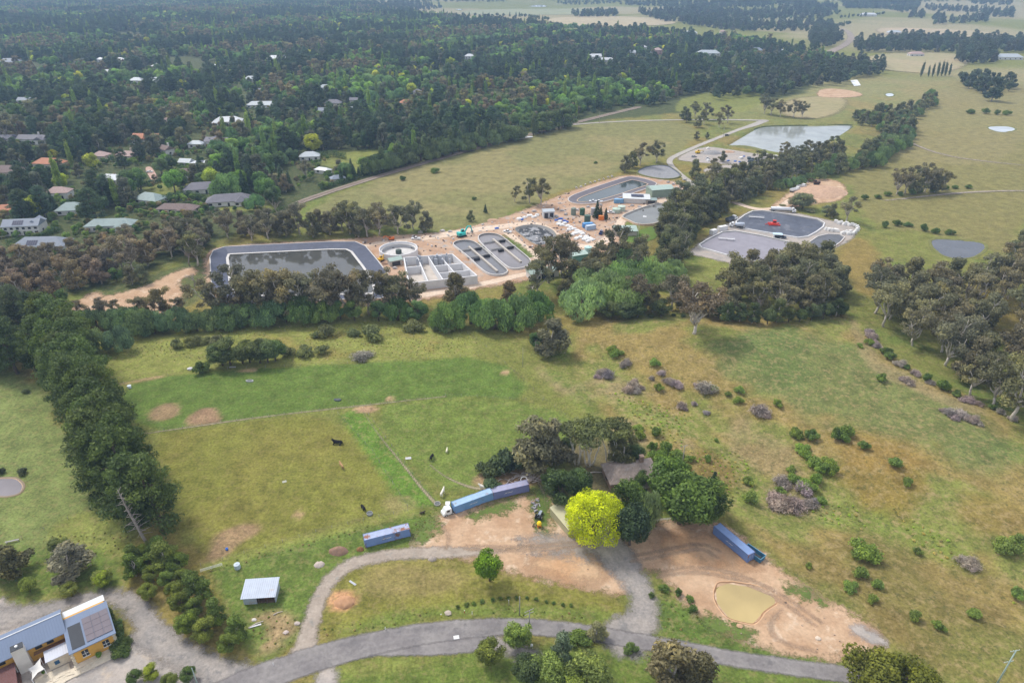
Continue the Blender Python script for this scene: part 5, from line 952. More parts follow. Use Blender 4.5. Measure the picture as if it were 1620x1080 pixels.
th = house(997, 757, 15, 9, 3.0, 10, mat('weathered_brown_tiles', (.27, .22, .19), .85, .25, 1, col2=(.34, .3, .27), ribs=.4), BRICK, 'old brown tiled farmhouse hidden behind the golden tree', True, wing=(3, -5, 6, 5), chimney=True, wins=4, rise=2.6)
# ---- the yellow house
def yellow_house():
    YEL = mat('yellow_ochre_render', (.66, .37, .085), .85, .08, .5); ST = mat('cream_sandstone', (.60, .53, .42), .9, .15, 1.3); RF = mat('blue_grey_ribbed_roof', (.18, .225, .32), .75, .05, .3, ribs=.55); DK = mat('charcoal_roof_panel', (.035, .04, .05), .6, .1); CH = mat('cream_chimney_render', (.66, .62, .57), .9, .08, .7); TIM = mat('brown_deck_boards', (.17, .09, .065), .8, .2, .8, ribs=.25); PV = mat('grey_solar_panel', (.15, .13, .15), .6, .06, .5)
    ang = math.atan2(7.4, 9.7); org = Vector((-100.0, 102.3, hz(-100, 102)))          # inner front corner of the long wing
    th = thing('yellow_house', 'yellow rendered house with blue-grey metal roofs at the lower left', 'house', org, ang)
    W = MB().box(-17, 3.1, -.4, 33.6, 6.0, 5.3)                                           # long wing, running left
    for s, x in ((1, -.2), (-1, -33.8)): W.add([(x, .1, 4.88), (x, 6.1, 4.88), (x, 3.9, 6.35)], [(0, 1, 2) if s > 0 else (2, 1, 0)])
    W.box(4.4, -1.75, -.4, 8.4, 9.9, 4.75).box(4.4, 4.5, -.4, 8.2, 2.5, 5.0); W.build('wall', YEL, th)
    R = MB(); e0, r0, b0 = (-.75, 4.75), (3.9, 6.55), (6.7, 5.2)
    for (ya, za), (yb, zb) in ((e0, r0), (r0, b0)): R.add([(-34.6, ya, za), (.35, ya, za), (.35, yb, zb), (-34.6, yb, zb), (-34.6, ya, za - .2), (.35, ya, za - .2), (.35, yb, zb - .2), (-34.6, yb, zb - .2)], [(0, 1, 2, 3), (7, 6, 5, 4), (0, 4, 5, 1), (1, 5, 6, 2), (2, 6, 7, 3), (3, 7, 4, 0)])
    r = R.build('roof', RF, th); MB().box(-17.1, 3.9, 6.53, 34.9, .28, .08).build('ridge_cap', mat('pale_ridge', (.5, .52, .55), .5), r)
    R = MB(); y0, y1, z0, z1 = -7.3, 3.2, 4.45, 4.95; V = [(-.1, y0, z0), (9.1, y0, z0), (9.1, y1, z1), (-.1, y1, z1)]
    R.add(V + [(a, b, c - .2) for a, b, c in V], [(0, 1, 2, 3), (7, 6, 5, 4), (0, 4, 5, 1), (1, 5, 6, 2), (2, 6, 7, 3), (3, 7, 4, 0)]); r2 = R.build('roof', RF, th)
    sl = (z1 - z0) / (y1 - y0)
    def on(x, y, w, d, up): z = z0 + (y - y0) * sl + up; return [(x, y, z), (x + w, y, z), (x + w, y + d, z + d * sl), (x, y + d, z + d * sl)]
    def slab(Q, x, y, w, d, up, t=.05): V = on(x, y, w, d, up); Q.add(V + [(a, b, c - t) for a, b, c in V], [(0, 1, 2, 3), (7, 6, 5, 4), (0, 4, 5, 1), (1, 5, 6, 2), (2, 6, 7, 3), (3, 7, 4, 0)])
    Q = MB(); slab(Q, .7, -6.5, 2.5, 6.9, .07); Q.build('dark_roof_strip', DK, r2)
    for i in range(3):
        for j in range(4):
            Q = MB(); slab(Q, 3.6 + i * 1.75, -6.2 + j * 1.8, 1.68, 1.73, .16, .06); Q.build('solar_panel', PV, r2)
    R = MB(); V = [(.3, 4.05, 4.62), (8.8, 4.05, 4.62), (8.8, 5.9, 4.72), (.3, 5.9, 4.72)]; R.add(V + [(a, b, c - .15) for a, b, c in V], [(0, 1, 2, 3), (7, 6, 5, 4), (0, 4, 5, 1), (1, 5, 6, 2), (2, 6, 7, 3), (3, 7, 4, 0)]); R.build('verandah_roof', ROOFS['white'], th)
    # chimney with dark cap
    c = MB().box(-8.4, -.9, -.4, 2.6, 1.9, 7.3, 0, .88).build('chimney', CH, th); MB().box(-8.4, -.9, 6.9, 2.3, 1.7, .12).build('cap', DK, c); MB().lathe([(.3, 7.02), (.3, 7.35), (.22, 7.4)], 12, -8.4, -.9).build('flue', FRAME, c)
    # windows of the long wing (upper storey) and of the end wall
    for x in (-3.0, -5.2, -12.0, -14.2, -20.5, -23): w_ = MB().box(x, .06, 3.2, 1.15, .12, 1.1).build('window', WIN, th); MB().box(x, .0, 3.1, 1.3, .16, .1).box(x, .0, 4.3, 1.3, .14, .08).box(x - .6, .0, 3.2, .08, .14, 1.1).box(x + .6, .0, 3.2, .08, .14, 1.1).build('frame', DK, w_)
    for x in (2.6, 6.7): w_ = MB().box(x, -6.76, 1.5, 1.25, .12, 1.7).build('window', WIN, th); MB().box(x, -6.8, 1.38, 1.5, .24, .12).build('sill', FRAME, w_); MB().box(x, -6.78, 1.5, .07, .2, 1.7).box(x, -6.78, 2.3, 1.25, .2, .07).build('frame', FRAME, w_)
    Q = MB()
    for x in (.25, 8.55):
        for k in range(9): Q.box(x, -6.68, k * .48, .42 + .26 * (k % 2), .24, .47)
    Q.build('quoins', ST, th)
    Q = MB().box(4.4, -7.5, -.3, 9.2, 1.4, .75).box(9.2, -3.5, -.3, .8, 8, .75); Q.build('stone_plinth', ST, th)
    # link, stone room and decks between the wings
    MB().box(-2.3, -3.1, -.2, 4.2, 3.2, 3.0).build('stone_room', ST, th); MB().box(-2.3, -3.1, 2.82, 4.7, 3.6, .12).build('flat_roof', mat('pale_blue_flat_roof', (.48, .50, .57), .5, .05, .4, ribs=.5), th)
    MB().box(-2.8, -4.74, 1.0, .9, .1, 1.0).build('window', mat('blue_shutter', (.03, .1, .2), .5), th)
    for k in range(7): MB().box(-3.4, -1.4 + k * .28, 2.98 if k < 2 else 2.5, 6.0, .07, .12).build('batten', TIM, th)
    MB().box(-3.2, -.6, -.1, 6.4, 2.4, .25).build('deck', TIM, th); MB().box(-13.8, -3.9, -.1, 8.2, 7.4, .3).build('deck', TIM, th)
    MB().box(-13.8, -3.9, 2.9, 7.8, 6.6, .08).build('pergola_roof', mat('brown_shade_cloth', (.15, .075, .07), .85, .15, .4, ribs=.3), th)
    for x, y in ((-17.6, -7), (-10.1, -7), (-17.6, -.9), (-10.1, -.9)): MB().box(x, y, -.1, .22, .22, 3.05).build('post', FRAME, th)
    MB().box(-22.6, -6.5, -.4, 8.6, 9.5, 3.8).build('side_wing', YEL, th); R = MB(); roof_mesh(R, -22.6, -6.5, 8.6, 9.5, 3.4, .9, True, .4); R.build('roof', RF, th)
    # sail and terrace
    c4 = [at(*q) + Vector((0, 0, h_)) for q, h_ in (((52, 1070), 2.7), ((70.5, 1054), 2.9), ((76, 1069), 2.5), ((57, 1087), 2.6))]; o_ = c4[0]
    mid = (c4[0] + c4[2]) / 2; V = [c - o_ for c in (c4[0], c4[1].lerp(c4[0], .5).lerp(mid, .25), c4[1], c4[1].lerp(c4[2], .5).lerp(mid, .25), c4[2], c4[3].lerp(c4[2], .5).lerp(mid, .3), c4[3], c4[3].lerp(c4[0], .5).lerp(mid, .3), mid - Vector((0, 0, .25)))]
    Q = MB().add(V, [(8, (i + 1) % 8, i) for i in range(8)]).add([v - Vector((0, 0, .04)) for v in V], [(8, i, (i + 1) % 8) for i in range(8)])
    s_ = Q.build('shade_sail', mat('white_sail_cloth', (.66, .64, .6), .8, .04)); s_.location = o_; tag(s_, 'white triangular shade sail over the courtyard of the yellow house', 'shade sail')
    for c in c4: MB().tube([c - o_ - Vector((0, 0, c.z - o_.z + 2.8)), c - o_ + Vector((0, 0, .1))], .06, 6).build('mast', FRAME, s_)
    Q = MB(); rr = random.Random(5)
    Q.box(2.0, -8.4, -.25, 15, 2.6, .45).box(-4.2, -6.6, -.25, 6.5, 3.0, .4)
    for k in range(46): Q.box(-4 + rr.uniform(-1, 13) - .5, -8.2 + rr.uniform(-1.4, 1.0), -.15, rr.uniform(.7, 1.6), rr.uniform(.6, 1.2), rr.uniform(.2, .5), rr.uniform(-.3, .3))
    t_ = Q.build('stone_terrace', ST); t_.location = th.location; t_.rotation_euler = th.rotation_euler; tag(t_, 'rough cream stone terrace along the front of the yellow house', 'terrace')
    for x, y, s, l in ((4.7, -8.0, .55, 'small green climber against the yellow end wall'), (-5.6, -5.2, .35, 'small green shrub beside the shade sail')):
        v = Matrix.Rotation(ang, 3, 'Z') @ Vector((x, y, 0)) + th.location; tree('bush', v.x, v.y, s, l, tone=(.08, .14, .02), wide=.9, dz=.6)
yellow_house()
# ================================================================ ponds, tanks and the works
def water(name, col, rough, wave=.02, spec=.5):
    m, t, b = newmat(name); N = t.nodes.new; L = t.links.new
    b.inputs['Roughness'].default_value = rough; b.inputs['Specular IOR Level'].default_value = spec
    tc = N('ShaderNodeTexCoord'); n = N('ShaderNodeTexNoise'); n.inputs['Scale'].default_value = .8; n.inputs['Detail'].default_value = 5; L(tc.outputs['Object'], n.inputs['Vector'])
    bp = N('ShaderNodeBump'); bp.inputs['Strength'].default_value = wave * 4; bp.inputs['Distance'].default_value = .08; L(n.outputs['Fac'], bp.inputs['Height']); L(bp.outputs[0], b.inputs['Normal'])
    n2 = N('ShaderNodeTexNoise'); n2.inputs['Scale'].default_value = .07; n2.inputs['Detail'].default_value = 5; L(tc.outputs['Object'], n2.inputs['Vector'])
    r = N('ShaderNodeMapRange'); r.inputs[1].default_value = .35; r.inputs[2].default_value = .65; r.inputs[3].default_value = .85; r.inputs[4].default_value = 1.15; L(n2.outputs['Fac'], r.inputs[0])
    mu = N('ShaderNodeMixRGB'); mu.blend_type = 'MULTIPLY'; mu.inputs[0].default_value = 1; mu.inputs[1].default_value = (*col, 1); L(r.outputs[0], mu.inputs[2]); L(mu.outputs[0], b.inputs['Base Color']); return m
LINER = mat('dark_blue_liner', (.075, .085, .125), .45, .16, .5, col2=(.12, .125, .16), thr=.6); CONC = mat('pale_concrete', (.56, .54, .52), .85, .1, .6, col2=(.42, .40, .38), thr=.6); CONCW = mat('new_white_concrete', (.68, .68, .69), .8, .08, .4)
EARTHB = mat('tan_bank_earth', (.46, .32, .22), .95, .2, .4); GRASSB = mat('grassy_bank', (.16, .165, .055), .95, .25, .3); DARKW = mat('wet_grey_concrete', (.2, .195, .19), .6, .15, .4)
def inset(P, d):
    """move each side of an outline inwards by d metres"""
    P = np.asarray(P, float); n = len(P); A = np.roll(P, 1, 0); B = np.roll(P, -1, 0); s = .5 * np.sum(P[:, 0] * B[:, 1] - B[:, 0] * P[:, 1]); o = 1 if s > 0 else -1
    def nrm(v): w = np.stack([-v[:, 1], v[:, 0]], 1) * o; return w / (np.linalg.norm(w, axis=1)[:, None] + 1e-9)
    a, b = nrm(P - A), nrm(B - P); m = a + b; m /= np.linalg.norm(m, axis=1)[:, None] + 1e-9
    return P + m * (d / np.maximum(.35, (m * a).sum(1)))[:, None]
def ring(M, P0, z0, P1, z1):
    n = len(P0); M.add([(*p, z0) for p in P0] + [(*p, z1) for p in P1], [(i, (i + 1) % n, n + (i + 1) % n, n + i) for i in range(n)])
def basin(pts, label, cat, rim=1.2, rimw=1.0, slope=3.0, depth=1.0, out=2.5, liner=LINER, rimm=CONC, bank=EARTHB, wat=None, sm=2, name='lined_pond', wname='water', wlabel=None, ledge=None, world=False):
    """an embanked pond: outer bank, rim, liner slope, and a level sheet of water below the rim"""
    P = smooth_poly(np.array(pts) if world else poly_at(pts), sm); s = .5 * np.sum(P[:, 0] * np.roll(P[:, 1], -1) - np.roll(P[:, 0], -1) * P[:, 1])
    if s < 0: P = P[::-1]
    if name not in ('lake_bank', 'dam_bank'): rim = max(rim, depth + .3)
    if name == 'dam_bank': P = P + (np.stack([fbm(P[:, 0], P[:, 1], 3, 2), fbm(P[:, 0] + 50, P[:, 1], 3, 2)], 1) - .5) * min(1.6, .04 * float(np.ptp(P[:, 0])))
    c = P.mean(0); g0 = float(np.mean(height(P[:, 0], P[:, 1]))); th = thing(name, label, cat, (c[0], c[1], g0)); P = P - c
    M = MB(); ring(M, inset(P, -out - rimw), -1.2, inset(P, -rimw), rim); M.build('bank', bank, th)
    M = MB(); ring(M, inset(P, -rimw), rim, P, rim + .02); M.build('rim', rimm, th)
    M = MB(); Q = inset(P, slope); ring(M, P, rim + .02, Q, rim - depth - .15); M.build('slope', liner, th)
    if ledge: M = MB(); Q0 = inset(P, slope * .86); ring(M, Q0, rim - depth * .82, inset(P, slope * 1.02), rim - depth * .80); M.build('ledge', ledge, th)
    Wt = inset(P, slope * (depth / (depth + .15)) - .02); M = MB(); nw = len(Wt); cw = Wt.mean(0); M.add([(*p, rim - depth) for p in Wt] + [(*cw, rim - depth)], [(i, (i + 1) % nw, nw) for i in range(nw)])
    w = M.build(wname, wat or water('dark_pond_water', (.05, .06, .06), .06)); w.location = th.location; tag(w, wlabel, None, kind='structure'); return th
OUTER = [(334, 412), (339, 401), (357, 395), (440, 391), (524, 387), (562, 387), (578, 394), (598, 418), (613, 438), (622, 462), (604, 478), (480, 482), (355, 482), (337, 462)]
basin(OUTER, 'large lined pond with dark blue liner banks and brown-grey water', 'pond', rim=1.9, rimw=.5, slope=8.5, depth=1.6, out=3, wat=water('still_brown_water', (.075, .075, .068), .035, .006), ledge=CONC, sm=0, wlabel='still brownish water of the large lined pond mirroring trees')
basin([(896, 315), (930, 302), (987, 283), (1000, 281), (1031, 288), (1041, 294), (1020, 301), (985, 313), (945, 324), (905, 325)], 'long lined pond with grey liner banks beside the white office', 'pond', rim=1.1, rimw=.5, slope=6.0, depth=.8, out=2, liner=mat('grey_purple_liner', (.14, .125, .14), .5, .12, .5), ledge=mat('tan_ledge', (.42, .33, .26), .9), wat=water('dark_teal_water', (.06, .08, .085), .08), wlabel='dark teal water of the long lined pond')
basin([(1004, 273), (1026, 263), (1054, 262), (1068, 270), (1080, 280), (1055, 285), (1022, 280)], 'round edged pond filled with grey cracked sludge', 'pond', rim=.5, rimw=.8, slope=1.0, depth=.4, out=1, bank=GRASSB, rimm=GRASSB, wat=mat('grey_sludge', (.25, .25, .26), .6, .15, .35, col2=(.2, .2, .2), thr=.58), wname='sludge', wlabel='grey sludge surface of the round edged pond')
basin([(982, 344), (1000, 336), (1022, 328), (1045, 322), (1060, 330), (1045, 356), (1010, 357), (996, 350)], 'grey aerated pond with a white churning patch', 'pond', rim=.6, rimw=.8, slope=1.2, depth=.7, out=1, rimm=BEIGE, liner=DARKW, wat=water('grey_pond_water', (.16, .165, .155), .12, .05), wlabel='grey rippled water of the aerated pond')
def churn(px, py, s, label):
    p = at(px, py); r = random.Random(int(px)); M = MB(); n = 26
    for k, (R, z) in enumerate(((s, .02), (s * .7, .12), (s * .3, .3))):
        pass
    prof = [(s, 0), (s * .75, .1), (s * .45, .22), (s * .2, .45), (.05, .5)]; V = []; F = []
    for R, z in prof: V += [(R * math.cos(2 * PI * k / n) * r.uniform(.8, 1.2), R * math.sin(2 * PI * k / n) * r.uniform(.8, 1.2), z * r.uniform(.7, 1.2)) for k in range(n)]
    for i in range(len(prof) - 1): F += [(i * n + k, i * n + (k + 1) % n, (i + 1) * n + (k + 1) % n, (i + 1) * n + k) for k in range(n)]
    o = M.add(V, F, True).build('aerator_foam', mat('white_foam', (.72, .73, .74), .5, .15, 2)); o.location = p + Vector((0, 0, .0)); tag(o, label, 'foam')
churn(1020, 343, 2.8, 'white churning foam patch on the grey aerated pond')
basin([(1147, 230), (1160, 221), (1180, 210), (1197, 201), (1213, 198), (1280, 197), (1349, 195.5), (1351, 200), (1330, 214), (1300, 233), (1275, 248), (1258, 249), (1223, 240), (1180, 234)], 'big bright lake pond with low grassy banks', 'lake', rim=.6, rimw=3.5, slope=1.6, depth=.8, out=6, sm=2, bank=GRASSB, rimm=GRASSB, liner=mat('dark_reedy_edge', (.07, .085, .035), .9, .2), wat=water('pale_lake_water', (.28, .30, .28), .1, .02), name='lake_bank', wlabel='bright pale water of the big lake')
basin([(1560, 201), (1580, 199.5), (1600, 200.5), (1608, 205), (1597, 209), (1583, 209.5), (1568, 206)], 'small bright dam on the far right pasture', 'dam', rim=.15, rimw=1, slope=.6, depth=.15, out=1.5, bank=GRASSB, rimm=GRASSB, liner=GRASSB, wat=water('white_dam_water', (.45, .48, .5), .08, .01), name='dam_bank', wlabel='bright white water of the small right dam')
basin([(1470, 381), (1483, 377), (1520, 379), (1560, 384), (1560, 398), (1530, 410), (1503, 409), (1480, 397)], 'dark dam beside the right hand wood', 'dam', rim=.25, rimw=1.2, slope=.8, depth=.25, out=1.5, bank=GRASSB, rimm=GRASSB, liner=GRASSB, wat=water('dark_dam_water', (.085, .085, .09), .1, .03), name='dam_bank', wlabel='dark grey water of the dam by the right wood')
basin([(-14, 757), (10, 755), (28, 757), (38, 769), (30, 782), (5, 785), (-16, 783)], 'small grey dam at the left edge of the meadow', 'dam', rim=.12, rimw=.5, slope=.4, depth=.15, out=.8, bank=EARTHB, rimm=mat('muddy_rim', (.25, .2, .14), .9, .2), liner=EARTHB, wat=water('mauve_grey_water', (.20, .18, .19), .15, .02), name='dam_bank', wlabel='mauve-grey water of the small meadow dam')
RIMD = mat('tan_dam_bank', (.56, .36, .22), .95, .18, .6, col2=(.45, .27, .15), thr=.58)
basin([(1132, 924), (1138, 921), (1148, 919.5), (1165, 920), (1182, 922), (1205, 929), (1224, 937), (1233, 945), (1231, 955), (1220, 962), (1212, 968), (1204, 978), (1195, 988), (1182, 988), (1167, 984), (1153, 979), (1140, 966), (1131, 950), (1129, 938)], 'muddy brown farm dam in the bare earth yard', 'dam', rim=.12, rimw=.25, slope=.7, depth=.22, out=.25, bank=RIMD, rimm=RIMD, liner=mat('wet_mud_edge', (.30, .17, .09), .7, .2, .8), wat=water('muddy_yellow_water', (.42, .32, .14), .35, .02), name='dam_bank', sm=1, wlabel='opaque yellow-brown water of the farm dam')
basin([(1165, 352), (1178, 342), (1191, 335.5), (1206, 334.5), (1250, 341), (1293, 348.5), (1303, 354), (1301, 360), (1290, 368), (1277, 375), (1262, 377), (1220, 370), (1180, 363), (1167, 360)], 'upper sludge pond with dark blue-grey surface and concrete rim', 'sludge pond', rim=.7, rimw=.6, slope=.7, depth=.5, out=.8, rimm=CONCW, liner=DARKW, bank=CONC, wat=mat('dark_sludge', (.085, .095, .125), .45, .3, .22, col2=(.15, .155, .18), thr=.56), wname='sludge', sm=0, wlabel='dark sludge surface of the upper sludge pond')
basin([(1107, 390), (1120, 381), (1143, 368.5), (1163, 366.5), (1205, 374), (1252, 385), (1259, 391), (1250, 400), (1240, 408), (1215, 416), (1191, 412.5), (1150, 404), (1110, 394)], 'lower sludge pond with mauve-grey surface and concrete rim', 'sludge pond', rim=.7, rimw=.6, slope=.7, depth=.5, out=.8, rimm=CONCW, liner=DARKW, bank=CONC, wat=mat('mauve_sludge', (.27, .255, .29), .5, .12, .2, col2=(.2, .2, .22), thr=.62), wname='sludge', sm=0, wlabel='mauve sludge surface of the lower sludge pond')
basin([(1300, 371), (1338, 373), (1326, 387), (1302, 398), (1274, 389)], 'small dark pond behind the bare tree', 'sludge pond', rim=.4, rimw=.5, slope=.5, depth=.3, out=.6, sm=1, rimm=CONC, liner=DARKW, wat=mat('charcoal_sludge', (.12, .125, .14), .5, .2, .3), wname='sludge', wlabel='charcoal surface of the small dark pond')
basin([(812, 365), (826, 360), (845, 358), (862, 361), (877, 369), (880, 380), (860, 391), (846, 390), (828, 377)], 'half drained black sludge bed with jagged scum', 'sludge bed', rim=1.0, rimw=.4, slope=1.6, depth=1.0, out=1, rimm=mat('stained_rim', (.2, .2, .17), .9, .2), liner=DARKW, wat=mat('black_scum', (.03, .032, .035), .35, .5, .35, col2=(.30, .30, .31), thr=.5), wname='sludge', wlabel='black and silver scum on the sludge bed')
DW = water('ditch_water', (.14, .14, .15), .18, .05)
D1 = [(716, 388), (722, 383.5), (735, 381.5), (747, 383), (756, 388), (770, 400), (785, 414), (800, 427), (803, 431), (797, 436), (783, 437), (771, 434), (758, 424), (744, 410), (728, 397)]
D2 = [(757, 375.5), (764, 372), (775, 371), (787, 372.5), (795, 377), (810, 389), (826, 402), (839, 413), (838, 421), (824, 426), (808, 427), (798, 420), (782, 406), (766, 391), (758, 382)]
for q, lb, a, b in ((D1, 'left oval oxidation ditch with dark grey water', (742, 392), (787, 431)), (D2, 'right oval oxidation ditch with mauve-grey water', (780, 380), (824, 416))):
    th = basin(q, lb, 'ditch', rim=.9, rimw=.45, slope=.3, depth=.7, out=.4, rimm=CONC, liner=DARKW, bank=CONC, wat=DW if q is D1 else water('mauve_ditch_water', (.2, .185, .19), .2, .05), name='oxidation_ditch', wlabel=('dark' if q is D1 else 'mauve') + ' water in the %s oxidation ditch' % lb.split()[0])
    A, B = at(*a) - th.location, at(*b) - th.location; A.z = B.z = 0; d = (B - A); l = d.length; an = math.atan2(d.y, d.x); c = (A + B) / 2
    MB().box(c.x, c.y, 0, l, 1.1, 1.0, an).build('centre_wall', BEIGE, th); n = Vector((-d.y, d.x, 0)).normalized()
    for t, wd in ((.1, 1.1), (.4, 1.3)):
        p = A + d * t
        for s in (-1, 1): q_ = p + n * s * 4.0; MB().box(q_.x, q_.y, .75, 1.2, 6.4, .25, an).build('walkway', DARKW, th)
    for t, s in ((.45, 1), (.5, -1), (.15, 1)): q_ = A + d * t + n * s * 3.2; MB().box(q_.x, q_.y, .4, 1.6, 3.2, .9, an, .9).box(q_.x, q_.y, 1.3, 1.0, 2.8, .25, an).build('aerator', mat('black_aerator', (.04, .04, .045), .6), th)
# round clarifier
def round_tank():
    p = at(631, 402); th = thing('round_tank', 'round white concrete clarifier tank with a dark hub', 'tank', p); R = 10.2
    M = MB(); n = 48; c = [(math.cos(2 * PI * k / n), math.sin(2 * PI * k / n)) for k in range(n)]
    ring(M, [(R * a, R * b) for a, b in c], -.3, [(R * a, R * b) for a, b in c], 3.4); ring(M, [(R * a, R * b) for a, b in c], 3.4, [((R - .5) * a, (R - .5) * b) for a, b in c], 3.4); ring(M, [((R - .5) * a, (R - .5) * b) for a, b in c], 3.4, [((R - .5) * a, (R - .5) * b) for a, b in c], .4)
    M.build('wall', CONCW, th); M = MB(); ring(M, [((R - .5) * a, (R - .5) * b) for a, b in c], 2.5, [((R - 1.4) * a, (R - 1.4) * b) for a, b in c], 2.5); ring(M, [((R - 1.4) * a, (R - 1.4) * b) for a, b in c], 2.5, [((R - 1.4) * a, (R - 1.4) * b) for a, b in c], 2.0); M.build('launder', CONC, th)
    MB().lathe([(R - .5, .4), (R - .5, .5), (1.5, .45)], 40).build('floor', CONC, th); MB().lathe([(1.6, .4), (1.6, 2.4), (1.2, 2.6)], 18).build('hub', mat('dark_green_steel', (.06, .085, .075), .6), th)
    for k in range(10): a = 2 * PI * k / 10; MB().tube([(R * math.cos(a), R * math.sin(a), 3.4), (R * math.cos(a), R * math.sin(a), 4.4)], .05, 5).build('rail_post', FRAME, th)
round_tank()
def cells():
    o = at(645, 458); th = thing('concrete_cells', 'open topped white concrete treatment cells under construction', 'concrete tank', o); H = 4.6
    def w(a, b, h=H, t=.5, m=CONCW): A, B = at(*a) - o, at(*b) - o; d = B - A; c = (A + B) / 2; MB().box(c.x, c.y, -.2, math.hypot(d.x, d.y), t, h, math.atan2(d.y, d.x)).build('cell_wall', m, th)
    def lp(a, b, t): return (a[0] + (b[0] - a[0]) * t, a[1] + (b[1] - a[1]) * t)
    BL, BR, FR, FL = (640, 420), (716, 414), (755, 449), (648, 461)
    P = [at(*q) - o for q in (BL, BR, FR, FL)]; MB().prism([(p.x, p.y) for p in P], -.3, .25).build('floor_slab', mat('sandy_slab', (.5, .45, .4), .9, .15, .3), th)
    w(BL, BR); w(BR, FR); w(FL, FR); w(BL, FL)
    for t in (.28, .5, .74): w(lp(BL, BR, t), lp(FL, FR, t), H - .25 - t * .1)
    w(lp(BL, FL, .35), lp(lp(BL, BR, .28), lp(FL, FR, .28), .35), H - .5); w(lp(lp(BL, BR, .5), lp(FL, FR, .5), .4), lp(BR, FR, .4), H - .45); w(lp(lp(BL, BR, .5), lp(FL, FR, .5), .7), lp(BR, FR, .7), H - .55)
    r = random.Random(3); PL = mat('grey_formwork', (.4, .42, .46), .7, .2)
    for i in range(16):
        x, y = r.uniform(.02, .98), r.uniform(.02, .25); a = lp(BL, BR, x); b = lp(FL, FR, x); q = at(*lp(a, b, y)) - o; MB().box(q.x, q.y, .3, r.uniform(.5, 2), r.uniform(.3, .8), H + r.uniform(-.4, .7), r.uniform(0, 3)).build('formwork', PL, th)
cells()
# ---------------------------------------------------------------- vehicles and machines
TYRE = mat('black_tyre', (.025, .025, .025), .85); HUB = mat('steel_hub', (.5, .5, .5), .4); GLASS = mat('vehicle_glass', (.02, .025, .03), .1)
def paint(name, c, r=.35): return mat('paint_' + name, c, r, .05, 1)
def wheels(th, xs, w, r=.36, tw=.24):
    for x in xs:
        for s in (-1, 1): o = MB().wheel(x, s * w, r, r, tw).build('wheel', TYRE, th); MB().wheel(x, s * (w + .01), r, r * .55, tw).build('rim', HUB, o)
def ute(px, py, rot, label, c=(.78, .79, .8), cn='white', kind='ute', dz=0):
    p = at(px, py) + Vector((0, 0, dz)); th = thing('parked_' + kind, label, kind, p, math.radians(rot)); pm = paint(cn, c)
    if kind == 'ute': body = [(-2.6, .45), (-2.6, 1.0), (-.75, 1.02), (-.65, 1.05), (-.5, 1.1), (1.05, 1.1), (1.2, 1.05), (2.45, .95), (2.6, .7), (2.6, .4)]
    else: body = [(-2.2, .4), (-2.25, .95), (-2.1, 1.05), (1.1, 1.02), (2.15, .88), (2.25, .6), (2.2, .38)]
    M = MB().side(body, -.88, .88).build('body', pm, th)
    roof = [(-.7, 1.05), (-.6, 1.72), (.45, 1.75), (1.15, 1.08)] if kind == 'ute' else [(-2.0, 1.04), (-1.6, 1.48), (.3, 1.5), (1.1, 1.04)]
    MB().side([(a * .985 + .0, b - .03) for a, b in roof], -.78, .78).build('windows', GLASS, th)
    xs = (roof[1][0] + .05, roof[2][0] - .02); MB().box((xs[0] + xs[1]) / 2, 0, roof[1][1] - .06, xs[1] - xs[0], 1.5, .09).build('cabin_roof', pm, th)
    if kind == 'ute':
        for s in (-1, 1): MB().box(-1.68, s * .86, 1.0, 1.8, .06, .3).build('tray_side', pm, th)
        MB().box(-2.58, 0, 1.0, .06, 1.7, .3).build('tailgate', pm, th)
    for s in (-1, 1): MB().box(2.52 if kind == 'ute' else 2.2, s * .62, .65, .1, .36, .16).build('headlight', FRAME, th)
    wheels(th, (-1.6, 1.6) if kind == 'ute' else (-1.35, 1.35), .8); return th
ute(658, 379, 175, 'white ute on the bare earth behind the round tank'); ute(803, 368, 150, 'white ute at the top corner of the far ditch'); ute(742, 448, 190, 'white ute parked in front of the concrete cells'); ute(938, 320, 165, 'left one of two white utes beside the long lined pond'); ute(947, 320.5, 170, 'right one of two white utes beside the long lined pond')
ute(1237, 377, -12, 'dark car on the wall between the sludge ponds', (.03, .05, .09), 'navy', 'car', .3); ute(1152, 270, 10, 'maroon car in the small depot yard', (.2, .03, .05), 'maroon', 'car'); ute(1137, 268, 30, 'white car in the small depot yard', kind='car'); ute(188, 283, 20, 'white car on the pink drive in the suburb', kind='car'); ute(237, 273, 10, 'left white car on the brick drive', kind='car'); ute(1119, 252, 60, 'white ute at the depot entrance'); ute(1098, 249, 15, 'grey car at the bend of the sealed road', (.3, .31, .33), 'grey', 'car'); ute(951, 370, 70, 'dark blue ute beside the white pipe packs', (.04, .06, .16), 'dark_blue'); ute(966, 337.5, 160, 'white ute on the haul road by the pale tanks')
ute(1150, 215, 25, 'dark car on the sealed road above the lake corner', (.05, .05, .06), 'black', 'car')
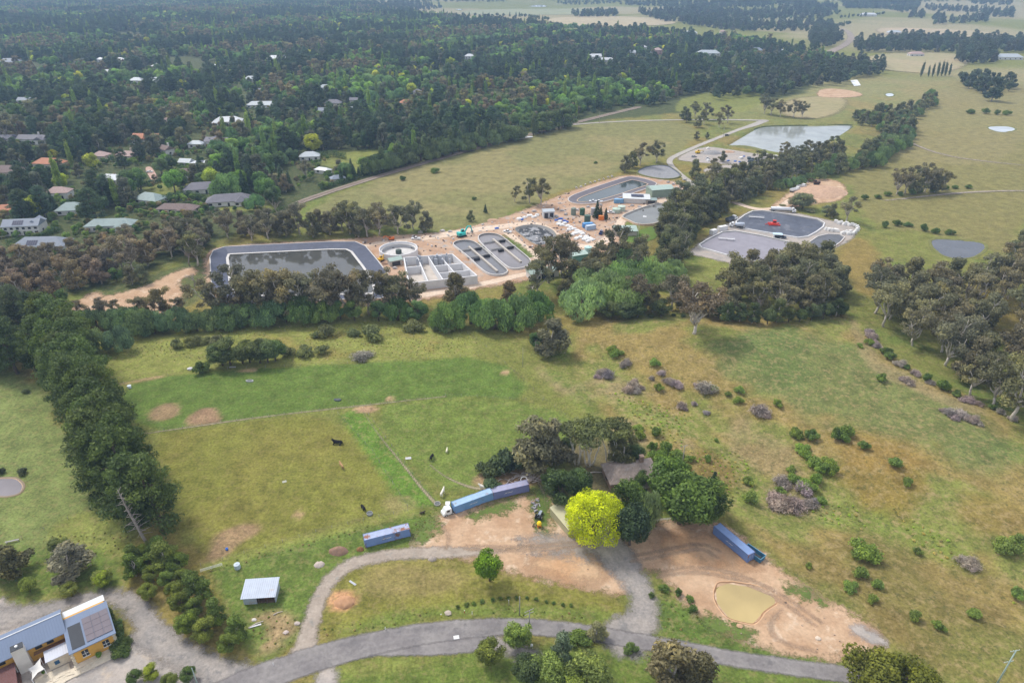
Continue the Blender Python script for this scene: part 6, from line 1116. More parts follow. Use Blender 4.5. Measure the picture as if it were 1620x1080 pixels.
def truck(px, py, rot, label, body='tipper', cab=(.8, .81, .82), bc=(.75, .76, .78), L_=6.0, n='white'):
    p = at(px, py); th = thing('truck', label, 'truck', p, math.radians(rot)); pm = paint(n, cab); bm = paint(n + '_body', bc)
    MB().box(-L_ / 2 + .5, 0, .75, L_ + 2.2, .9, .3).build('chassis', TYRE, th)
    MB().side([(1.2, .7), (1.2, 3.0), (2.3, 3.0), (2.65, 2.1), (3.5, 1.95), (3.6, .6)], -1.15, 1.15).build('cab', pm, th); MB().side([(2.36, 2.12), (2.2, 2.85), (2.28, 2.9), (2.62, 2.14)], -1.05, 1.05).box(1.9, 0, 2.1, .7, 2.34, .65).build('windscreen', GLASS, th)
    if body == 'tanker':
        M = MB(); n_ = 18; prof = [(-L_, .75), (-L_ + .2, 1.05), (.5, 1.05), (.7, .75)]; V = []; F = []
        for x, r in prof: V += [(x, r * 1.1 * math.cos(2 * PI * k / n_), 2.15 + r * math.sin(2 * PI * k / n_)) for k in range(n_)]
        for i in range(3): F += [(i * n_ + k, i * n_ + (k + 1) % n_, (i + 1) * n_ + (k + 1) % n_, (i + 1) * n_ + k) for k in range(n_)]
        F += [tuple(range(n_)), tuple(3 * n_ + k for k in range(n_ - 1, -1, -1))]; M.add(V, F, True); t = M.build('tank', bm, th)
        for x in (-L_ * .75, -L_ * .4, -.5): MB().lathe([(.3, 3.15), (.3, 3.35)], 10, x, 0).build('hatch', HUB, t)
    elif body == 'mixer':
        M = MB(); n_ = 18; prof = [(-5, .5, 3.2), (-4.4, .95, 2.9), (-2.8, 1.25, 2.5), (-.9, 1.1, 2.2), (.5, .5, 2.0)]; V = []; F = []
        for x, r, z in prof: V += [(x, r * math.cos(2 * PI * k / n_), z + r * math.sin(2 * PI * k / n_)) for k in range(n_)]
        for i in range(4): F += [(i * n_ + k, i * n_ + (k + 1) % n_, (i + 1) * n_ + (k + 1) % n_, (i + 1) * n_ + k) for k in range(n_)]
        F += [tuple(range(n_)), tuple(4 * n_ + k for k in range(n_ - 1, -1, -1))]; M.add(V, F, True).build('drum', bm, th); MB().box(-5, 0, 1.2, .5, 1.0, 1.4).build('chute', HUB, th)
    else:
        a, b = -L_, .6; M = MB()
        M.box((a + b) / 2, 0, 1.15, b - a, 2.4, .15)
        for s in (-1, 1): M.box((a + b) / 2, s * 1.17, 1.3, b - a, .1, 1.1)
        M.box(a + .05, 0, 1.3, .1, 2.24, 1.1).box(b - .05, 0, 1.3, .1, 2.24, 1.3); M.build('tray', bm, th)
    wheels(th, (2.5, -L_ + 1.0, -L_ + 2.3), 1.05, .52, .3); return th
truck(1249, 336, -10, 'white tanker truck parked above the upper sludge pond', 'tanker', L_=11.5); truck(1258, 303, 28, 'white tip truck on the spoil heap track, lower one', 'tipper', L_=4.5); truck(1268, 298, 28, 'white tip truck on the spoil heap track, upper one', 'tipper', L_=4.2, bc=(.6, .6, .6), n='pale')
truck(1158, 349, 35, 'white truck with dark body left of the upper sludge pond', 'tipper', bc=(.1, .12, .15), n='dark_tray', L_=5); truck(1163, 360, 150, 'grey drum mixer truck at the corner between the sludge ponds', 'mixer', bc=(.45, .5, .58), n='grey_mixer', L_=5); truck(1180, 268, 178, 'dark truck with long load in the small depot yard', 'tipper', (.1, .12, .14), (.07, .08, .1), 7, 'charcoal')
def excavator(px, py, rot, label, c, n, s=1.0, boom=1.0, dz=0.0):
    p = at(px, py) + Vector((0, 0, dz)); th = thing('excavator', label, 'excavator', p, math.radians(rot)); th.scale = (s, s, s); pm = paint(n, c)
    for q in (-1, 1): MB().side([(-1.9, .25), (-1.6, 0), (1.6, 0), (1.9, .25), (1.9, .6), (1.6, .85), (-1.6, .85), (-1.9, .6)], q * 1.1 - .3, q * 1.1 + .3).build('track', TYRE, th)
    MB().box(-.3, 0, .9, 3.6, 2.5, 1.1).box(-1.6, 0, 1.0, 1.3, 2.5, 1.35).build('body', pm, th); c_ = MB().box(.7, .75, 1.95, 1.5, .95, 1.25, 0, .9).build('cab', pm, th); MB().box(.75, .75, 2.2, 1.54, .99, .75, 0, .95).build('window', GLASS, c_)
    MB().side([(1.0, 1.5), (1.2, 2.2), (3.2, 4.9 * boom), (4.9, 4.5 * boom), (4.8, 4.1 * boom), (3.4, 4.3 * boom), (1.7, 1.6)], -.25, .2).build('boom', pm, th)
    MB().side([(4.5, 4.75 * boom), (5.0, 4.7 * boom), (5.8, 1.6), (5.4, 1.5)], -.2, .15).build('arm', pm, th); MB().side([(5.2, 1.7), (5.9, 1.7), (6.1, .9), (5.4, .5), (4.8, .8), (5.3, 1.0)], -.55, .5).build('bucket', mat('worn_steel', (.25, .24, .23), .5), th); return th
excavator(731, 374, 35, 'teal excavator with raised boom at the top of the left ditch', (.05, .50, .46), 'teal', 1.2, .95); excavator(619, 380, 190, 'orange excavator behind the round tank', (.75, .2, .04), 'orange', .8, .7); excavator(1057, 310, 200, 'small red-orange loader beside the sage green shed', (.7, .12, .03), 'red_orange', .7, .7); excavator(1290, 299, 160, 'dark brown excavator on top of the spoil heap', (.1, .05, .03), 'dark_brown', 1.0, .8, 3.2)
excavator(603, 413, 60, 'yellow excavator between the lined pond and the round tank', (.7, .42, .04), 'yellow', .8, .8); excavator(1104, 243, 20, 'yellow loader on the depot hardstand', (.75, .5, .05), 'yellow_loader', .9, .6); excavator(958, 393, 80, 'small yellow digger beside the tall dark gum', (.7, .4, .05), 'deep_yellow', .5, .7)
def barge():
    p = at(1224, 356); th = thing('dredge', 'red floating dredge on the upper sludge pond', 'dredge', p + Vector((0, 0, .25)), math.radians(-8)); pm = paint('red', (.62, .05, .03))
    for q in (-1, 1): MB().side([(-3.2, .1), (3.0, .1), (3.4, .7), (-3.2, .7)], q * 1.6 - .55, q * 1.6 + .55).build('pontoon', pm, th)
    MB().box(0, 0, .72, 3.8, 3.4, .3).build('deck', pm, th); c = MB().box(.2, .3, 1.02, 1.8, 1.8, 1.6).build('cabin', pm, th); MB().box(.2, .3, 1.6, 1.86, 1.86, .6).build('window', GLASS, c); MB().side([(-1, 1.0), (-1, 1.3), (-5, .6), (-5.2, .2)], -1.2, -.9).build('boom', pm, th)
barge()
for px_, py_, l_ in ((1186, 345, 'pale walkway jutting into the upper sludge pond'), (1138, 379, 'pale walkway jutting into the lower sludge pond')):
    th = thing('jetty', l_, 'jetty', at(px_, py_) + Vector((3.5, -1.5, .2)), math.radians(-14)); MB().box(0, 0, .9, 9, 1.0, .15).build('deck', CONCW, th)
    for s in (-1, 1): MB().box(0, s * .5, 1.75, 9, .06, .06).build('rail', FRAME, th)
    for x in (-4, 0, 4): MB().tube([(x, 0, -.6), (x, 0, .9)], .15, 6).build('pile', CONC, th)
def tank(px, py, r, h, c, n, label):
    p = at(px, py); th = thing('storage_tank', label, 'tank', p); m = mat('tank_' + n, c, .5, .08, 1)
    MB().lathe([(r, -.2), (r, h)], 20).build('shell', m, th); MB().lathe([(r * 1.02, h), (r * 1.02, h + .1), (r * .5, h + .35), (.05, h + .45)], 20).build('lid', m, th); MB().lathe([(.25, h + .35), (.25, h + .6)], 8, r * .3, 0).build('hatch', HUB, th)
for a in ((907, 340, 1.6, 4.2, (.2, .24, .2), 'grey_green', 'grey-green upright tank, left of the dark green one'), (921, 340, 1.6, 4.0, (.05, .12, .07), 'dark_green', 'dark green upright tank in the works yard, upper one'), (929, 352, 1.9, 4.4, (.08, .13, .1), 'deep_green', 'dark green upright tank above the blue containers'), (938, 340, 1.5, 4.3, (.42, .42, .44), 'grey', 'grey upright tank right of the green tanks'), (975, 336, 2.6, 2.4, (.42, .52, .44), 'pale_green', 'pale green squat tank, left of the pair by the haul road'), (983, 333, 2.4, 2.8, (.5, .58, .5), 'paler_green', 'pale green squat tank, right of the pair by the haul road'), (930, 402, 2.0, 4.0, (.45, .65, .62), 'aqua', 'pale aqua tank beside the teal building')): tank(*a)
BLUE = (.16, .25, .48)
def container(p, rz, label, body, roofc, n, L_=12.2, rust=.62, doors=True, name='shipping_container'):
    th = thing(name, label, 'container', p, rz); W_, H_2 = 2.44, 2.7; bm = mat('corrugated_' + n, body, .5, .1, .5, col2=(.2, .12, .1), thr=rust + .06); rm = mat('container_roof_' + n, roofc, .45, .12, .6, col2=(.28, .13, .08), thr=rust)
    M = MB(); k = int(L_ / .28)
    for s in (-1, 1):
        for i in range(k):
            x0 = -L_ / 2 + .1 + (L_ - .2) * i / k; x1 = -L_ / 2 + .1 + (L_ - .2) * (i + 1) / k; o = .03 if i % 2 else 0; M.box((x0 + x1) / 2, s * (W_ / 2 - .06 - o), .2, x1 - x0, .06, H_2 - .35)
    M.box(-L_ / 2 + .06, 0, .2, .08, W_ - .2, H_2 - .35); M.build('side_walls', bm, th)
    R = MB()
    for i in range(k):
        x0 = -L_ / 2 + .1 + (L_ - .2) * i / k; R.box(x0 + L_ / k / 2, 0, H_2 - .12, L_ / k * .96, W_ - .18, .06 + .03 * (i % 2))
    R.build('roof', rm, th)
    F = MB()
    for s in (-1, 1): F.box(0, s * (W_ / 2 - .05), .08, L_ - .02, .12, .14).box(0, s * (W_ / 2 - .05), H_2 - .14, L_ - .02, .12, .14); 
    for s in (-1, 1):
        F.box(s * (L_ / 2 - .06), 0, .08, .13, W_ - .24, .14).box(s * (L_ / 2 - .06), 0, H_2 - .14, .13, W_ - .24, .14)
        for q in (-1, 1): F.box(s * (L_ / 2 - .07), q * (W_ / 2 - .07), .0, .17, .17, H_2 + .02)
    F.build('frame', mat('container_frame_' + n, tuple(c * .8 for c in body), .6, .2, 1.2, col2=(.22, .12, .09), thr=.5), th)
    if doors:
        for s in (-1, 1):
            d = MB().box(L_ / 2 - .04, s * .57, .24, .06, 1.08, H_2 - .42).build('door', bm, th); MB().tube([(L_ / 2 + .01, s * .4, .25), (L_ / 2 + .01, s * .4, H_2 - .2)], .025, 5).build('lock_bar', HUB, d)
    for dx in (-.9, .0, .7):      # the white flourish painted in the middle of the side
        MB().add([(dx - .75, -W_ / 2 - .012, 1.35), (dx - .1, -W_ / 2 - .012, 1.62), (dx + .45, -W_ / 2 - .012, 1.66), (dx - .05, -W_ / 2 - .012, 1.42)], [(0, 3, 2, 1)]).build('side_mark', FRAME, th) if L_ > 10 else None
    return th
def cont_between(a, b, dz, label, body, roofc, n, **k):
    A, B = at(*a), at(*b); d = B - A; nrm = Vector((-d.y, d.x, 0)).normalized() * 1.22; c = (A + B) / 2 + nrm; th = container(Vector((c.x, c.y, hz(c.x, c.y) + dz)), math.atan2(d.y, d.x), label, body, roofc, n, **k); return th
# ================================================================ works yard goods
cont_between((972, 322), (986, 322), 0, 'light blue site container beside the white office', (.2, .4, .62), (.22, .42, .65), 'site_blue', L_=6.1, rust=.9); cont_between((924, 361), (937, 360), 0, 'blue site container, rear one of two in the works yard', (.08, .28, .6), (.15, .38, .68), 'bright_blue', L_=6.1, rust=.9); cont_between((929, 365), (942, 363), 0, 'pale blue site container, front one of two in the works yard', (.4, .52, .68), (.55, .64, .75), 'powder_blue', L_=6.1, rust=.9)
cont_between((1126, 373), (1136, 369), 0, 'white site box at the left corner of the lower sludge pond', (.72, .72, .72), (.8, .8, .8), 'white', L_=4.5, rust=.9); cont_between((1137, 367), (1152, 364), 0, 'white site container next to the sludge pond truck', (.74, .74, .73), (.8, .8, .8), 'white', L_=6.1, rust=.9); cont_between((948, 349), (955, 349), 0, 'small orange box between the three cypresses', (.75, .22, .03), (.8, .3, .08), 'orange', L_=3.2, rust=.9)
def heap(px, py, w, d, h, m, label, name='soil_heap', cat='heap', rz=0, seed=1, kind=None):
    r = random.Random(seed); p = at(px, py); n = 18; V = []; F = []; rings = ((1, 0), (.86, .25), (.62, .62), (.34, .9), (.1, 1))
    for a, b in rings: V += [(w / 2 * a * math.cos(2 * PI * k / n) * r.uniform(.85, 1.12), d / 2 * a * math.sin(2 * PI * k / n) * r.uniform(.85, 1.12), h * b * r.uniform(.85, 1.1) - (.3 if b == 0 else 0)) for k in range(n)]
    for i in range(4): F += [(i * n + k, i * n + (k + 1) % n, (i + 1) * n + (k + 1) % n, (i + 1) * n + k) for k in range(n)]
    F.append(tuple(4 * n + k for k in range(n))); o = MB().add(V, F, True).build(name, m); o.location = p; o.rotation_euler.z = rz; return tag(o, label, cat, kind=kind)
EH = mat('tan_spoil', (.48, .32, .22), .95, .2, .5, bump=.5); BH = mat('brown_spoil', (.27, .17, .12), .95, .25, .6, bump=.5); GH = mat('grey_aggregate', (.30, .29, .29), .95, .15, .8, bump=.5); OH = mat('orange_spoil', (.48, .27, .15), .95, .2, .8, bump=.5)
heap(1296, 304, 42, 30, 3.6, EH, 'large flat topped spoil heap beyond the sludge ponds', rz=.4); heap(1262, 314, 14, 7, 1.6, BH, 'darker brown earth heap at the foot of the spoil heap', seed=2); heap(1126, 243, 18, 11, 2.6, GH, 'grey aggregate heap on the depot hardstand', seed=3); heap(1152, 241, 12, 7, 1.4, EH, 'tan earth heap on the depot hardstand', seed=4)
heap(545, 952, 5.4, 4.2, 1.2, OH, 'orange earth heap inside the drive loop', seed=5); heap(536, 872, 5.5, 3.4, 1.5, BH, 'dark brush and soil heap left of the blue container', seed=6); heap(505, 893, 3.2, 2.4, .8, mat('pale_rubble', (.5, .42, .37), .95, .2, 1), 'pale rubble heap at the bend of the farm track', seed=7); heap(684, 884, 2.6, 2.0, .7, mat('grey_rubble', (.36, .31, .27), .95, .2, 1), 'small grey rubble heap below the farm track', seed=8)
heap(570, 869, 2.2, 1.7, .9, mat('rusty_soil', (.27, .14, .06), .95, .2, 1), 'rust brown heap touching the left end of the blue container', seed=9); heap(780, 349, 8, 5, 1.2, EH, 'small earth heap above the far ditch', seed=10); heap(905, 352, 5, 3, 1.0, OH, 'orange earth heap beside the grey-green tank', seed=11); heap(1085, 297, 9, 5, 1.2, OH, 'orange-tan heap by the road end of the works', seed=12); heap(607, 418, 5, 3, .9, BH, 'dark heap under the yellow excavator', seed=13)
def packs(lst, m, name, cat, group, lab, sz=(1.1, 1.1, .9)):
    r = random.Random(len(lst)); B = None; P = sorted(lst, key=lambda q: q[0])
    for i, (px, py, *s) in enumerate(P):
        k = s[0] if s else 1; M = MB().box(0, 0, 0, sz[0] * r.uniform(.8, 1.3) * k, sz[1] * r.uniform(.8, 1.3) * k, sz[2] * r.uniform(.6, 1.1), r.uniform(0, 1.5), .88); M.box(r.uniform(-.2, .2), r.uniform(-.2, .2), sz[2] * .5, sz[0] * .7 * k, sz[1] * .7 * k, sz[2] * r.uniform(.4, .8), r.uniform(0, 1.5), .8)
        o = M.build(name, m); o.location = at(px, py) + Vector((0, 0, .12)); tag(o, '%s %s' % (ordw(i), lab), cat, group)
WB = mat('white_bulk_bag', (.72, .71, .69), .8, .08, 1.5)
packs([(1322, 352), (1327, 354), (1331, 353), (1335, 356), (1339, 355), (1343, 357), (1348, 357), (1352, 358), (1356, 360), (1357, 363), (1355, 366), (1352, 369), (1349, 371), (1345, 368), (1342, 371), (1338, 369), (1306, 364), (1311, 365), (1316, 366), (1321, 366), (1325, 367), (1333, 370)], WB, 'bulk_bag', 'bag', 'white bulk bags beside the sludge ponds', 'white bulk bag from the left on the sludge pond yard', (2.0, 1.8, 1.4))
packs([(884, 355), (889, 357), (893, 354), (886, 351), (898, 358), (903, 360), (908, 363), (900, 364), (913, 366), (918, 368), (910, 370), (922, 371), (927, 375), (918, 376), (932, 378), (924, 380), (937, 380), (930, 383), (905, 372), (912, 378), (830, 345), (822, 347), (838, 342), (845, 344), (850, 341)], mat('white_wrapped_goods', (.74, .74, .73), .6, .1, 1), 'wrapped_pallet', 'pallet', 'white wrapped pallets in the works yard', 'white wrapped pallet from the left in the works yard', (3.0, 2.2, .8))
packs([(880, 349), (887, 347), (893, 350), (897, 352), (826, 348), (786, 362), (1177, 248), (1163, 256), (1152, 255), (1170, 257)], mat('blue_pipe_bundle', (.08, .17, .5), .5, .1, 1), 'blue_bundle', 'bundle', 'blue bundles at the works and depot', 'blue bundle from the left', (2.4, 1.2, .7))
packs([(1212, 246), (1219, 248), (1226, 248), (1232, 250), (1238, 252), (1243, 253), (1120, 255), (1128, 257), (1140, 254), (1204, 251), (1210, 254), (1225, 253), (1120, 236), (1172, 251), (1130, 271), (1147, 275)], WB, 'white_bundle', 'bundle', 'white goods on the depot hardstand', 'white bundle from the left on the depot hardstand', (3.4, 2.0, 1.2))
packs([(1185, 252), (1190, 254), (1196, 256), (1188, 257), (1200, 256)], mat('dark_stack', (.07, .09, .1), .7), 'dark_bundle', 'bundle', 'dark stacks on the depot hardstand', 'dark stack from the left on the depot hardstand', (3.8, 2.4, 1.6))
packs([(845, 335), (870, 345), (895, 340), (913, 333), (889, 334), (930, 328), (1065, 292), (1075, 288), (1083, 285), (1070, 298), (1080, 292), (1057, 289), (950, 325), (1000, 326), (1012, 328), (690, 453), (702, 452), (625, 425), (612, 430), (665, 368), (700, 366), (712, 367), (880, 343)], mat('mixed_site_goods', (.36, .33, .32), .8, .35, 1, col2=(.6, .6, .6), thr=.5), 'pallet', 'pallet', 'mixed pallets over the building site', 'grey pallet of goods from the left on the building site', (2.4, 1.8, .8))
packs([(694, 452), (668, 459), (700, 453), (862, 340)], mat('orange_goods', (.75, .25, .04), .7, .1, 1), 'orange_crate', 'crate', 'orange crates on the building site', 'orange crate from the left on the building site', (1.6, 1.4, .9))
packs([(x, y) for x, y in ((912, 298), (919, 296), (926, 293), (934, 290), (941, 288), (948, 286), (955, 284), (962, 281), (968, 280))], mat('pale_rock', (.5, .47, .44), .9, .2, 1), 'rock', 'rock', 'pale rocks along the pond bank', 'pale rock from the left along the upper pond bank', (1.6, 1.3, .8))

def rubble(name, label, poly, n, m, s0, s1, seed):
    r = random.Random(seed); M = MB()
    for x, y, _ in fill(poly, math.sqrt(1.0), 1, 1, seed, 99999)[:]:
        if r.random() > n: continue
        z = hz(x, y) + .08; M.box(x, y, z, r.uniform(s0, s1), r.uniform(s0, s1) * .6, r.uniform(.1, .5) * s1, r.uniform(0, 3), r.uniform(.5, .95))
    tag(M.build(name, m), label, 'rubble', kind='stuff')
WK = [(560, 384), (700, 370), (760, 357), (830, 335), (900, 305), (915, 330), (980, 322), (1095, 293), (1050, 322), (985, 345), (965, 385), (900, 410), (870, 390), (850, 400), (790, 368), (720, 380), (700, 400), (600, 392)]
rubble('site_rubble', 'pale broken rubble and offcuts over the building site', WK, .045, mat('pale_offcuts', (.55, .52, .5), .9, .25, 1), .5, 1.9, 5); rubble('site_rubble', 'dark scrap and pipe ends over the building site', WK, .035, mat('dark_offcuts', (.13, .11, .1), .8, .4, 1, col2=(.3, .16, .1), thr=.55), .5, 1.7, 6); rubble('yard_stones', 'loose stones on the earth yard', [(690, 820), (900, 838), (1050, 840), (1150, 850), (1290, 960), (1350, 1010), (1280, 1035), (1160, 1000), (1060, 930), (960, 925), (800, 895), (690, 870)], .035, mat('yard_stone', (.40, .31, .24), .95, .3, 2), .15, .5, 7)
# ================================================================ the farm
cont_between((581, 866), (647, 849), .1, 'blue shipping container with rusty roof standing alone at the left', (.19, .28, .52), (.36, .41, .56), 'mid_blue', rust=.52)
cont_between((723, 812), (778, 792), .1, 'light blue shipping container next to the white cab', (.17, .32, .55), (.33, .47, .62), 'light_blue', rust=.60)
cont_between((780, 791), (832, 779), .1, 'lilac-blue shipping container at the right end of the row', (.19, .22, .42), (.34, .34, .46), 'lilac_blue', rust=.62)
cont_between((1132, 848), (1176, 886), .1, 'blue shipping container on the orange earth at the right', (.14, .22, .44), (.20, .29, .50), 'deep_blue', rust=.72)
def skip():
    p = at(1192, 878); th = thing('skip_bin', 'open dark blue skip bin tucked behind the right hand container', 'skip bin', p, math.radians(-52)); m = mat('skip_blue', (.05, .16, .26), .5, .15, 1)
    M = MB(); 
    for s in (-1, 1): M.box(0, s * 1.1, .1, 5.2, .1, 1.3)
    M.box(-2.6, 0, .1, .1, 2.2, 1.3).box(2.6, 0, .1, .1, 2.2, 1.3).box(0, 0, .1, 5.2, 2.2, .1); M.build('shell', m, th); MB().box(0, 1.17, 1.38, 5.4, .14, .1).box(0, -1.17, 1.38, 5.4, .14, .1).box(-2.65, 0, 1.38, .12, 2.2, .1).box(2.65, 0, 1.38, .12, 2.2, .1).build('lip', mat('skip_lip', (.12, .3, .42), .5), th); MB().box(.3, 0, .2, 4.2, 1.9, .35, 0, .7).build('rubbish', mat('dark_rubbish', (.05, .05, .05), .9, .4, 2), th)
skip()
def cab():
    A, B = at(723, 812), at(778, 792); d = (B - A).normalized(); p = A - d * 2.6 + Vector((-d.y, d.x, 0)) * 1.2; p.z = hz(p.x, p.y)
    th = thing('truck_cab', 'white old truck cab parked at the left end of the container row', 'truck', p, math.atan2(-d.y, -d.x)); th.scale = (.88, .88, .85); pm = paint('old_white', (.72, .75, .74), .5)
    MB().side([(-1.4, .5), (-1.4, 2.5), (-1.2, 2.75), (.5, 2.75), (1.05, 1.6), (1.5, 1.4), (1.6, .5)], -1.1, 1.1).build('cab', pm, th); MB().side([(.62, 1.72), (.48, 2.5), (.56, 2.52), (.98, 1.72)], -.98, .98).box(-.2, 0, 1.65, 1.0, 2.24, .75).build('window', GLASS, th)
    MB().box(-1.7, 0, .5, 1.0, .9, .25).build('chassis', TYRE, th); wheels(th, (.6, -1.7), .98, .48, .28); MB().box(1.6, 0, .55, .12, 2.1, .3).build('bumper', HUB, th)
    q = p + Vector((-d.y, d.x, 0)) * 1.4 - d * .2; th2 = thing('water_tote', 'small white crate like box behind the truck cab', 'box', (q.x + 1, q.y + 1.2, p.z)); MB().box(0, 0, 0, 1.2, 1.2, 1.9).build('shell', pm, th2); MB().box(0, 0, 1.9, 1.3, 1.3, .12).build('lid', FRAME, th2)
cab()
def machinery():
    p = at(853, 833); th = thing('cement_mixer', 'yellow cement mixer with orange base among the weeds', 'cement mixer', p, 1.9); M = MB(); M.lathe([(.25, .75), (.62, .95), (.7, 1.3), (.5, 1.75), (.32, 1.9)], 16); M.build('drum', paint('bright_yellow', (.9, .62, .02)), th)
    MB().side([(-.6, 0), (.6, 0), (.15, .8), (-.15, .8)], -.5, -.42).side([(-.6, 0), (.6, 0), (.15, .8), (-.15, .8)], .42, .5).box(0, 0, .35, .7, .9, .3).build('stand', paint('orange2', (.75, .22, .03)), th)
    for s in (-1, 1): MB().wheel(.55, s * .55, .22, .22, .12).build('wheel', TYRE, th)
    p = at(853, 818); th = thing('old_tractor', 'grey-blue dismantled tractor beside the yellow mixer', 'tractor', p, 1.2); m = mat('faded_grey_blue', (.32, .37, .44), .6, .25, 1.5)
    MB().side([(-.8, .6), (-.7, 1.2), (1.7, 1.15), (1.9, .95), (1.9, .55)], -.35, .35).build('body', m, th); MB().box(-.7, 0, 1.0, .6, .55, .5, 0, .7).build('seat', TYRE, th); MB().tube([(-.1, 0, 1.1), (-.3, 0, 1.7)], .05, 6).build('steering_column', TYRE, th)
    for s in (-1, 1): o = MB().wheel(-.6, s * .75, .72, .72, .38, 16).build('wheel', TYRE, th); MB().wheel(-.6, s * .77, .72, .36, .39, 12).build('rim', FRAME, o); o = MB().wheel(1.5, s * .6, .36, .36, .22).build('wheel', TYRE, th); MB().wheel(1.5, s * .61, .36, .2, .23).build('rim', FRAME, o)
    r = random.Random(8); SC = mat('scrap_steel', (.34, .34, .36), .55, .35, 1.5, col2=(.3, .17, .1), thr=.55)
    for i, (px_, py_) in enumerate(((849, 809), (846, 803), (850, 799), (844, 797), (848, 792))):
        M = MB(); 
        for k in range(5): M.box(r.uniform(-.6, .6), r.uniform(-.5, .5), r.uniform(0, .3), r.uniform(.3, 1.4), r.uniform(.1, .5), r.uniform(.15, .5), r.uniform(0, 3))
        for k in range(3): M.tube([(r.uniform(-1, 1), r.uniform(-.8, .8), .1), (r.uniform(-1, 1), r.uniform(-.8, .8), r.uniform(.2, .9))], .05, 5)
        o = M.build('scrap_metal', SC); o.location = at(px_, py_); tag(o, '%s scrap metal lump up from the old tractor' % ordw(i), 'scrap', 'scrap metal beside the shed path')
    M = MB().wheel(0, 0, .5, .5, .16, 18); o = M.build('loose_wheel', TYRE); o.location = at(843, 832); o.rotation_euler = (.3, 0, 1.1); tag(o, 'loose wheel leaning in the dirt left of the mixer', 'wheel'); MB().wheel(0, 0, .5, .28, .18, 12).build('rim', FRAME, o)
machinery()
def torus(R, r0, n=40, m=8):
    V = [((R + r0 * math.cos(2 * PI * j / m)) * math.cos(2 * PI * i / n), (R + r0 * math.cos(2 * PI * j / m)) * math.sin(2 * PI * i / n), r0 * math.sin(2 * PI * j / m)) for i in range(n) for j in range(m)]
    return MB().add(V, [(i * m + j, ((i + 1) % n) * m + j, ((i + 1) % n) * m + (j + 1) % m, i * m + (j + 1) % m) for i in range(n) for j in range(m)], True)
o = torus(.95, .13).build('white_hoop', FRAME); o.location = at(829, 764) + Vector((0, .2, 1.1)); o.rotation_euler = (math.radians(40), 0, .1); tag(o, 'large white hoop leaning behind the lilac container', 'hoop')
r_ = random.Random(4); M = MB()
for k in range(60): x, y, a, l = r_.gauss(0, 2.6), r_.gauss(0, 1.1), r_.gauss(.35, .5), r_.uniform(1, 3.6); M.tube([(x, y, r_.uniform(.1, .5)), (x + l * .5 * math.cos(a), y + l * .5 * math.sin(a), r_.uniform(.3, .8)), (x + l * math.cos(a), y + l * math.sin(a), r_.uniform(.1, .6))], [.11, .08, .04], 5)
o = M.build('branch_pile', mat('bleached_wood', (.55, .48, .44), .9, .2, 1)); o.location = at(824, 756); o.scale = (1.25, 1.5, 1); tag(o, 'tangled pile of bleached fallen branches behind the containers', 'wood pile', kind='stuff')
def log(px, py, l, r, a, label): o = MB().tube([(-l / 2, 0, .15), (0, .15, .25), (l / 2, 0, .15)], [r, r * .85, r * .5], 7).build('fallen_log', mat('bleached_wood', (.5, .45, .4))); o.location = at(px, py); o.rotation_euler.z = a; tag(o, label, 'log')
log(900, 757, 4, .2, .3, 'fallen pale log under the flat topped trees'); log(940, 748, 5, .22, .1, 'long fallen pale log below the middle flat topped tree'); log(405, 988, 3.5, .16, .6, 'pale log lying on the rough grass by the road corner'); log(440, 970, 2.2, .12, .5, 'pale stick above the rubble by the farm track')
def rock(px, py, s, c, n, label, flat_=.6):
    r = random.Random(int(px * 7)); M = MB(); M.lathe([(.55, -.1), (.95, .15), (.85, .5), (.5, .75), (.15, .85)], 9); M.v = [(a * r.uniform(.8, 1.2), b * r.uniform(.8, 1.2), z * flat_ * 1.3) for a, b, z in M.v]
    o = M.build('rock', mat('rock_' + n, c, .85, .2, 1.2)); o.location = at(px, py); o.scale = (s, s * .8, s * .8); tag(o, label, 'rock')
rock(301, 584, 1.3, (.6, .6, .62), 'white', 'big whitish rock beside the round bush'); 
for a in ((157, 582, .5, (.55, .55, .55), 'pale grey stone at the pine edge of the paddock'), (709, 970, 1.0, (.42, .36, .30), 'brown stone block on the bank beside the yellow post'), (1294, 1010, .8, (.6, .5, .4), 'pale stones below the brown dam'), (470, 986, .8, (.45, .38, .34), 'rubble stone by the farm track, lower one'), (452, 1000, .7, (.5, .42, .38), 'rubble stone near the road corner'), (402, 980, .6, (.6, .56, .52), 'pale stone on the rough grass'), (1243, 953, .35, (.08, .06, .05), 'dark stone right of the brown dam'), (1170, 990, .9, (.5, .32, .2), 'earth coloured boulder at the dam outlet')): rock(*a[:3], a[3], 'r%d' % a[0], a[4])
def sheetiron(px, py, w, d, a, c, n, label): o = MB().box(0, 0, .12, w, d, .05).box(0, d * .2, .17, w * .9, .12, .06).box(0, -d * .2, .17, w * .9, .12, .06).build('iron_sheet', mat('iron_' + n, c, .5, .1, 1)); o.location = at(px, py); o.rotation_euler = (.04, .03, a); tag(o, label, 'metal sheet')
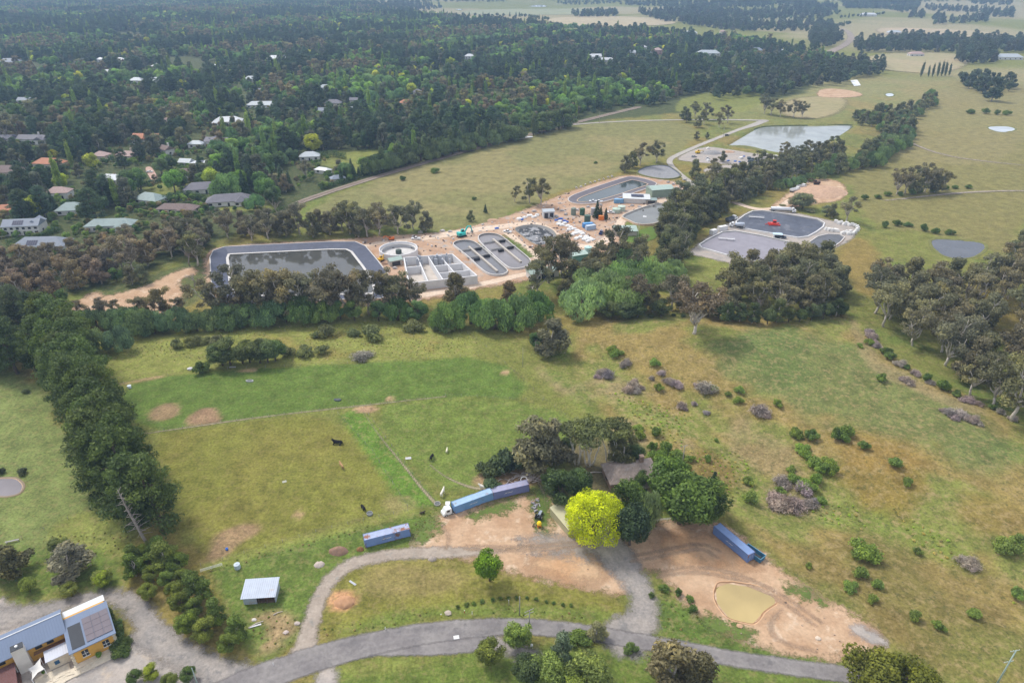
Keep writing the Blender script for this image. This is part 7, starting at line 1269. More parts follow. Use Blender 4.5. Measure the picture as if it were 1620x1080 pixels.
sheetiron(348, 550, 1.8, 1.0, .1, (.55, .57, .6), 'a', 'grey iron sheet, left of two below the bush row'); sheetiron(362, 549, 1.2, 1.2, .7, (.75, .77, .8), 'b', 'white iron sheet, right of two below the bush row'); sheetiron(368, 581, 2.4, .8, .1, (.5, .5, .5), 'c', 'grey iron sheets before the dark clump'); sheetiron(646, 725, 1.8, 1.0, .2, (.6, .6, .6), 'd', 'pale sheets lying on the right paddock'); sheetiron(558, 922, 2.2, .5, -.6, (.5, .52, .56), 'e', 'silver sheet above the orange heap'); sheetiron(450, 762, 1.2, .8, .5, (.5, .5, .42), 'f', 'pale sheet in the middle of the left paddock'); sheetiron(404, 990, 2.6, .4, .4, (.7, .7, .72), 'g', 'white plank on the rough grass'); sheetiron(722, 1008, 1.3, .9, .2, (.75, .75, .75), 'h', 'white wire frame lying on the pull-off')
def trough(px, py, r, h, c, n, label, rnd=True, cat='trough'):
    th = thing('water_trough', label, cat, at(px, py)); m = mat('trough_' + n, c, .6, .1, 1); M = MB(); k = 20; cc = [(math.cos(2 * PI * i / k), math.sin(2 * PI * i / k) * (1 if rnd else .45)) for i in range(k)]
    ring(M, [(r * a, r * b) for a, b in cc], -.1, [(r * a, r * b) for a, b in cc], h); ring(M, [(r * a, r * b) for a, b in cc], h, [(r * .86 * a, r * .82 * b) for a, b in cc], h); ring(M, [(r * .86 * a, r * .82 * b) for a, b in cc], h, [(r * .86 * a, r * .82 * b) for a, b in cc], .1); M.build('rim', m, th)
    MB().add([(r * .87 * a, r * .83 * b, h * .75) for a, b in cc], [tuple(range(k))]).build('water', water('trough_water', (.12, .13, .13), .1), th)
trough(585, 813, .85, .5, (.25, .26, .27), 'grey', 'round grey water trough at the foot of the left paddock'); trough(534, 633, 1.3, .5, (.12, .14, .16), 'dark', 'dark oval trough on the middle fence line', False); trough(395, 603, 1.4, .45, (.6, .6, .62), 'pale', 'long pale trough in the bright green paddock', False); trough(692, 797, .9, .35, (.4, .38, .36), 'worn', 'flat grey trough at the end of the cattle track')
def drum(px, py, r, h, c, n, label, name='water_drum'):
    th = thing(name, label, 'tank', at(px, py)); m = mat('drum_' + n, c, .5, .08, 1); MB().lathe([(r, -.1), (r, h * .3), (r * 1.03, h * .32), (r, h * .34), (r, h * .65), (r * 1.03, h * .67), (r, h * .7), (r, h)], 18).build('shell', m, th); MB().lathe([(r * .9, h), (r * .3, h + .12), (r * .25, h + .2)], 14).build('lid', m, th)
drum(376, 898, .75, 1.35, (.5, .58, .66), 'pale_blue', 'pale blue-grey water tank by the lower paddock fence'); drum(205, 613, .7, .9, (.68, .75, .8), 'white', 'small white tank beside the pines in the bright paddock'); drum(359, 869, .35, .5, (.05, .16, .55), 'blue', 'bright blue drum on the bare patch', 'blue_drum')
def post(px, py, h, c, n, label, r=.07, cat='post'): o = MB().tube([(0, 0, -.3), (0, 0, h)], r, 6).build('marker_post', mat('post_' + n, c, .7)); MB().tube([(0, 0, h - .2), (0, 0, h + .02)], r * 1.15, 6).build('cap', FRAME, o); o.location = at(px, py); tag(o, label, cat)
post(747, 972, 1.1, (.8, .8, .8), 'white', 'white guide post on the bank above the road'); post(735, 969, .9, (.6, .1, .05), 'red', 'red tipped post left of the white guide post', .08); post(698, 975, .9, (.75, .55, .05), 'yellow', 'yellow post beside the brown stone block', .1); post(610, 996, 1.0, (.8, .8, .8), 'white', 'white guide post on the verge left of the bank')
post(433, 1052, .9, (.8, .8, .8), 'white', 'white guide post near the plot corner'); post(805, 957, 1.9, (.45, .42, .38), 'grey', 'leaning grey stake left of the power pole')
def box_(px, py, label):
    th = thing('letterbox', label, 'letterbox', at(px, py)); MB().tube([(0, 0, -.2), (0, 0, 1.0)], .05, 6).build('post', BARK, th); MB().box(0, 0, 1.0, .55, .4, .4).side([(-.3, 1.4), (.3, 1.4), (0, 1.6)], -.22, .22).build('box', FRAME, th)
box_(841, 1026, 'white letterbox at the end of the short gravel drive')
def bench():
    th = thing('stone_bench', 'grey bench at the left edge of the meadow', 'bench', at(20, 857), .35); MB().box(0, 0, .45, 3.2, .5, .08).build('seat', mat('grey_plank', (.35, .34, .32), .9, .15), th)
    for x in (-1.3, 1.3): MB().box(x, 0, 0, .15, .45, .45).build('leg', CONC, th)
bench()
# ---------------------------------------------------------------- power poles and fences
PW = mat('pole_timber', (.30, .29, .26), .9, .15, 1); PGR = mat('green_treated_pole', (.33, .42, .38), .8, .1, 1); INS = mat('porcelain', (.6, .58, .55), .4)
def pole(px, py, h, label, m=PW, arms=(0,), rz=.3, lean=0.0, r=.16):
    th = thing('power_pole', label, 'power pole', at(px, py), rz); th.rotation_euler = (0, lean, rz); MB().tube([(0, 0, -.5), (0, 0, h)], [r, r * .7], 8).build('pole', m, th)
    for a in arms:
        z = h - .35 - a; c = MB().box(0, .16, z, 2.3, .1, .12).build('crossarm', m, th)
        for x in (-1.05, -.4, .4, 1.05): MB().lathe([(.05, z + .12), (.07, z + .2), (.03, z + .3)], 8, x, .16).build('insulator', INS, c)
    return th
pole(1572, 1090, 12.5, 'tall pale green power pole with two crossarms at the lower right corner', PGR, (0, 3.4), .2, .03, .19); pole(1078, 742, 9.0, 'grey power pole standing in the thicket behind the farmhouse', PW, (0,), .4); pole(822, 973, 6.5, 'plain grey pole on the grass bank left of the crossarm pole', PW, (), .1); pole(837, 1005, 8.5, 'grey power pole with crossarms at the edge of the road', PW, (0, 1.0), .5)
pole(813, 222, 13, 'slim concrete pole beside the railway', mat('concrete_pole', (.5, .48, .45), .8), (), 0); pole(948, 195, 12, 'pale pole past the railway trees', PW, (), 0); pole(1144, 217, 11, 'grey pole on the sealed road above the lake', PW, (), 0); pole(827, 580, 8.5, 'thin pale pole left of the olive gum at the hill foot', PW, (), 0, 0, .09); pole(847, 560, 6, 'thin pale pole in front of the dark round tree', PW, (), 0, 0, .08); pole(316, 1092, 7.5, 'slim pale green pole at the bottom edge beside the shrubs', PGR, (), 0, 0, .13); pole(1009, 380, 10, 'white light mast on the bright works lawn', FRAME, (), 0, 0, .09)
def fence(pts, label, step=5, h=1.15, wires=3, m=PW, r=.055, rail=False):
    P = [at(*q) for q in pts]; th = thing('paddock_fence', label, 'fence', P[0]); pm = MB().tube([(0, 0, -.2), (0, 0, h)], r, 5).mesh('post', m); Q = []
    for A, B in zip(P[:-1], P[1:]):
        n = max(1, int((B - A).length / step))
        for i in range(n): x, y = A.x + (B.x - A.x) * i / n, A.y + (B.y - A.y) * i / n; Q.append(Vector((x, y, hz(x, y))))
    Q.append(P[-1]); Q = Q[:96]
    for q in Q: o = bpy.data.objects.new('post', pm); COL.objects.link(o); o.parent = th; o.location = q - P[0]
    M = MB()
    for k in range(wires): M.tube([q - P[0] + Vector((0, 0, h * (.95 - .3 * k))) for q in Q], .045 if rail else .008, 4, False)
    M.build('rail' if rail else 'wire', m if rail else mat('dull_wire', (.16, .15, .13), .7), th)
fence([(228, 686), (350, 669), (450, 656), (560, 644), (640, 634), (705, 626), (780, 630), (858, 634)], 'post and wire fence across the middle of the plot'); fence([(575, 646), (640, 733), (692, 800)], 'wire fence down the right side of the bright green strip'); fence([(535, 655), (590, 715), (645, 802)], 'wire fence down the left side of the bright green strip'); fence([(318, 895), (420, 866), (500, 842), (600, 818), (690, 800)], 'fence along the foot of the left paddock', 4)
fence([(160, 614), (300, 588), (450, 580), (600, 573), (700, 566), (785, 562)], 'wire fence along the top of the bright paddock', 6); fence([(740, 528), (785, 562), (860, 632), (950, 700)], 'wire fence down the right boundary of the plot', 6); fence([(850, 752), (862, 775), (880, 805)], 'short fence beside the shed path', 2.5, 1.2); fence([(1025, 826), (1055, 824), (1080, 820)], 'pale rail fence at the back of the orange earth', 2.2, 1.1, 2, FRAME, .05, True); fence([(318, 905), (352, 895)], 'pale gate rails at the shrub belt end of the paddock fence', 2, 1.1, 3, FRAME, .05, True)
fence([(0, 868), (70, 838), (145, 805), (160, 798)], 'wire fence between the meadow and the mown garden', 4); fence([(690, 258), (760, 237), (830, 216)], 'railway boundary fence below the poplars', 8, 1.3)
# rails
def rail_line(pts, label):
    C_ = smooth_poly(poly_at(pts), 2, False); n = np.gradient(C_, axis=0); n /= np.linalg.norm(n, axis=1)[:, None]; n = np.stack([-n[:, 1], n[:, 0]], 1); th = thing('railway_track', label, 'railway track', (C_[0][0], C_[0][1], hz(*C_[0]) + .4))
    for s in (-.75, .75): Q = C_ + n * s; MB().tube([Vector((a, b, hz(a, b) + .55)) - th.location for a, b in Q], .09, 4).build('rail', mat('rusty_rail', (.24, .17, .13), .5), th)
rail_line([(455, 330), (480, 318), (540, 298), (600, 279), (680, 256), (760, 233), (840, 213), (905, 196), (960, 182), (1010, 170)], 'pair of steel rails on the brown ballast')
# ---------------------------------------------------------------- animals: one skinned body each
def animal(kind):
    me = bpy.data.meshes.new(kind); o = bpy.data.objects.new(kind, me); COL.objects.link(o)
    lying = kind.endswith('lying'); graz = 'graz' in kind; hrs = 'horse' in kind; z = .62 if lying else (1.15 if hrs else .98); k = .82 if hrs else 1
    V = [(-.75, 0, z), (-.25, 0, z - .04), (.3, 0, z), (.75, 0, z + .06), (1.0, 0, z + (.0 if graz else .28)), (1.22, 0, z - .42 if graz else z + .45), (1.5, 0, z - .72 if graz else z + .34)]; R = [.3 * k, .38 * k, .38 * k, .32 * k, .2, .15, .09]; E = [(i, i + 1) for i in range(6)]
    def leg(root, x, s, front):
        i = len(V)
        if lying: V.extend([(x, s * .32, .35), (x + .35, s * .5, .14), (x - .1, s * .52, .07)]); R.extend([.16, .09, .06]); E.extend([(root, i), (i, i + 1), (i + 1, i + 2)])
        else:
            b = .06 if front else -.12; V.extend([(x + b * -.3, s * .22, z - .38), (x + b, s * .22, z * .42), (x, s * .22, .12), (x + .07, s * .22, .03)]); R.extend([.16, .075, .055, .06]); E.extend([(root, i), (i, i + 1), (i + 1, i + 2), (i + 2, i + 3)])
    leg(3, .68, 1, True); leg(3, .68, -1, True); leg(0, -.72, 1, False); leg(0, -.72, -1, False)
    i = len(V); V.extend([(-1.05, 0, z + .05), (-1.12, 0, z - .45)]); R.extend([.05, .03]); E.extend([(0, i), (i, i + 1)])
    h = V[5]; i = len(V); V.extend([(h[0] - .08, .2, h[2] + .12), (h[0] - .08, -.2, h[2] + .12)]); R.extend([.04, .04]); E.extend([(5, i), (5, i + 1)])
    me.from_pydata(V, E, []); m = o.modifiers.new('skin', 'SKIN'); 
    for q, v in enumerate(me.skin_vertices[0].data): v.radius = (R[q], R[q]); v.use_root = (q == 1)
    sb = o.modifiers.new('sub', 'SUBSURF'); sb.levels = sb.render_levels = 1
    dg = bpy.context.evaluated_depsgraph_get(); m2 = bpy.data.meshes.new_from_object(o.evaluated_get(dg)); bpy.data.objects.remove(o); m2.polygons.foreach_set('use_smooth', [True] * len(m2.polygons)); return m2
AN = {k: animal(k) for k in ('cow_graz', 'cow_lying', 'horse', 'cow')}
for px_, py_, k, c, n, rz, s, nm, lb in ((535, 702, 'cow_lying', (.012, .011, .012), 'black', 3.0, 1.5, 'cow', 'black cow lying on the left paddock'), (541, 740, 'horse', (.42, .25, .12), 'tan', 2.2, 1.1, 'horse', 'tan horse standing on the left paddock'), (683, 726, 'cow_graz', (.012, .011, .012), 'black', 1.3, 1.15, 'cow', 'black cow standing on the right paddock'), (707, 715, 'cow', (.72, .68, .5), 'cream', 1.5, .8, 'cow', 'small cream calf on the right paddock'), (700, 783, 'horse', (.75, .7, .6), 'pale', 1.3, 1.2, 'horse', 'cream horse near the bottom of the right paddock'),
                                     (575, 806, 'cow_graz', (.014, .012, .012), 'black', 2.2, 1.1, 'cow', 'black cow near the round grey trough'), (765, 774, 'cow', (.75, .7, .62), 'white', 2.8, 1.2, 'cow', 'white cow beside the small tree behind the containers'), (668, 812, 'cow_lying', (.05, .04, .03), 'dark', .4, .7, 'dog', 'dark dog lying in the grass left of the truck cab')):
    me = AN[k].copy(); me.materials.clear(); me.materials.append(mat('hide_' + n, c, .8, .15, 2)); o = bpy.data.objects.new(nm, me); COL.objects.link(o); o.location = at(px_, py_); o.rotation_euler.z = rz; o.scale = (s, s, s); tag(o, lb, nm)
def hedge(pts, w, h, label, tone=(.035, .065, .022), n=2200, size=.4):
    P = [at(*q) for q in pts]; o0 = P[0]; L_ = []; r = random.Random(int(pts[0][0]))
    for A, B in zip(P[:-1], P[1:]):
        k = max(2, int((B - A).length / (w * .55)))
        for i in range(k + 1):
            q = A.lerp(B, i / k) - o0
            for zz in np.arange(h * .25, h, h * .3): L_.append((q.x, q.y, zz, w * .55, w * .55, h * .26, r.uniform(.2, .6)))
    o = bpy.data.objects.new('hedge', leaf_mesh('hedge', L_, n, size, 5, jit=.6, shell=(.8, 1.03))); COL.objects.link(o); o.location = o0; leafy(o, tone); tag(o, label, 'hedge')
hedge([(480, 252), (530, 248), (545, 252)], 4, 5, 'long dark clipped hedge at the head of the green lawn', n=3000); hedge([(247, 322), (270, 318), (300, 312)], 3.5, 4.5, 'square dark hedge beside the dark slate house', n=2600); hedge([(300, 312), (325, 318)], 3.5, 4, 'pale green end of the square hedge', (.05, .08, .025)); hedge([(318, 305), (350, 298), (372, 292)], 2.4, 2.5, 'garden hedge before the slate roofed house', (.05, .08, .025)); hedge([(15, 388), (60, 378), (95, 366)], 3, 3, 'dark hedge between the two left houses'); hedge([(100, 326), (130, 318), (145, 312)], 3, 3, 'hedge above the pale green roofed bungalow'); hedge([(190, 262), (215, 256), (226, 252)], 3, 3.4, 'yellow-green hedge right of the stone house', (.1, .15, .03)); hedge([(283, 290), (310, 287), (325, 284)], .6, 2.2, 'dark fence hedge behind the small cottage', (.03, .035, .025), 1500, .3); hedge([(220, 296), (240, 292), (256, 288)], 3, 3, 'hedge at the end of the brick drive'); hedge([(405, 345), (445, 335), (470, 326)], 3, 2.6, 'low hedge along the garden by the railway', (.05, .075, .025)); hedge([(510, 300), (540, 291), (560, 284)], 3.5, 3, 'hedge below the grey shed', (.04, .07, .022)); hedge([(605, 208), (660, 206), (700, 203)], 4, 3, 'low hedge far behind the railway poplars')
area('brick_drive', sheetmat('pink_brick', (.48, .32, .26), (.42, .28, .22), None, .3, .1, 2, .4), 'pink brick drive in the suburb', [(228, 265), (240, 263), (252, 285), (244, 292), (236, 280)], off=.12)
area('garden_path', M_YARD, 'grey paved yard left of the white two storey house', [(-10, 362), (10, 355), (15, 368), (-10, 380)], off=.12)
area('tennis_court', sheetmat('white_court', (.72, .74, .74), (.68, .7, .7), None, .2, .1, 1, .3), 'white rectangular court behind the lake', [(1345, 128), (1356, 127), (1362, 136), (1351, 137)], off=.5, res=2, sm=0); area('bare_ground', M_DIRT, 'bare earth lot behind the lake', [(1290, 150), (1300, 140), (1340, 142), (1370, 150), (1350, 155), (1300, 155)], off=.3, res=3, margin=5)
basin([(1398, 149), (1410, 147), (1417, 151), (1405, 154)], 'small pale blue pond behind the lake', 'pond', rim=.3, rimw=1, slope=1, depth=.25, out=1, bank=GRASSB, rimm=GRASSB, liner=GRASSB, wat=water('pale_blue_water', (.5, .56, .62), .1), name='dam_bank', wlabel='pale blue water of the small far pond')
for i, (pts, lb) in enumerate((([(718, 13), (730, 14), (731, 17), (722, 17)], 'small bright dam at the top'), ([(832, 9), (860, 8), (868, 11), (845, 12)], 'wide bright dam at the top'), ([(1305, 124), (1316, 123), (1317, 126), (1306, 127)], 'tiny far bright pond') )):
    basin(pts, lb, 'dam', rim=.6, rimw=2, slope=1, depth=.4, out=3, bank=GRASSB, rimm=GRASSB, liner=GRASSB, wat=water('white_dam_water', (.45, .48, .5), .08), name='dam_bank', wlabel='water of the ' + lb)
# ================================================================ the suburb's trees and the far woods
SUB = [(-200, 372), (60, 352), (150, 368), (230, 372), (330, 345), (420, 332), (470, 318), (560, 286), (640, 258), (720, 238), (840, 205), (905, 188), (960, 176), (1000, 172), (1050, 165), (1090, 150), (1180, 135), (1230, 118), (1290, 108), (1330, 100), (1290, 85), (1230, 75), (1180, 62), (1100, 62), (1020, 52), (930, 48), (850, 42), (780, 34), (700, 28), (640, 22), (600, 12), (560, 7), (400, 5), (100, 6), (-150, 10), (-220, 40), (-240, 150), (-240, 280)]
KEEP = [(500, 240, 605, 268), (222, 262, 256, 296), (20, 355, 60, 380)]
def clear(x, y, sc=1.0):
    px, py = proj(x, y)
    for a, b, c, d in KEEP:
        if a < px < c and b < py < d: return False
    ln = y / 135.0
    for hx, hy, w, d, h in HOUSES:
        if abs(x - hx) < w / 2 + 2.5 and -(d / 2 + 2 + 15 * ln) < y - hy < d / 2 + 3: return False
    # railway corridor
    return seg_dist(np.array([x]), np.array([y]), RW)[0] > 9
RW = poly_at([(380, 352), (480, 318), (540, 298), (600, 279), (680, 256), (760, 233), (840, 213), (905, 196), (960, 182), (1010, 170)])
pts = [p for p in fill(SUB, 9.3, .8, 1.5, 50) if clear(p[0], p[1])]
keepn = fbm(np.array([p[0] for p in pts]) + 40, np.array([p[1] for p in pts]), 60, 3); pts = [p for p, v in zip(pts, keepn) if v > .36]
rt = random.Random(9)
def mix(x, y):
    """which tree grows here: pockets of pines, gums and garden trees; a few golden ones"""
    a = float(fbm(np.array([x]), np.array([y]), 120, 3)[0]); b = float(fbm(np.array([x + 500.]), np.array([y]), 70, 3)[0]); r = rt.random()
    if r < .02: return 'round', (.17, .19, .025)
    if r < .065: return 'poplar', (.09, .13, .03)
    if r < .13: return 'cone', (.035, .055, .027)
    if a > .52: return ('pine', (.028, .044, .024)) if r < .55 else ('gumdense', (.06, .066, .04)) if r < .8 else ('round', (.036, .056, .024))
    if b > .52: return ('gumdense', (.10, .086, .05)) if r < .45 else ('gum', (.085, .08, .046)) if r < .65 else ('round', (.05, .08, .028))
    if r < .35: return 'round', (.034, .058, .024)
    if r < .6: return 'round', (.05, .088, .026)
    if r < .76: return 'willow', (.07, .11, .045)
    return ('round', (.09, .145, .03)) if r < .9 else ('gumdense', (.06, .07, .036))
pts.sort(key=lambda p: p[1]); NIND = 290
vis = [p for p in pts if -15 < proj(p[0], p[1])[0] < 830][:NIND]; vset = set(vis); pts = [p for p in pts if p not in vset]
ind = [(p, mix(p[0], p[1])) for p in vis]
bands = {}
for p, (k, t) in ind:
    px, _ = proj(p[0], p[1]); zn = int(np.searchsorted([80, 160, 240, 330, 440, 560], px))
    bands.setdefault((zn, p[1] > 455), []).append((p, k, t))
ZN = ('the leftmost gardens', 'the gardens round the pale bungalow', 'the gardens by the brick drive', 'the gardens round the slate houses', 'the gardens beside the railway', 'the gardens near the green lawn', 'the belt above the railway')
for (zn, back), L_ in bands.items():
    L_.sort(key=lambda q: proj(q[0][0], q[0][1])[0]); wh = ('the back of ' if back else 'the front of ') + ZN[zn]
    for i, (p, k, t) in enumerate(L_):
        if k == 'pine': s = p[2] * .62
        elif k in ('gum', 'gumdense'): s = p[2] * .78
        else: s = p[2] * .92
        tree(k, p[0], p[1], s, '%s tree from the left in %s' % (ordw(i), wh), 'garden trees in ' + wh, tone=tuple(v * 1.3 for v in t), var=.2, cat='tree')
# everything farther: one wood, instanced over points
GNK = [('bush', 0), ('pine', 0), ('pine', 1), ('gumdense', 0), ('gumdense', 1), ('gum', 0), ('round', 0), ('round', 1), ('round', 2), ('willow', 0), ('cone', 0), ('poplar', 0)]
def protos_objects():
    """the crown objects of trees already standing in the scene serve as the patterns"""
    out = {}
    for o in bpy.data.objects:
        if o.name.startswith(('crown', 'bush')) and o.type == 'MESH':
            for k, (a, b) in enumerate(GNK):
                if k not in out and o.data == PROTO[a][b][1]: out[k] = o
    return out
PO = protos_objects()
def wood(name, label, P, cat='wood'):
    n = len(P); me = bpy.data.meshes.new(name); me.vertices.add(n); me.vertices.foreach_set('co', np.array([(p[0], p[1], p[2]) for p in P], np.float32).ravel()); me.update()
    a = me.attributes.new('tcol', 'FLOAT_COLOR', 'POINT'); a.data.foreach_set('color', np.array([(*p[5], 1) for p in P], np.float32).ravel())
    a = me.attributes.new('pat', 'INT', 'POINT'); a.data.foreach_set('value', np.array([p[4] for p in P], np.int32))
    a = me.attributes.new('size', 'FLOAT', 'POINT'); a.data.foreach_set('value', np.array([p[3] for p in P], np.float32))
    a = me.attributes.new('turn', 'FLOAT', 'POINT'); a.data.foreach_set('value', rng.uniform(0, 6.28, n).astype(np.float32))
    o = bpy.data.objects.new(name, me); COL.objects.link(o); tag(o, label, cat, kind='stuff')
    gn = bpy.data.node_groups.new(name, 'GeometryNodeTree'); gn.interface.new_socket('Geometry', in_out='INPUT', socket_type='NodeSocketGeometry'); gn.interface.new_socket('Geometry', in_out='OUTPUT', socket_type='NodeSocketGeometry')
    N = gn.nodes.new; L = gn.links.new; gi, go, jn = N('NodeGroupInput'), N('NodeGroupOutput'), N('GeometryNodeJoinGeometry')
    def att(nm, ty): q = N('GeometryNodeInputNamedAttribute'); q.data_type = ty; q.inputs['Name'].default_value = nm; return q.outputs['Attribute']
    pat, siz, trn = att('pat', 'INT'), att('size', 'FLOAT'), att('turn', 'FLOAT'); xyz = N('ShaderNodeCombineXYZ'); L(trn, xyz.inputs['Z'])
    for k in sorted(set(p[4] for p in P)):
        if k not in PO: continue
        cmpn = N('FunctionNodeCompare'); cmpn.data_type = 'INT'; cmpn.operation = 'EQUAL'; L(pat, cmpn.inputs[2]); cmpn.inputs[3].default_value = k
        oi = N('GeometryNodeObjectInfo'); oi.inputs['Object'].default_value = PO[k]; oi.transform_space = 'ORIGINAL'; oi.inputs['As Instance'].default_value = True
        ip = N('GeometryNodeInstanceOnPoints'); L(gi.outputs[0], ip.inputs['Points']); L(cmpn.outputs[0], ip.inputs['Selection']); L(oi.outputs['Geometry'], ip.inputs['Instance']); L(xyz.outputs[0], ip.inputs['Rotation']); L(siz, ip.inputs['Scale']); L(ip.outputs[0], jn.inputs[0])
    L(jn.outputs[0], go.inputs[0]); md = o.modifiers.new('scatter', 'NODES'); md.node_group = gn; return o
KIDX = {}
for i, (a, b) in enumerate(GNK):
    if i in PO: KIDX.setdefault(a, []).append(i)
def pt(p, k, t, s):
    i = rt.choice(KIDX[k]); c = np.array(t) * rt.uniform(1.0, 1.8) * np.array([rt.uniform(.9, 1.1), 1, rt.uniform(.85, 1.15)]); return (p[0], p[1], 0, s, i, tuple(c))
def setz(P):
    P = np.array([(a, b) for a, b, *_ in P]); return height(P[:, 0], P[:, 1])
def mk(name, label, L_):
    z = setz(L_); wood(name, label, [(a, b, float(zz), s, i, c) for (a, b, _, s, i, c), zz in zip(L_, z)])
far_ = []
for p in pts:
    k, t = mix(p[0], p[1]); far_.append(pt(p, k, t, p[2] * (.66 if k == 'pine' else .85 if k[:3] == 'gum' else 1.0)))
sh = []
for hx, hy, w, d, h in HOUSES[:56]:
    for _ in range(int(10 + w)):
        x, y = hx + rt.uniform(-w * .75 - 4, w * .75 + 4), hy - d / 2 - 2 - abs(rt.gauss(0, 1)) * (5 + 3.5 * hy / 135)
        if rt.random() < .3: y = hy + rt.uniform(-d, d) ; x = hx + rt.choice((-1, 1)) * (w / 2 + rt.uniform(2.5, 7))
        if all(abs(x - a) > b / 2 + 1.5 or abs(y - c) > e / 2 + 1.5 for a, c, b, e, _h in HOUSES) and seg_dist(np.array([x]), np.array([y]), RW)[0] > 8: sh.append(pt((x, y), 'round', rt.choice(((.04, .07, .022), (.06, .09, .026), (.08, .12, .03), (.09, .08, .04))), rt.uniform(.25, .5)))
mk('garden_shrubbery', 'low clipped shrubs and hedging in the suburb gardens', sh)
mk('suburb_woodland', 'dense mixed trees filling the suburb into the distance', far_)
LOTS = [([(560, 12), (640, 4), (700, 14), (640, 20)], 20), ([(980, 8), (1080, 3), (1200, 8), (1210, 14), (1080, 15)], 17), ([(905, 24), (975, 20), (978, 27), (910, 28)], 16), ([(1010, 22), (1100, 18), (1230, 25), (1220, 30), (1050, 36)], 17), ([(1040, 18), (1100, 15), (1170, 22), (1060, 26)], 17),
        ([(1125, 4), (1215, 2), (1290, 6), (1290, 12), (1220, 11), (1130, 8)], 20), ([(1330, 4), (1450, 3), (1455, 12), (1430, 22), (1400, 16), (1340, 15)], 18), ([(1190, 22), (1315, 10), (1330, 24), (1300, 30), (1190, 34)], 18), ([(1220, 40), (1290, 36), (1320, 44), (1290, 52), (1200, 48), (1110, 34), (1130, 30)], 16), ([(1080, 30), (1130, 32), (1200, 50), (1180, 52), (1080, 40)], 16),
        ([(1350, 72), (1450, 62), (1560, 66), (1680, 64), (1680, 84), (1560, 84), (1450, 84), (1360, 84)], 13), ([(1510, 90), (1530, 78), (1570, 82), (1575, 100), (1540, 104), (1515, 100)], 12), ([(1555, 18), (1605, 20), (1600, 30), (1555, 28)], 20), ([(1460, 12), (1560, 18), (1560, 22), (1470, 18)], 20), ([(1500, 34), (1560, 30), (1560, 36), (1505, 40)], 16), ([(1475, 30), (1492, 28), (1494, 40), (1476, 41)], 16), ([(1440, 24), (1462, 22), (1460, 30), (1438, 30)], 18), ([(1365, 112), (1395, 104), (1400, 118), (1370, 122)], 12), ([(1255, 128), (1290, 104), (1360, 98), (1370, 120), (1330, 135), (1270, 140)], 12),
        ([(1120, 145), (1180, 128), (1260, 118), (1262, 140), (1240, 152), (1185, 152), (1130, 158)], 11), ([(1280, 62), (1290, 50), (1318, 50), (1330, 68), (1310, 76), (1285, 76)], 13), ([(880, 6), (1000, 0), (1000, 4), (890, 9)], 24), ([(1300, -2), (1640, -4), (1640, 1), (1300, 3)], 30), ([(820, -3), (1280, -4), (1280, 0), (820, 1)], 30), ([(-100, -4), (800, -5), (800, 4), (300, 6), (-100, 8)], 24), ([(860, 60), (880, 55), (884, 62), (865, 64)], 15), ([(1535, 3), (1600, 6), (1596, 10), (1540, 8)], 22)]
wl = []
for q, st in LOTS:
    for p in fill(q, st, .9, 1.45, int(abs(q[0][0])) + 60):
        r = rt.random(); k, t = (('pine', (.034, .046, .03)) if r < .5 else ('gumdense', (.05, .055, .038)) if r < .8 else ('round', (.045, .065, .03)))
        wl.append(pt(p, k, t, p[2] * (.7 if k == 'pine' else .95)))
for q, st in (([(1100, 31), (1160, 38), (1235, 46)], 14), ([(1085, 24), (1170, 22), (1240, 27)], 14), ([(1130, 44), (1240, 52)], 14), ([(700, 25), (820, 27), (870, 34)], 22), ([(1330, 30), (1400, 24)], 20), ([(1285, 48), (1345, 40)], 16), ([(1180, 125), (1240, 112), (1290, 95)], 12)):
    for p in along(q, st, 2, .9, 1.2, int(q[0][0])): wl.append(pt(p, 'cone' if rt.random() < .3 else 'round', (.04, .055, .028), p[2]))
mk('far_woodlots', 'dark woodlots and hedgerows on the far plain', wl)

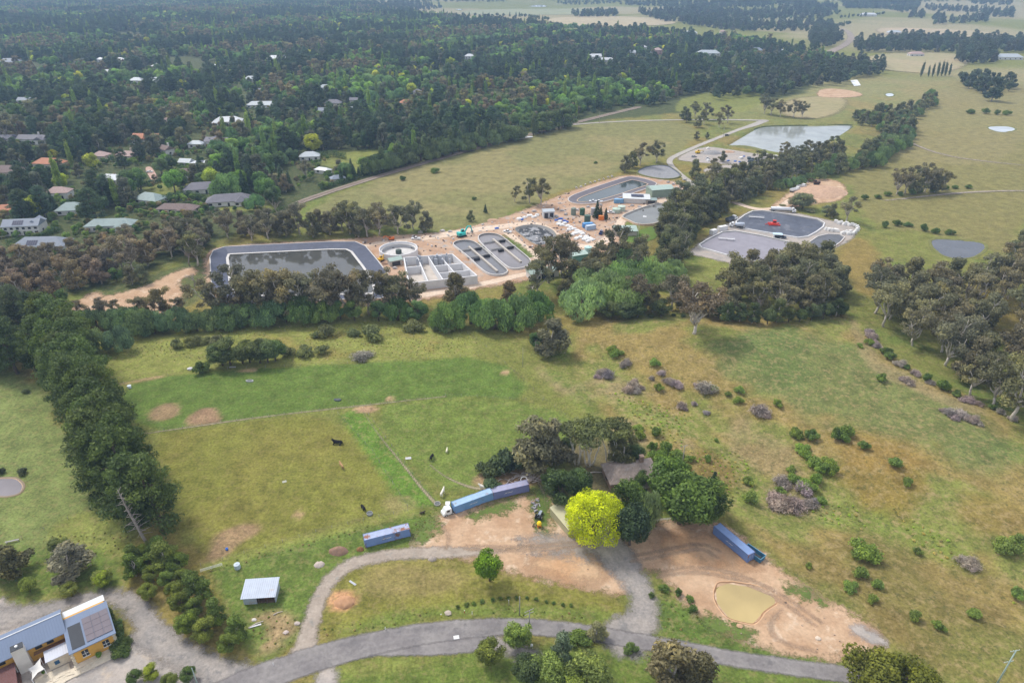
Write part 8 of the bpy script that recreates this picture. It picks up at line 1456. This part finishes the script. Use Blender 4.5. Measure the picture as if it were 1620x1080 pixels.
# low weeds, seed heads and tussocks over the rough ground
def tufts(name, label, polys, step, tones, s0, s1, seed, thr=.47):
    L_ = []
    for q in polys:
        for p in fill(q, step, s0, s1, seed):
            if float(fbm(np.array([p[0] + 77]), np.array([p[1]]), 14, 3)[0]) < thr: continue
            L_.append(pt(p, 'bush', tones[rt.randrange(len(tones))], p[2]))
    mk(name, label, L_)
tufts('swale_weeds', 'tall lime green weeds in the swale', [[(960, 620), (1080, 650), (1180, 730), (1200, 800), (1150, 790), (1080, 720)], [(1270, 800), (1400, 795), (1500, 855), (1640, 980), (1560, 930), (1430, 850), (1300, 825)]], 1.6, [(.12, .165, .03), (.14, .18, .035), (.17, .16, .06)], .12, .26, 72, .40)
tufts('rough_grass', 'rough tufts along the paddock edges and banks', [[(330, 895), (500, 850), (690, 805), (690, 812), (500, 860), (335, 905)], [(165, 565), (330, 522), (700, 498), (780, 555), (600, 565), (300, 580)], [(500, 1010), (640, 985), (800, 972), (960, 985), (960, 975), (800, 962), (640, 970), (505, 995)], [(385, 1020), (420, 950), (480, 985), (450, 1030)], [(1045, 940), (1100, 970), (1180, 1010), (1300, 1040), (1290, 1050), (1100, 1015), (1040, 985)], [(60, 850), (200, 835), (215, 870), (100, 890)], [(660, 812), (710, 818), (690, 850), (655, 855)]], 1.5, [(.09, .09, .028), (.075, .1, .024), (.12, .10, .05)], .06, .16, 73, .42)
# ---------------------------------------------------------------- the air
def haze():
    m = bpy.data.materials.new('haze_air'); m.use_nodes = True; t = m.node_tree; t.nodes.clear(); v = t.nodes.new('ShaderNodeVolumePrincipled'); o = t.nodes.new('ShaderNodeOutputMaterial')
    v.inputs['Color'].default_value = (.46, .68, 1.0, 1); v.inputs['Density'].default_value = HAZE_D; v.inputs['Anisotropy'].default_value = .0; t.links.new(v.outputs[0], o.inputs['Volume'])
    zmin = float(GZ.min()) - 1.5; M = MB().box(0, 7000, zmin, 29000, 19000, 141 - zmin); ob = M.build('haze', m); tag(ob, 'thin blue air over the whole valley', 'haze', kind='stuff')
HAZE_D = 0.00016
haze()
